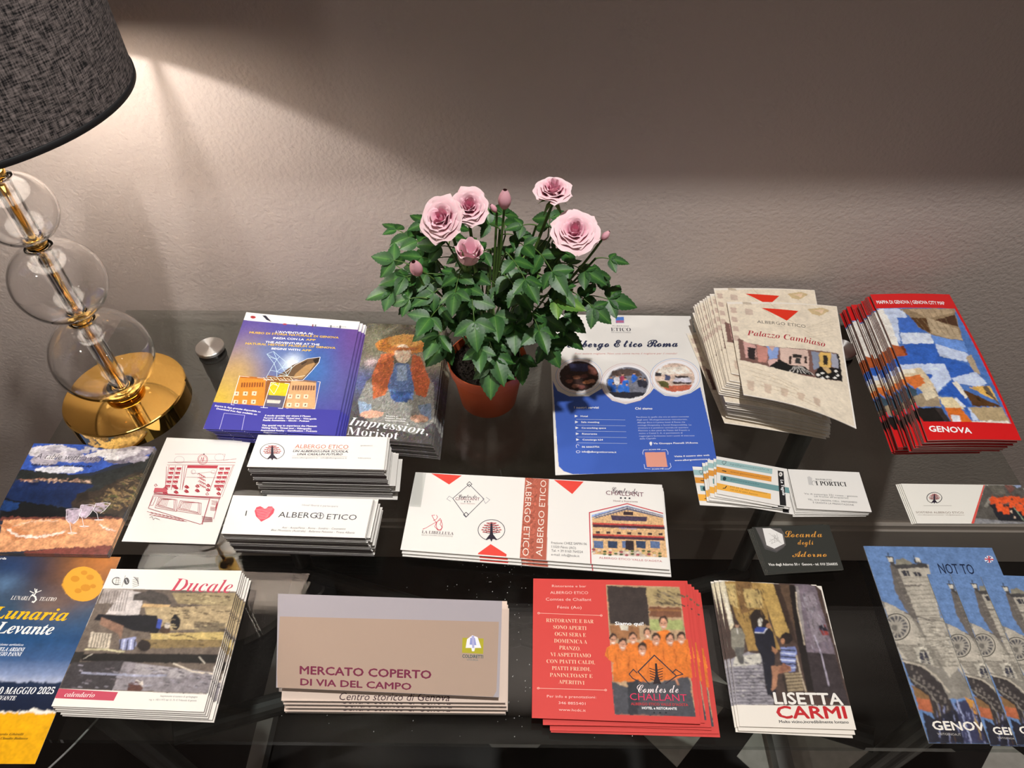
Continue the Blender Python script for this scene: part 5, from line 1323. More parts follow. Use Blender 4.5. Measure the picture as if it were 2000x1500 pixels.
ART['stackA']=[
('l','#2a2430',0.7,[302,118,325,128,344,142,359,159,369,179,374,201,374,224,368,247,357,270,341,292,321,311,298,327,272,340,244,348,216,352,188,351,162,346,139,336,119,322,104,305,94,285,89,263,89,240,95,216,106,193,122,172,142,153,165,137,190,124,217,116]),
('p','#2a2230',[199,321,219,322,260,183,322,119,271,129,265,97,243,128,198,115,227,182]),
('l','#2a2230',0.5,[170,307,204,293,217,291,229,294,255,309]),
('p','#b5484a',[186,310,183,305,174,303,163,305,158,309,161,314,170,316,181,315]),
('p','#b5484a',[201,310,198,305,188,303,178,305,173,310,175,314,185,317,195,315]),
('p','#b5484a',[213,311,211,306,201,304,191,305,185,310,188,315,198,317,208,315]),
('p','#b5484a',[266,312,263,307,254,305,243,307,238,311,241,316,251,318,261,317]),
('p','#b5484a',[252,312,249,307,239,305,229,306,223,311,226,316,236,318,246,316]),
('p','#b5484a',[239,311,236,306,226,304,216,306,211,311,214,315,223,318,234,316]),
('l','#2a2230',0.5,[148,282,201,269,223,267,243,270,289,286]),
('p','#b5484a',[165,285,162,280,153,278,143,279,137,284,140,289,150,291,160,289]),
('p','#b5484a',[190,285,187,281,178,278,167,280,162,285,165,290,174,292,185,290]),
('p','#b5484a',[211,286,208,281,199,279,188,281,183,285,186,290,195,292,206,291]),
('p','#b5484a',[299,288,296,284,287,281,276,283,271,288,274,292,283,295,294,293]),
('p','#b5484a',[274,288,271,283,262,281,252,282,246,287,249,292,259,294,269,292]),
('p','#b5484a',[253,287,250,282,241,280,230,282,225,286,228,291,238,293,248,292]),
('l','#2a2230',0.5,[138,255,203,242,230,240,255,243,312,259]),
('p','#b5484a',[156,258,153,253,144,251,133,252,128,257,131,262,140,264,151,262]),
('p','#b5484a',[187,258,184,254,174,251,164,253,159,258,161,263,171,265,181,263]),
('p','#b5484a',[213,259,210,254,200,252,190,254,185,258,188,263,197,265,207,264]),
('p','#b5484a',[321,262,318,257,309,255,299,257,293,261,296,266,306,268,316,267]),
('p','#b5484a',[291,261,288,256,279,254,268,256,263,261,266,265,275,268,286,266]),
('p','#b5484a',[265,261,262,256,252,254,242,255,237,260,240,265,249,267,260,265]),
('l','#2a2230',0.5,[134,228,206,215,236,214,265,217,330,233]),
('p','#b5484a',[152,231,149,226,140,224,130,225,124,230,127,235,137,237,147,235]),
('p','#b5484a',[187,232,184,227,174,225,164,226,159,231,162,236,171,238,181,236]),
('p','#b5484a',[216,232,213,228,204,225,193,227,188,232,191,236,200,239,211,237]),
('p','#b5484a',[338,236,335,231,326,229,316,230,310,235,313,240,323,242,333,240]),
('p','#b5484a',[304,235,301,230,292,228,281,230,276,234,279,239,288,241,299,239]),
('p','#b5484a',[275,234,272,229,262,227,252,229,247,233,250,238,259,240,269,239]),
('l','#2a2230',0.5,[154,204,216,191,242,190,266,193,322,209]),
('p','#b5484a',[172,207,169,202,159,200,149,202,144,206,147,211,156,213,166,212]),
('p','#b5484a',[201,208,198,203,189,201,178,202,173,207,176,212,185,214,196,212]),
('p','#b5484a',[226,208,223,204,214,201,203,203,198,208,201,212,211,215,221,213]),
('p','#b5484a',[331,211,328,207,318,204,308,206,303,211,306,215,315,218,326,216]),
('p','#b5484a',[301,211,298,206,289,204,279,205,274,210,276,215,286,217,296,215]),
('p','#b5484a',[276,210,273,205,264,203,254,205,248,209,251,214,261,216,271,214]),
('t','ALBERGO ETICO','n','#c9603c',482,286,1106,291,58),
('l','#b0705c',0.35,[468,268,1115,275]),
('t','UN ALBERGO,UNA SCUOLA,','bi','#43404a',473,226,1114,237,30),
('t','UNA CASA,UN FUTURO','bi','#43404a',532,182,1054,193,30),
('l','#c9a090',0.35,[477,168,1110,176]),
('t','www.albergoetico.it - info@albergoetico.it','n','#55525c',481,135,1110,147,19),
('t','@ALBERGOETICO','n','#666',1246,336,1387,338,13),
('t','ALBERGOETICO','n','#666',1236,154,1386,152,13),
]
ART['stackB']=[
('t','I','n','#333',205,232,217,233,69),
('p','#e05060',[403,163,326,232,294,298,303,348,342,364,384,341,405,328,433,363,475,364,511,327,511,278,479,221]),
('l','#f5a8ac',0.5,[309,313,404,333,492,348]),
('l','#f5a8ac',0.5,[319,294,409,312,487,329]),
('l','#f5a8ac',0.5,[329,274,414,291,481,311]),
('l','#f5a8ac',0.5,[338,255,419,271,476,292]),
('l','#f5a8ac',0.5,[348,236,424,250,471,274]),
('l','#f5a8ac',0.5,[357,217,429,229,466,255]),
('l','#f5a8ac',0.5,[367,198,434,208,460,237]),
('t','ALBERG','n','#2d2b33',573,227,999,229,72),
('l','#6a6870',0.8,[1074,263,1071,271,1067,279,1061,286,1055,292,1047,297,1038,300,1030,301,1022,300,1014,297,1008,293,1003,287,999,281,997,273,997,265,999,256,1003,248,1008,241,1014,234,1021,229,1029,225,1038,224,1046,223,1054,225,1061,228,1067,233,1071,240,1074,247,1075,255,1074,263]),
('l','#2d2b33',0.9,[1033,294,1040,230]),
('l','#2d2b33',0.6,[1014,271,1057,267]),
('t','ETICO','n','#2d2b33',1114,219,1443,220,70),
('t','Hotel libertà è partecipare','n','#8a8890',806,385,1208,380,23),
('t','Asti - Aosta/Fénis - Roma - Sondrio - Cesenatico','i','#44424a',648,87,1352,94,24),
('t','Blue Mountains (Australia) - Ballarena Palestina - Tirana Albania','i','#44424a',537,52,1458,49,24),
]
ART['challant']=[
('p','#e4483c',[195,1093,572,1085,434,941]),
('p','#e4483c',[1695,1091,2056,1087,1920,900]),
('p','#e4483c',[1007,155,1196,41,1195,13,876,15,878,30]),
('p','#cfcfc8',[1,1099,131,1091,142,589,9,590]),
('l','#50505a',0.8,[676,961,503,742,690,493,875,757,676,961]),
('l','#3c3c46',0.8,[674,999,708,963,682,924,647,959,674,999]),
('l','#3c3c46',0.8,[682,558,715,525,689,489,656,521,682,558]),
('l','#8a8a92',0.5,[503,742,455,771,434,727,482,698]),
('l','#8a8a92',0.5,[857,766,899,695,944,751,900,784]),
('t','Comtes de','sc','#4a3a44',573,754,785,768,51),
('t','CHALLANT','n','#7a2c40',536,717,824,732,42),
('p','#3a3a40',[657,704,656,698,651,695,646,697,643,703,644,709,649,712,654,710]),
('p','#3a3a40',[689,706,687,700,683,697,677,699,675,705,676,711,681,714,686,712]),
('p','#3a3a40',[720,708,719,702,714,699,709,701,706,707,708,713,712,716,718,714]),
('t','Hotel e Ristorante','n','#b08080',604,668,773,676,17),
('l','#c8384a',0.6,[217,294,244,307,322,373,369,408,390,450,411,421,401,369,432,331,420,290,385,291,344,334,355,386,312,444,289,484,323,491]),
('l','#c8384a',0.6,[341,492,358,468,348,437,316,414]),
('l','#c8384a',0.7,[225,295,212,290]),
('l','#c8384a',0.6,[428,361,425,375,421,388,416,400,409,409,402,417,394,421,387,423,379,422,373,417,367,410,362,401,359,389,358,377,358,363,360,349,363,336,368,323,374,313,381,304,388,298,396,295,404,295,411,298,417,303,422,311,426,322,428,334,429,347,428,361]),
('t','LA LIBELLULA','srl','#4a3436',207,233,572,238,40),
('t','RELAIS CHAMBRE DEGUSTAZIONE','n','#a09890',211,204,567,212,16),
('l','#2a2430',0.7,[1058,212,1084,224,1107,241,1126,262,1141,285,1150,311,1154,338,1151,364,1143,390,1130,414,1111,436,1088,453,1062,467,1033,475,1003,478,973,476,944,468,917,456,893,439,873,418,858,394,849,368,846,341,848,315,856,289,869,265,888,244,910,226,936,213,964,205]),
('p','#2a2230',[980,442,1002,443,1023,284,1079,214,1025,223,1013,185,994,221,942,203,986,282]),
('l','#2a2230',0.5,[946,424,980,409,994,407,1008,411,1039,430]),
('p','#b5484a',[963,428,959,422,949,419,937,420,932,425,936,431,947,434,958,433]),
('p','#b5484a',[980,429,976,423,965,420,954,421,949,427,953,432,963,435,975,434]),
('p','#b5484a',[994,430,989,424,979,421,968,423,963,428,967,433,977,436,989,435]),
('p','#b5484a',[1052,434,1048,428,1037,425,1026,427,1021,432,1025,438,1036,441,1047,439]),
('p','#b5484a',[1035,433,1031,427,1021,424,1009,426,1004,431,1008,436,1019,440,1030,438]),
('p','#b5484a',[1021,432,1017,426,1007,423,995,425,990,430,995,435,1005,439,1016,437]),
('l','#2a2230',0.5,[917,393,973,381,996,380,1019,384,1072,405]),
('p','#b5484a',[936,398,932,392,922,389,911,390,906,395,910,401,920,404,931,403]),
('p','#b5484a',[963,400,959,394,949,391,938,392,933,397,937,403,947,406,958,405]),
('p','#b5484a',[987,401,983,395,972,392,961,394,956,399,960,405,971,408,982,406]),
('p','#b5484a',[1083,408,1079,403,1068,400,1057,401,1052,406,1056,412,1067,415,1078,413]),
('p','#b5484a',[1056,406,1052,401,1041,398,1030,399,1025,404,1029,410,1040,413,1051,411]),
('p','#b5484a',[1033,405,1029,399,1018,396,1007,397,1002,402,1006,408,1017,411,1028,410]),
('l','#2a2230',0.5,[902,361,970,350,999,349,1027,354,1093,376]),
('p','#b5484a',[922,366,918,360,907,357,896,358,891,363,895,369,906,372,917,371]),
('p','#b5484a',[955,368,951,362,940,359,929,361,924,366,928,372,939,375,950,373]),
('p','#b5484a',[984,370,980,364,969,361,958,363,953,368,957,374,968,377,979,375]),
('p','#b5484a',[1103,379,1099,373,1088,370,1077,372,1072,377,1076,383,1087,386,1098,384]),
('p','#b5484a',[1070,377,1066,371,1055,368,1044,369,1039,374,1043,380,1054,383,1065,382]),
('p','#b5484a',[1041,375,1037,369,1026,366,1015,367,1010,372,1014,378,1025,381,1036,380]),
('l','#2a2230',0.5,[892,330,969,319,1001,319,1033,324,1107,346]),
('p','#b5484a',[913,334,909,329,898,325,887,327,882,332,886,338,897,341,908,339]),
('p','#b5484a',[950,337,946,331,936,328,925,330,920,335,924,340,934,344,945,342]),
('p','#b5484a',[983,339,979,334,968,331,957,332,952,337,956,343,967,346,978,345]),
('p','#b5484a',[1117,350,1113,344,1102,341,1091,342,1086,347,1091,353,1101,356,1112,355]),
('p','#b5484a',[1079,347,1075,341,1065,338,1054,339,1049,344,1053,350,1064,353,1075,352]),
('p','#b5484a',[1047,344,1043,339,1032,336,1021,337,1016,342,1021,348,1031,351,1042,349]),
('l','#2a2230',0.5,[910,303,976,292,1004,291,1031,296,1094,317]),
('p','#b5484a',[930,308,926,302,915,299,904,300,899,305,903,311,914,314,925,313]),
('p','#b5484a',[962,310,958,305,947,301,936,303,931,308,935,314,946,317,957,315]),
('p','#b5484a',[990,312,986,307,975,304,964,305,959,310,963,316,974,319,985,317]),
('p','#b5484a',[1105,321,1101,315,1090,312,1079,314,1074,319,1078,324,1089,327,1100,326]),
('p','#b5484a',[1072,319,1068,313,1058,310,1047,311,1042,316,1046,322,1057,325,1068,324]),
('p','#b5484a',[1045,316,1041,311,1030,308,1019,309,1014,314,1018,320,1029,323,1040,321]),
('q','#b5604c',[1345,1103,1635,1099,1644,3,1345,6]),
('v','ALBERGO ETICO',[1360,1060,1373,36],1),
('v','ALBERGO ETICO',[1605,1075,1593,45],-1),
('t','Comtes de','sc','#5a4450',2397,952,2698,950,85),
('t','CHALLANT','n','#6a2440',2322,915,2770,915,60),
('p','#3a3a40',[2510,881,2506,872,2497,868,2488,871,2485,880,2489,889,2498,893,2506,890]),
('p','#3a3a40',[2561,883,2557,874,2548,869,2539,872,2536,881,2540,890,2549,894,2558,891]),
('p','#3a3a40',[2612,884,2608,875,2599,871,2590,874,2587,882,2591,891,2600,895,2609,892]),
('t','Hotel e Ristorante','n','#8a6060',2407,825,2695,831,23),
('t','Frazione CHEZ SAPIN 06','n','#5a5656',1691,212,2091,227,30),
('t','11020 Fénis (AO)','n','#5a5656',1693,163,1971,167,30),
('t','Tel. + 39 0165 764324','n','#5a5656',1694,114,2046,123,30),
('t','e-mail: info@hcdc.it','n','#5a5656',1695,66,2008,70,29),
('l','#c8404c',1.2,[2136,-22,2123,655,2568,807,2979,703]),
('q','#8fa4d0',[2149,626,2567,782,2981,677,2983,633,2153,577]),
('q','#d8b080',[2155,597,2566,745,2979,653,2986,144,2157,120]),
('q','#6a6a80',[2171,608,2567,774,2977,677,2971,643,2565,725,2179,578]),
('m','#e8e0d8',0.8,[2180,594,2566,756,2973,662]),
('m','#4a4658',0.8,[2197,604,2211,589]),
('m','#4a4658',0.8,[2566,756,2579,734]),
('m','#4a4658',0.8,[2230,616,2244,599]),
('m','#4a4658',0.8,[2599,748,2612,726]),
('m','#4a4658',0.8,[2263,628,2277,609]),
('m','#4a4658',0.8,[2631,740,2644,718]),
('m','#4a4658',0.8,[2296,641,2310,619]),
('m','#4a4658',0.8,[2664,732,2677,710]),
('m','#4a4658',0.8,[2329,653,2343,630]),
('m','#4a4658',0.8,[2697,724,2709,703]),
('m','#4a4658',0.8,[2363,665,2376,640]),
('m','#4a4658',0.8,[2729,716,2742,695]),
('m','#4a4658',0.8,[2396,677,2409,650]),
('m','#4a4658',0.8,[2762,708,2774,687]),
('m','#4a4658',0.8,[2429,690,2442,661]),
('m','#4a4658',0.8,[2794,700,2807,679]),
('m','#4a4658',0.8,[2463,702,2476,671]),
('m','#4a4658',0.8,[2827,692,2839,671]),
('m','#4a4658',0.8,[2496,714,2509,681]),
('m','#4a4658',0.8,[2859,685,2871,664]),
('m','#4a4658',0.8,[2530,727,2542,691]),
('m','#4a4658',0.8,[2891,677,2903,656]),
('m','#4a4658',0.8,[2564,739,2576,702]),
('m','#4a4658',0.8,[2923,669,2936,648]),
('q','#473a50',[2371,636,2794,644,2782,584,2386,569]),
('q','#3a2a30',[2520,698,2633,699,2631,653,2518,650]),
('q','#4a2e38',[2158,517,2984,540,2985,494,2161,466]),
('q','#c0453c',[2158,525,2985,548,2983,528,2158,502]),
('q','#4a2e38',[2157,371,2973,396,2974,351,2159,321]),
('q','#c0453c',[2157,379,2973,403,2972,384,2156,356]),
('t','CHEZ SAPIN','sil','#7a90d8',2460,461,2669,464,23),
('q','#3c3034',[2195,414,2242,416,2242,387,2198,386]),
('q','#3c3034',[2314,419,2361,421,2361,392,2316,390]),
('q','#3c3034',[2433,424,2480,425,2479,396,2435,395]),
('q','#3c3034',[2552,428,2600,430,2598,401,2554,400]),
('q','#3c3034',[2671,433,2718,435,2717,406,2673,405]),
('q','#3c3034',[2790,438,2837,439,2835,411,2791,409]),
('q','#3c3034',[2909,442,2956,444,2954,415,2910,414]),
('q','#5a6e94',[2168,290,2277,290,2275,200,2172,201]),
('q','#30405c',[2328,301,2437,302,2434,212,2331,213]),
('q','#5a6e94',[2488,313,2597,314,2593,224,2490,225]),
('q','#30405c',[2648,325,2758,326,2752,236,2649,237]),
('q','#5a6e94',[2809,337,2918,337,2911,248,2808,249]),
('q','#2e2428',[2531,322,2623,323,2622,204,2525,197]),
('q','#c9b8a8',[2475,193,2675,204,2771,136,2373,124]),
('q','#5a6a38',[2188,184,2182,174,2166,169,2151,172,2145,181,2151,190,2167,195,2182,193]),
('q','#a04050',[2249,144,2243,134,2227,129,2212,132,2206,141,2212,150,2228,155,2243,153]),
('q','#c8b070',[2311,169,2305,159,2289,154,2274,157,2268,165,2274,175,2290,180,2305,177]),
('q','#3f5030',[2372,129,2365,119,2350,114,2335,117,2329,126,2335,135,2351,140,2366,138]),
('q','#d8c8b8',[2434,154,2427,144,2412,139,2397,142,2391,150,2397,160,2413,165,2428,162]),
('q','#5a6a38',[2496,179,2490,169,2474,164,2459,167,2453,175,2460,185,2475,190,2490,187]),
('q','#a04050',[2556,139,2549,129,2534,124,2519,127,2513,136,2520,145,2535,150,2550,147]),
('q','#c8b070',[2619,164,2612,154,2596,149,2581,152,2575,160,2582,170,2598,175,2613,172]),
('q','#3f5030',[2681,188,2674,179,2659,174,2644,176,2638,185,2645,195,2660,200,2675,197]),
('q','#d8c8b8',[2740,149,2733,139,2718,134,2703,137,2697,145,2704,155,2719,160,2734,157]),
('q','#5a6a38',[2803,173,2796,164,2781,159,2765,161,2760,170,2767,180,2782,185,2797,182]),
('q','#a04050',[2866,198,2859,188,2843,183,2828,186,2823,195,2830,204,2845,209,2860,207]),
('q','#c8b070',[2924,158,2917,149,2902,144,2887,147,2881,155,2888,165,2904,170,2919,167]),
('q','#3f5030',[2189,149,2183,139,2168,134,2152,137,2146,145,2152,155,2168,160,2183,157]),
('q','#d8c8b8',[2251,174,2245,164,2230,159,2214,162,2208,170,2215,180,2230,185,2245,182]),
('q','#5a6a38',[2312,134,2306,124,2290,119,2275,122,2269,130,2275,140,2291,145,2306,142]),
('q','#a04050',[2374,159,2368,149,2352,144,2337,147,2331,155,2338,165,2353,170,2368,167]),
('q','#c8b070',[2437,183,2430,174,2415,169,2399,171,2393,180,2400,190,2415,195,2431,192]),
('q','#3f5030',[2497,144,2490,134,2475,129,2459,132,2453,140,2460,150,2475,155,2491,152]),
('q','#d8c8b8',[2559,168,2552,159,2537,154,2522,156,2516,165,2522,175,2538,180,2553,177]),
('q','#5a6a38',[2622,193,2615,184,2599,179,2584,181,2578,190,2585,199,2601,204,2616,202]),
('q','#a04050',[2681,153,2674,144,2659,139,2644,142,2638,150,2645,160,2660,165,2675,162]),
('q','#c8b070',[2744,178,2737,169,2721,164,2706,166,2700,175,2707,184,2723,189,2738,187]),
('q','#3f5030',[2807,203,2800,193,2784,188,2769,191,2763,200,2770,209,2786,214,2801,211]),
('q','#d8c8b8',[2865,163,2858,154,2843,149,2828,151,2822,160,2829,169,2844,174,2859,172]),
('q','#5a6a38',[2928,188,2921,178,2905,173,2890,176,2885,184,2892,194,2907,199,2922,196]),
('q','#a04050',[2191,178,2185,169,2170,164,2154,166,2148,175,2154,185,2170,190,2185,187]),
('q','#c8b070',[2252,138,2246,129,2231,124,2215,126,2209,135,2216,145,2231,150,2246,147]),
('q','#3f5030',[2315,163,2308,154,2293,149,2277,151,2271,160,2278,170,2293,175,2308,172]),
('q','#d8c8b8',[2377,188,2370,179,2355,174,2340,176,2333,185,2340,195,2355,200,2371,197]),
('q','#5a6a38',[2437,148,2430,139,2415,134,2400,136,2394,145,2400,155,2416,160,2431,157]),
('q','#a04050',[2499,173,2493,164,2477,159,2462,161,2456,170,2463,179,2478,184,2493,182]),
('q','#c8b070',[2562,198,2555,188,2540,183,2525,186,2519,195,2525,204,2541,209,2556,207]),
('q','#3f5030',[2622,158,2615,149,2599,144,2584,146,2578,155,2585,164,2601,169,2616,167]),
('q','#d8c8b8',[2684,183,2677,173,2662,168,2647,171,2641,180,2648,189,2663,194,2678,192]),
('q','#5a6a38',[2747,208,2740,198,2725,193,2710,196,2704,204,2711,214,2726,219,2741,216]),
('q','#a04050',[2806,168,2799,158,2783,153,2768,156,2763,165,2770,174,2785,179,2800,177]),
('q','#c8b070',[2869,193,2862,183,2846,178,2831,181,2826,189,2832,199,2848,204,2863,201]),
('q','#3f5030',[2927,153,2920,144,2905,139,2890,141,2884,150,2891,159,2906,164,2921,162]),
('q','#d8c8b8',[2193,143,2186,134,2171,129,2156,131,2149,140,2156,150,2171,155,2186,152]),
('t',"ALBERGO ETICO VALLE D'AOSTA",'n','#c05a60',2226,71,2923,81,23),
]
ART['mercato']=[
('p','#a68f7e',[23,711,2175,735,2172,58,2141,2,15,0,6,150]),  # panel darkened too: the shadow across the leaflet is in this colour
('p','#a8a020',[1825,558,2031,557,2031,403,1824,407]),
('p','#e9e6ea',[1858,456,1869,544,1920,587,1972,568,2011,462]),
('p','#8a90c8',[1901,559,1946,560,1962,487,1896,491]),
('p','#a8a8d0',[1913,580,1939,581,1944,433,1924,432]),
('p','#e9e6ea',[1914,458,1950,459,1944,426,1921,425]),
('t','COLDIRETTI','b','#1f4a50',1829,359,2031,359,32),
('t','LIGURIA','n','#4a6a70',1875,335,1984,332,16),
('t','MERCATO COPERTO','bb','#6b1438',234,138,1528,145,77),
('t','DI VIA DEL CAMPO','bb','#6b1438',242,33,1335,33,62),
]
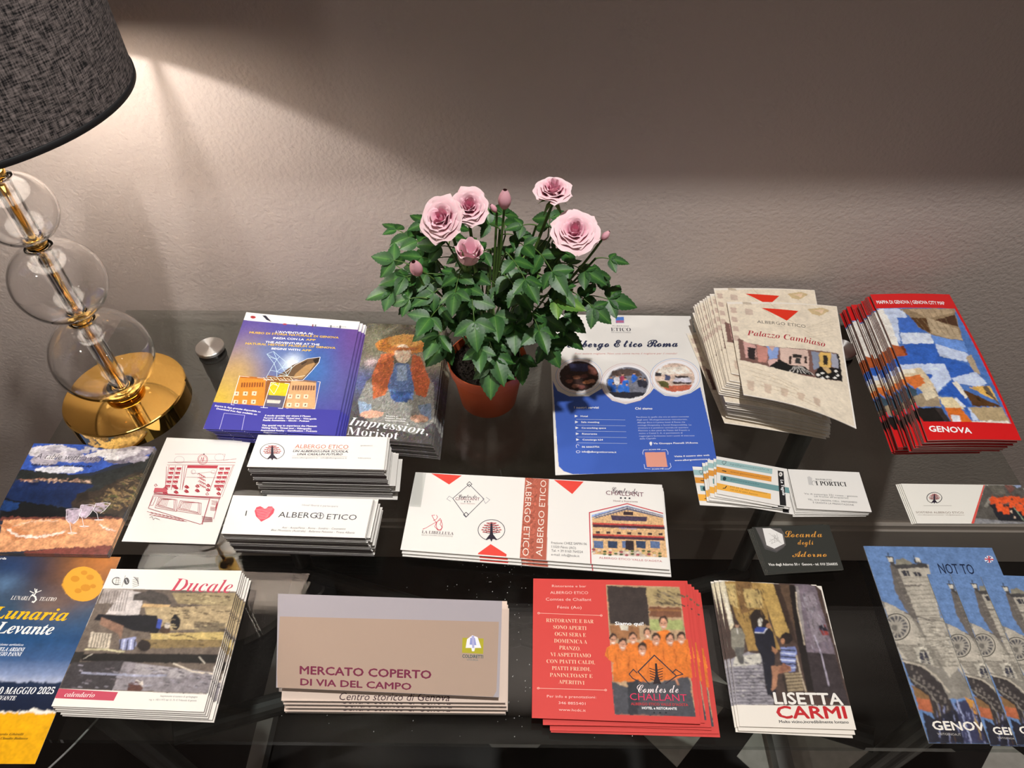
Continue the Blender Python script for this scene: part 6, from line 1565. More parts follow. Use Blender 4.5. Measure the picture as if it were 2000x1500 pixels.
ART['red']=[
('t','Ristorante e bar','n','#f8d0c4',199,1351,561,1356,28),
('t','ALBERGO ETICO','n','#f8d0c4',180,1273,580,1279,31),
('t','Comtes de Challant','n','#f8d0c4',134,1194,611,1201,33),
('t','Fénis (Ao)','n','#f8d0c4',254,1108,505,1110,32),
('l','#f0b8a8',0.5,[51,1052,716,1042]),
('l','#f0b8a8',0.4,[70,1052,70,1055,69,1057,68,1059,66,1060,64,1062,62,1062,60,1063,57,1063,55,1062,53,1061,51,1059,50,1057,49,1055,48,1053,48,1051,49,1048,50,1046,51,1045,53,1043,55,1042,57,1042,60,1042,62,1042,64,1043,66,1044,68,1046,69,1048,70,1050,70,1052]),
('l','#f0b8a8',0.4,[719,1043,719,1045,718,1047,717,1049,715,1050,713,1052,711,1052,709,1053,706,1053,704,1052,702,1051,700,1049,698,1047,697,1045,697,1043,697,1041,697,1039,698,1037,699,1035,701,1033,703,1032,705,1032,708,1032,710,1032,713,1033,715,1034,716,1036,718,1038,718,1040,719,1043]),
('t','RISTORANTE E BAR','srl','#f8d0b0',137,956,626,954,41),
('t','SONO APERTI','srl','#f8d0b0',210,884,550,879,41),
('t','OGNI SERA E','srl','#f8d0b0',225,811,542,806,41),
('t','DOMENICA A','srl','#f8d0b0',217,739,552,735,41),
('t','PRANZO.','srl','#f8d0b0',268,670,482,663,40),
('t','VI ASPETTIAMO','srl','#f8d0b0',180,598,585,596,39),
('t','CON PIATTI CALDI,','srl','#f8d0b0',141,528,624,529,38),
('t','PIATTI FREDDI,','srl','#f8d0b0',194,461,577,460,38),
('t','PANINI,TOAST E','srl','#f8d0b0',173,394,595,393,37),
('t','APERITIVI','srl','#f8d0b0',260,330,513,325,37),
('l','#f0b8a8',0.5,[51,278,727,281]),
('l','#f0b8a8',0.4,[70,278,70,280,69,282,68,284,66,285,64,286,62,287,60,287,58,287,56,286,54,285,52,284,50,282,49,280,49,279,49,277,49,275,50,273,52,271,54,270,56,269,58,269,60,269,62,269,64,270,66,271,68,273,69,274,70,276,70,278]),
('l','#f0b8a8',0.4,[729,281,729,283,729,285,728,287,726,288,724,289,722,290,720,290,718,290,715,290,713,289,712,287,710,286,709,284,709,282,708,280,709,278,710,276,711,275,713,273,715,273,717,272,719,272,721,272,723,273,725,274,727,276,728,278,729,280,729,281]),
('t','Per info e prenotazioni:','n','#f8d0c4',145,193,622,199,25),
('t','346 8855401','n','#f8d0c4',257,135,518,135,25),
('t','www.hcdc.it','n','#f8d0c4',259,74,518,73,24),
('q','#b89a78',[771,1394,1550,1384,1572,63,796,59]),
('q','#3a302c',[780,1383,1197,1372,1201,951,790,953]),
('q','#a89468',[1197,1372,1545,1373,1541,1156,1207,1174]),
('z',('#6a5a44','#8a7a60','#4a3e34'),1.2,30,[1234,1352,1536,1352,1531,1182,1245,1189,61,-26]),
('q','#7a5038',[1205,1154,1543,1149,1541,1037,1208,1042]),
('q','#93643c',[1203,1127,1541,1126,1540,1109,1202,1110]),
('q','#a8b070',[1206,1016,1544,1011,1552,909,1197,900]),
('q','#9a6a44',[795,940,1089,935,1091,796,799,788]),
('q','#cfc9b8',[900,943,979,943,978,888,896,889]),
('q','#d87428',[797,738,1577,809,1581,425,1390,402,1035,363,800,367]),
('q','#de7a2c',[727,620,747,697,792,726,841,728,883,701,899,603,804,546]),
('m','#b85a1c',1,[752,686,763,577]),
('m','#b85a1c',1,[872,690,854,580]),
('q','#3a281e',[858,805,853,785,841,768,825,758,807,758,792,767,782,783,779,803,784,824,796,841,812,851,830,851,845,842,855,826]),
('q','#d19a7c',[849,778,844,758,835,741,821,731,807,731,795,740,787,756,785,776,789,797,799,814,812,823,826,824,839,815,847,799]),
('m','#3a2a24',0.7,[798,786,811,786]),
('m','#3a2a24',0.7,[824,786,837,787]),
('m','#b0705c',0.7,[817,784,814,770]),
('m','#f6ece4',0.9,[803,755,815,751,829,756]),
('q','#de7a2c',[916,619,940,705,990,737,1044,739,1091,709,1106,600,1000,537]),
('m','#b85a1c',1,[945,693,955,572]),
('m','#b85a1c',1,[1078,697,1056,575]),
('q','#3a281e',[1064,825,1058,802,1045,784,1026,773,1007,772,990,782,979,800,976,823,982,846,996,865,1014,876,1034,876,1051,866,1061,848]),
('q','#d19a7c',[1053,795,1048,772,1037,754,1022,743,1007,743,993,752,985,770,983,793,988,816,999,835,1014,845,1030,846,1043,836,1052,818]),
('m','#3a2a24',0.7,[997,803,1012,804]),
('m','#3a2a24',0.7,[1026,804,1041,805]),
('m','#b0705c',0.7,[1019,801,1015,786]),
('m','#f6ece4',0.9,[1002,770,1016,765,1031,771]),
('q','#de7a2c',[1074,690,1096,769,1142,798,1191,799,1233,772,1246,673,1149,616]),
('m','#b85a1c',1,[1101,758,1109,647]),
('m','#b85a1c',1,[1221,761,1201,650]),
('q','#3a281e',[1210,878,1204,857,1192,840,1175,830,1158,830,1143,839,1133,855,1131,876,1136,897,1149,914,1165,924,1183,924,1198,915,1208,899]),
('q','#d19a7c',[1200,850,1195,830,1185,813,1171,803,1157,803,1145,812,1138,828,1136,849,1141,869,1151,886,1165,896,1179,896,1191,888,1199,871]),
('m','#3a2a24',0.7,[1149,858,1162,858]),
('m','#3a2a24',0.7,[1176,859,1189,859]),
('m','#b0705c',0.7,[1169,856,1165,843]),
('m','#f6ece4',0.9,[1153,828,1166,823,1180,828]),
('q','#de7a2c',[1225,768,1254,866,1311,902,1371,904,1422,870,1436,747,1316,676]),
('m','#b85a1c',1,[1259,852,1267,715]),
('m','#b85a1c',1,[1407,856,1380,718]),
('q','#3a281e',[1395,1002,1388,976,1373,954,1352,943,1330,942,1312,953,1300,973,1298,999,1305,1025,1320,1047,1341,1059,1363,1059,1381,1048,1393,1028]),
('q','#d19a7c',[1383,967,1376,941,1363,920,1347,909,1329,908,1315,919,1306,940,1304,965,1310,991,1323,1012,1340,1024,1358,1025,1372,1014,1381,993]),
('m','#3a2a24',0.7,[1320,977,1336,977]),
('m','#3a2a24',0.7,[1353,978,1369,978]),
('m','#b0705c',0.7,[1344,975,1340,958]),
('m','#f6ece4',0.9,[1325,939,1340,934,1357,940]),
('q','#de7a2c',[1144,604,1170,694,1223,728,1281,729,1328,699,1343,585,1230,519]),
('m','#b85a1c',1,[1175,681,1184,555]),
('m','#b85a1c',1,[1314,685,1290,558]),
('q','#3a281e',[1303,820,1296,796,1282,776,1262,765,1242,765,1224,775,1213,794,1211,818,1217,842,1232,862,1251,873,1272,873,1289,863,1300,844]),
('q','#d19a7c',[1291,788,1285,764,1273,745,1258,734,1241,734,1227,744,1219,763,1217,786,1223,810,1235,830,1251,841,1267,841,1281,831,1290,812]),
('m','#3a2a24',0.7,[1232,797,1247,798]),
('m','#3a2a24',0.7,[1263,798,1278,798]),
('m','#b0705c',0.7,[1255,795,1251,779]),
('m','#f6ece4',0.9,[1237,762,1251,757,1267,763]),
('q','#de7a2c',[1282,608,1309,698,1363,732,1420,733,1467,702,1480,589,1367,523]),
('m','#b85a1c',1,[1314,685,1321,559]),
('m','#b85a1c',1,[1453,689,1427,562]),
('q','#3a281e',[1443,824,1436,800,1421,780,1402,769,1381,769,1364,779,1353,797,1351,821,1358,846,1372,865,1392,877,1412,877,1430,867,1441,848]),
('q','#d19a7c',[1431,792,1425,768,1412,749,1397,738,1380,737,1366,748,1358,766,1357,790,1363,814,1375,834,1391,845,1407,845,1421,835,1429,816]),
('m','#3a2a24',0.7,[1372,801,1387,801]),
('m','#3a2a24',0.7,[1402,802,1418,802]),
('m','#b0705c',0.7,[1394,799,1390,783]),
('m','#f6ece4',0.9,[1376,766,1391,761,1406,767]),
('q','#de7a2c',[1402,633,1429,719,1480,751,1535,752,1580,723,1591,614,1483,551]),
('m','#b85a1c',1,[1433,706,1439,586]),
('m','#b85a1c',1,[1566,710,1541,589]),
('q','#3a281e',[1557,839,1551,816,1536,797,1518,786,1498,786,1482,796,1472,813,1470,836,1476,859,1491,878,1509,889,1529,889,1545,880,1556,861]),
('q','#d19a7c',[1546,808,1540,785,1528,767,1513,757,1497,756,1484,766,1476,784,1475,806,1481,829,1493,848,1508,858,1524,859,1537,849,1545,831]),
('m','#3a2a24',0.7,[1490,817,1504,817]),
('m','#3a2a24',0.7,[1519,817,1533,818]),
('m','#b0705c',0.7,[1511,815,1507,800]),
('m','#f6ece4',0.9,[1493,783,1507,779,1522,784]),
('q','#de7a2c',[805,547,829,636,882,669,939,671,987,640,1004,527,894,462]),
('m','#b85a1c',1,[835,623,846,498]),
('m','#b85a1c',1,[974,627,953,501]),
('q','#3a281e',[959,761,953,737,939,718,920,706,899,706,882,716,870,735,867,758,873,782,887,802,906,813,926,814,944,803,956,785]),
('q','#d19a7c',[948,729,942,705,931,686,916,675,899,675,885,685,876,704,874,727,879,751,890,770,906,782,922,782,937,772,946,753]),
('m','#3a2a24',0.7,[889,738,904,738]),
('m','#3a2a24',0.7,[919,739,934,739]),
('m','#b0705c',0.7,[911,736,908,720]),
('m','#f6ece4',0.9,[894,703,909,698,924,704]),
('q','#de7a2c',[999,505,1024,593,1077,626,1134,628,1181,597,1197,486,1086,421]),
('m','#b85a1c',1,[1030,581,1039,456]),
('m','#b85a1c',1,[1168,584,1145,459]),
('q','#3a281e',[1155,717,1148,693,1134,674,1115,663,1095,662,1077,672,1066,691,1063,714,1070,738,1084,757,1103,768,1123,769,1141,759,1152,740]),
('q','#d19a7c',[1143,685,1138,662,1126,643,1111,632,1094,632,1081,642,1072,660,1070,683,1075,707,1087,726,1103,737,1119,738,1133,728,1142,709]),
('m','#3a2a24',0.7,[1085,694,1100,695]),
('m','#3a2a24',0.7,[1115,695,1130,695]),
('m','#b0705c',0.7,[1107,692,1104,677]),
('m','#f6ece4',0.9,[1090,660,1104,655,1120,660]),
('q','#4a4a50',[782,367,926,314,950,326,976,373,1211,368,1547,436,1572,63,796,59]),
('q','#2f3036',[929,360,1049,398,1024,67,932,64]),
('m','#c98a6a',2,[1415,409,1433,358]),
('t','Siamo qui!','b','#ffffff',847,942,1137,945,36),
('l','#3c3038',1.1,[1223,637,1424,438,1310,360]),
('l','#3c3038',1.1,[1223,637,1048,468,1151,349]),
('l','#3c3038',0.9,[1036,456,1003,490,958,442,990,402,1070,364]),
('l','#3c3038',0.9,[1424,438,1490,457,1424,502,1385,466]),
('p','#2a1c20',[1222,556,1242,556,1243,438,1268,353,1228,359,1186,350,1217,438]),
('l','#2a1c20',0.7,[1164,506,1227,485,1297,508]),
('l','#2a1c20',0.7,[1164,481,1225,459,1293,482]),
('l','#2a1c20',0.7,[1164,455,1223,433,1290,456]),
('l','#2a1c20',0.7,[1165,429,1220,408,1286,430]),
('l','#2a1c20',0.7,[1165,404,1218,382,1282,405]),
('t','Comtes de','sc','#f2e2e2',1027,266,1430,278,85),
('t','CHALLANT','n','#e0305c',952,196,1503,202,65),
('t',"ALBERGO ETICO VALLE D'AOSTA",'b','#c0343c',958,149,1509,157,24),
('t','HOTEL e RISTORANTE','b','#fff',1062,115,1396,119,22),
('t','★','n','#1a1a20',1162,77,1187,76,19),
('t','★','n','#1a1a20',1219,78,1245,78,20),
('t','★','n','#1a1a20',1277,80,1302,80,20),
]
ART['color']=[
('p','#9dbfbf',[0,510,674,521,665,439,0,433]),
('p','#e0983c',[0,399,655,401,649,322,0,314]),
('p','#6f9a9c',[46,280,850,282,849,200,45,203]),
('p','#f0b044',[1,155,632,145,627,66,1,61]),
('p','#1c1a1c',[735,509,804,510,799,12,727,6]),
('t','eg@genovasushi.it','i','#5a8080',163,467,636,480,25),
('t','www.genovasushi.com','i','#8a5a20',166,350,617,357,24),
('t','genovasushi','i','#3a6a70',158,236,504,237,24),
('t','010 09 10 462 Prenotazioni','i','#8a6020',156,126,591,128,21),
('t','349 53 33 6052 Asporto','i','#8a6020',155,86,479,85,20),
('l','#2a2a2a',0.5,[69,479,90,446,115,482,118,506,91,508,69,487]),
('p','#222',[65,359,119,357,113,343,67,348]),
('p','#1c3c44',[114,244,111,228,103,216,93,209,82,211,74,220,72,234,75,249,83,262,94,269,104,267,112,258]),
('l','#222',1.0,[73,92,99,101,115,134]),
('p','#e8e4de',[789,465,786,452,781,440,773,431,765,427,757,427,750,433,746,443,746,455,748,468,754,480,761,489,770,493,778,493,784,487,788,477]),
('t','E','b','#222',758,446,776,447,24),
('v','Le Tegole',[759,377,768,156],2),
]
ART['portici']=[
('p','#c9c7c4',[213,463,239,476,267,451,251,347,207,348]),
('l','#b5b3b0',0.8,[292,379,292,384,293,389,293,393,292,397,291,401,289,405,287,407,285,409,282,410,279,410,276,410,273,408,270,406,267,404,264,400,261,396,259,392,256,387,255,382,253,377,253,372,252,367,252,362,253,358,254,354,256,351,258,348,260,346,263,345]),
('t','RISTORANTE','srl','#4a4848',306,423,501,422,24),
('t','I PORTICI','sb','#1c1a1c',296,347,659,350,63),
('t','Via di sottoripa 22r rosso - genova','n','#5a5858',126,205,748,200,23),
('t',"(di fronte all'acquario)",'n','#5a5858',237,174,633,171,21),
('t','TEL. 010 2465096 CELL. 3469284850','n','#5a5858',151,124,721,114,22),
('t','È GRADITA LA PRENOTAZIONE','n','#5a5858',204,85,675,75,22),
]
ART['locanda']=[
('p','#4a4848',[35,556,108,554,98,308,182,268,289,326,282,301,173,237,58,285]),
('p','#5e5a58',[32,563,312,541,327,476,306,325,184,255,76,309]),
('p','#e8e6e2',[110,550,195,548,307,464,294,344,165,287,92,333]),
('l','#9a9690',0.3,[160,482,179,468]),
('l','#9a9690',0.3,[179,459,203,431]),
('l','#9a9690',0.3,[199,437,227,393]),
('l','#9a9690',0.3,[218,415,251,356]),
('l','#9a9690',0.3,[238,393,192,460]),
('l','#9a9690',0.3,[135,375,216,423]),
('l','#9a9690',0.3,[154,353,240,385]),
('l','#9a9690',0.3,[213,468,264,348]),
('l','#9a9690',0.3,[233,446,205,452]),
('l','#9a9690',0.3,[252,424,229,415]),
('l','#9a9690',0.3,[149,406,253,377]),
('l','#9a9690',0.3,[169,384,155,344]),
('l','#9a9690',0.3,[188,362,219,444]),
('l','#9a9690',0.3,[247,478,243,406]),
('t','Locanda','sc','#d8963c',326,425,741,410,92),
('t','degli','sc','#d8963c',441,326,618,317,72),
('t','Adorno','sc','#d8963c',335,176,721,161,78),
('t','Vico degli Adorno 50 r  Genova - tel. 010 2566835','b','#f0eee8',40,83,809,53,30),
]
ART['lisetta']=[
('q','#4a3a34',[-7,1457,1010,1496,1065,1429,1086,219,-3,192]),
('q','#d8cdb0',[-1,1450,59,1475,90,988,45,922]),
('q','#e8e0cc',[32,1369,57,1275,86,1001,40,973]),
('q','#a08048',[59,1475,462,1481,454,1060,519,747,194,719,170,954,124,1054]),
('q','#7a5c38',[174,1490,350,1487,323,1158,181,1110]),
('q','#c0a870',[67,1440,168,1447,164,1162,85,1210]),
('q','#b8a068',[236,1396,423,1394,427,1190,253,1180]),
('q','#2a211c',[264,1088,325,1164,399,1169,424,1097,401,890,288,785,268,959]),
('q','#c8c4b8',[341,1041,371,1075,393,1057,367,978,338,982]),
('q','#b89858',[424,1478,574,1474,643,903,561,848,498,895]),
('q','#3a2c24',[574,1474,649,1472,696,805,643,903]),
('q','#5c4838',[636,1471,736,1471,755,986,702,957]),
('q','#1e1816',[736,1471,822,1462,844,713,790,344,697,340,704,906]),
('q','#7a6e78',[806,1476,1010,1496,1052,723,777,735]),
('q','#8a8088',[859,1395,985,1403,996,871,865,813]),
('q','#97908e',[805,1468,835,1463,791,860,768,987]),
('q','#3a3234',[777,735,1052,723,1069,218,764,331]),
('m','#b8b0c0',1.2,[886,916,915,717,918,406]),
('m','#d8c8b0',1,[796,1391,774,1211,768,809]),
('q','#8e3c38',[950,997,1020,1040,1037,924,970,920]),
('q','#26222c',[947,1009,997,1045,1045,963,969,972]),
('q','#98949a',[2,626,180,706,331,689,299,359,360,249,352,204,-3,192]),
('q','#c8c4b8',[53,652,309,700,303,592,16,555]),
('m','#5a5660',1,[24,532,307,547]),
('m','#5a5660',1,[23,500,311,514]),
('m','#5a5660',1,[22,467,315,481]),
('m','#5a5660',1,[20,435,319,449]),
('m','#5a5660',1,[19,403,322,417]),
('m','#5a5660',1,[18,371,326,385]),
('m','#5a5660',1,[17,339,330,353]),
('m','#5a5660',1,[15,308,334,322]),
('m','#5a5660',1,[14,276,337,290]),
('m','#5a5660',1,[13,245,341,259]),
('m','#5a5660',1,[12,214,344,228]),
('q','#8a8678',[51,923,92,956,158,954,189,879,175,829,154,729,116,595,80,594,61,700,33,760]),
('q','#b08a70',[143,985,137,968,125,957,112,956,103,966,102,982,108,999,120,1010,133,1011,142,1001]),
('q','#5e5c58',[50,749,158,754,128,584,96,582,61,700]),
('q','#3a2a22',[144,1001,137,990,123,985,109,989,105,999,113,1011,127,1016,140,1012]),
('m','#d8d4cc',1,[115,951,115,894]),
('q','#191a26',[288,935,344,983,441,982,478,920,476,769,433,597,391,295,310,292,308,416,315,664,276,784]),
('q','#2a1c18',[455,1027,447,1009,431,995,412,989,394,993,383,1005,381,1023,389,1042,405,1056,424,1062,442,1058,453,1046]),
('q','#b08060',[467,996,460,979,446,968,431,967,420,977,418,993,426,1010,440,1021,455,1022,466,1012]),
('q','#3c50a0',[296,948,319,975,415,974,381,915,291,916]),
('m','#e8e8f0',0.8,[289,916,381,915,417,967]),
('q','#221a18',[664,872,653,846,631,824,604,811,576,809,553,820,540,840,538,866,549,893,571,915,598,928,626,930,649,919,663,899]),
('q','#a87858',[578,837,571,819,558,807,545,806,536,817,535,834,542,852,555,864,569,865,578,854]),
('q','#7a86b8',[518,771,669,785,676,730,620,534,559,520,499,636]),
('m','#22242e',1.4,[519,747,666,742]),
('m','#c8d0e8',1.4,[513,712,660,707]),
('m','#22242e',1.4,[507,678,653,672]),
('m','#c8d0e8',1.4,[500,644,646,638]),
('m','#22242e',1.4,[494,610,640,604]),
('m','#c8d0e8',1.4,[488,576,633,570]),
('q','#a8785c',[395,578,585,592,585,533,452,503,403,363,356,327,389,477]),
('q','#8a5c48',[518,613,592,569,475,504,456,527]),
('m','#b8a890',1.6,[663,692,670,489,686,340]),
('q','#9c8c70',[516,506,665,524,665,350,512,333]),
('m','#4a3a2c',1,[519,489,685,507]),
('m','#4a3a2c',1,[512,456,678,474]),
('m','#4a3a2c',1,[506,423,672,441]),
('m','#4a3a2c',1,[500,391,665,409]),
('m','#4a3a2c',1,[494,358,659,376]),
('m','#2a221c',1.4,[496,494,500,327]),
('q','#a87858',[436,780,493,733,456,695,433,730]),
('p','#efe8dc',[-3,192,1078,207,1085,5,34,-10,-19,-6]),
('t','LISETTA','bb','#f0ece4',370,214,1015,227,108),
('t','CARMI','bb','#c22028',371,83,1019,101,111),
('t','Molto vicino,incredibilmente lontano','b','#333',376,40,1025,55,26),
('z',('#6a5236','#b89a68','#43342a'),0.8,60,[80,1441,460,1466,395,1070,61,1038,9,-41]),
('z',('#6a6474','#a8a4ac','#55504e'),0.8,40,[839,1421,1003,1432,1054,811,811,786,10,-48]),
('z',('#5e5a62','#b8b4ae','#47434a'),0.8,60,[32,627,303,663,277,235,0,214,35,-2]),
]
ART['ducale']=[
('q','#6a5e54',[3,1227,1474,1218,1441,163,-8,165]),
('q','#a89e98',[20,1227,343,1215,377,1061,26,1054]),
('q','#c8c0bc',[238,1213,477,1183,505,930,379,927,153,938]),
('m','#6c625e',0.8,[34,1192,76,970]),
('m','#6c625e',0.8,[63,1193,105,970]),
('m','#6c625e',0.8,[92,1193,133,971]),
('m','#6c625e',0.8,[121,1194,161,972]),
('m','#6c625e',0.8,[150,1194,190,972]),
('m','#6c625e',0.8,[179,1195,218,973]),
('m','#6c625e',0.8,[209,1195,247,974]),
('m','#6c625e',0.8,[238,1196,275,974]),
('m','#6c625e',0.8,[267,1196,304,975]),
('m','#6c625e',0.8,[296,1197,332,976]),
('q','#4a4440',[370,1164,529,1218,728,1162,807,1070,675,1033,508,1098,380,1095]),
('q','#c9a878',[504,1063,797,1053,792,1019,503,1021]),
('q','#b09c78',[538,1014,1481,1067,1498,824,842,776,623,867]),
('q','#9a8a68',[768,1188,1470,1201,1486,1050,871,1071]),
('q','#7d705a',[1106,879,1439,871,1438,760,1140,768]),
('q','#c8b070',[699,740,1449,776,1459,683,721,678]),
('q','#84704a',[629,675,1455,698,1460,622,693,584]),
('q','#17161c',[74,936,285,925,534,939,694,934,785,806,760,742,502,767,217,857,54,869]),
('q','#17161a',[964,867,971,823,963,791,943,779,914,790,885,821,864,865,856,909,864,942,885,955,914,943,943,911]),
('q','#4a382c',[890,785,890,763,874,746,847,740,815,745,788,760,773,782,773,804,789,821,817,828,848,823,875,807]),
('q','#cfc4b8',[870,833,871,812,860,799,841,798,821,811,808,831,807,852,818,865,837,866,857,853]),
('q','#3a50a8',[721,902,773,887,775,790,731,805]),
('q','#8a6a58',[119,904,391,812,415,669,360,731,136,822]),
('q','#8f94b8',[400,669,557,705,598,612,562,565,436,576]),
('m','#26283a',1.4,[415,669,439,569]),
('m','#c8cce0',1.4,[452,670,475,570]),
('m','#26283a',1.4,[489,671,511,571]),
('m','#c8cce0',1.4,[525,672,547,572]),
('m','#26283a',1.4,[562,673,584,573]),
('q','#2a2220',[743,616,744,587,726,565,695,556,658,563,626,583,606,612,604,642,622,664,653,673,690,666,723,645]),
('q','#c8bca8',[77,739,299,729,330,573,112,582]),
('m','#5a5048',1,[114,724,142,583]),
('m','#5a5048',1,[145,725,172,584]),
('m','#5a5048',1,[176,726,203,585]),
('m','#5a5048',1,[206,727,233,586]),
('m','#5a5048',1,[237,728,263,586]),
('m','#5a5048',1,[268,729,293,587]),
('m','#c8c09a',1.6,[91,558,272,563,493,547]),
('q','#1c1815',[54,502,228,523,1451,546,1446,457,354,436,109,443]),
('q','#2a2622',[-20,531,101,535,86,427,-12,409]),
('m','#c8c0b0',0.9,[115,466,186,514]),
('m','#c8c0b0',0.9,[1262,518,1342,453]),
('q','#3c383a',[12,425,527,457,519,170,4,172]),
('q','#8a8488',[530,449,1455,369,1453,171,519,170]),
('q','#a09a9c',[657,431,1274,378,1150,301,671,313]),
('m','#d8ccb8',1.2,[1029,443,1247,370,1444,357]),
('m','#9a9cb0',2,[160,325,700,314,994,325]),
('q','#5a3c34',[654,240,719,264,814,203,798,167,666,169]),
('q','#ddd2c8',[701,271,784,266,814,203]),
('z',('#4a3c2e','#cbb98c','#8c7a5c','#2e2824'),0.8,120,[838,1172,1451,1183,1506,623,748,601,57,-6]),
('z',('#4c484e','#9c98a2','#6c6468'),0.9,80,[63,411,1418,397,1423,226,47,174,50,-6]),
('p','#c24a5e',[-5,165,584,152,572,71,1,75]),
('t','calendario','sil','#fbe9e6',83,92,373,95,46),
('t','Ducale','sil','#c4485c',740,1213,1406,1199,152),
('l','#777',0.5,[193,1382,205,1248]),
('l','#444',0.9,[135,1351,127,1354,120,1356,112,1357,105,1357,98,1356,92,1354,87,1351,82,1348,78,1344,75,1339,73,1334,73,1328,73,1322,74,1316,77,1310,80,1304,85,1298,90,1293,96,1288,102,1283,109,1279,116,1276,124,1274,131,1272,139,1272,146,1272,152,1273,158,1275,163,1278]),
('l','#777',0.35,[96,1344,155,1341]),
('l','#777',0.35,[105,1323,163,1320]),
('l','#777',0.35,[113,1301,172,1299]),
('l','#777',0.35,[121,1280,180,1278]),
('l','#777',0.35,[108,1357,126,1268]),
('l','#777',0.35,[132,1357,154,1268]),
('p','#555',[261,1316,265,1295,260,1279,247,1273,230,1279,214,1294,202,1315,197,1337,202,1352,215,1358,232,1353,248,1337]),
('l','#eee',0.5,[215,1337,248,1293]),
('l','#666',0.5,[287,1365,349,1353,292,1329]),
('l','#666',0.5,[299,1358,357,1332,300,1308]),
('l','#666',0.5,[312,1351,365,1311,308,1287]),
('l','#666',0.5,[324,1344,373,1290,316,1266]),
('l','#666',0.5,[337,1337,380,1268,324,1245]),
('t','Supplemento al numero di aprile/giugno','n','#777',1003,123,1362,126,18),
('t','reg. n. 1821/1973 del 15. 73. © Tribunale di genova','n','#777',907,86,1363,93,17),
]
ART['lunaria']=[
('h',['#3c3430','#3a3436','#33506a','#1f4a78','#3c5a86','#7f90b4','#a8b0c8','#1c2c48','#141f38','#16203a'],[2201,1849,1500,1171,967,815,748,734,581,-39]),
('g','#b8702c',0.9,[1493,2091,404,325]),
('g','#1c3c68',0.8,[507,1997,343,239]),
('g','#7a5a48',0.5,[1254,1668,248,227]),
('g','#8a6a50',0.5,[1068,1544,216,110]),
('g','#5a7a9c',0.7,[534,1798,187,114]),
('q','#f0ebe0',[944,457,1123,464,1250,454,1358,482,1414,494,1515,473,1631,469,1643,425,966,408]),
('q','#e6a80c',[953,436,1160,451,1273,437,1372,451,1470,438,1637,455,1864,-13,1171,-13,689,-13,460,448]),
('q','#e6a02c',[1574,1806,1584,1768,1585,1731,1578,1698,1563,1668,1540,1644,1511,1625,1476,1614,1436,1610,1394,1613,1351,1623,1308,1640,1268,1663,1231,1692,1199,1725,1174,1761,1156,1799,1146,1838,1144,1875,1151,1910,1166,1941,1189,1966,1219,1986,1254,1998,1293,2002,1336,1999,1379,1989,1422,1970,1463,1946,1500,1916,1531,1882,1556,1845]),
('p','#e8a432',[1567,1806,1578,1760,1579,1717,1569,1678,1549,1645,1520,1621,1483,1605,1440,1599,1393,1604,1345,1618,1298,1641,1255,1673,1216,1711,1185,1754,1163,1799,1151,1846,1150,1890,1160,1930,1180,1965,1209,1991,1246,2007,1289,2014,1336,2009,1385,1994,1432,1969,1476,1936,1514,1897,1545,1852]),
('p','#d08c22',[1307,1865,1307,1846,1295,1832,1274,1826,1249,1831,1226,1845,1213,1863,1213,1882,1225,1897,1246,1902,1271,1897,1293,1884]),
('p','#d08c22',[1449,1886,1450,1869,1439,1857,1421,1852,1399,1856,1380,1868,1368,1884,1368,1901,1378,1913,1397,1918,1419,1914,1438,1902]),
('p','#d08c22',[1460,1760,1461,1739,1447,1723,1423,1717,1395,1722,1370,1737,1355,1758,1354,1779,1368,1795,1392,1801,1421,1796,1446,1781]),
('p','#d08c22',[1380,1723,1381,1708,1371,1697,1354,1693,1334,1696,1316,1707,1306,1722,1305,1737,1315,1748,1332,1752,1352,1748,1370,1738]),
('p','#d08c22',[1510,1778,1510,1766,1502,1757,1488,1753,1471,1756,1456,1765,1448,1777,1447,1790,1455,1799,1470,1803,1486,1800,1501,1791]),
('p','#d08c22',[1361,1939,1362,1925,1353,1914,1337,1910,1319,1914,1303,1924,1293,1938,1292,1952,1301,1962,1317,1967,1336,1963,1352,1953]),
('t','LUNARIA','sil','#f2eee6',681,1611,881,1605,48),
('t','TEATRO','sil','#f2eee6',983,1603,1155,1600,44),
('l','#f6f2ea',1.2,[878,1654,910,1671,916,1698,910,1733]),
('l','#f6f2ea',1.6,[887,1671,928,1646,949,1611,935,1585,918,1590]),
('l','#f6f2ea',0.9,[896,1689,848,1711]),
('l','#f6f2ea',0.9,[907,1701,887,1741]),
('l','#f6f2ea',0.9,[923,1698,962,1720]),
('t','Lunaria','sbi','#f0b818',541,1402,1349,1379,135),
('t','Levante','sbi','#f6f2ea',661,1240,1262,1227,126),
('t','Direzione artistica','sbi','#dfe4ec',685,1110,1018,1107,23),
('t','DANIELA ARDINI','sbi','#eef2f6',678,1053,1049,1050,40),
('t','GIORGIO PANNI','sbi','#eef2f6',699,1004,1039,1001,40),
('t','10 MAGGIO 2025','sbi','#f2f2f2',927,626,1529,629,66),
('t','LEVANTE','sbi','#f2f2f2',938,569,1170,567,41),
('t','Riccardo Ghirelli','sbi','#5a3c10',1074,246,1404,247,21),
('t','Evento Claudio Baltacco','sbi','#5a3c10',1062,209,1463,210,21),
('t','guarda','b','#eee',331,2091,457,2089,28),
('p','#ece6dc',[485,1762,485,1762,485,1762,485,1761,485,1761,485,1761,485,1761,485,1761,485,1761,485,1761,485,1761,485,1761,485,1762,485,1762,485,1762,485,1762,485,1762,485,1762,485,1762,485,1762,485,1762,485,1762,485,1762,485,1762,485,1762,485,1762,485,1762,485,1762]),
]
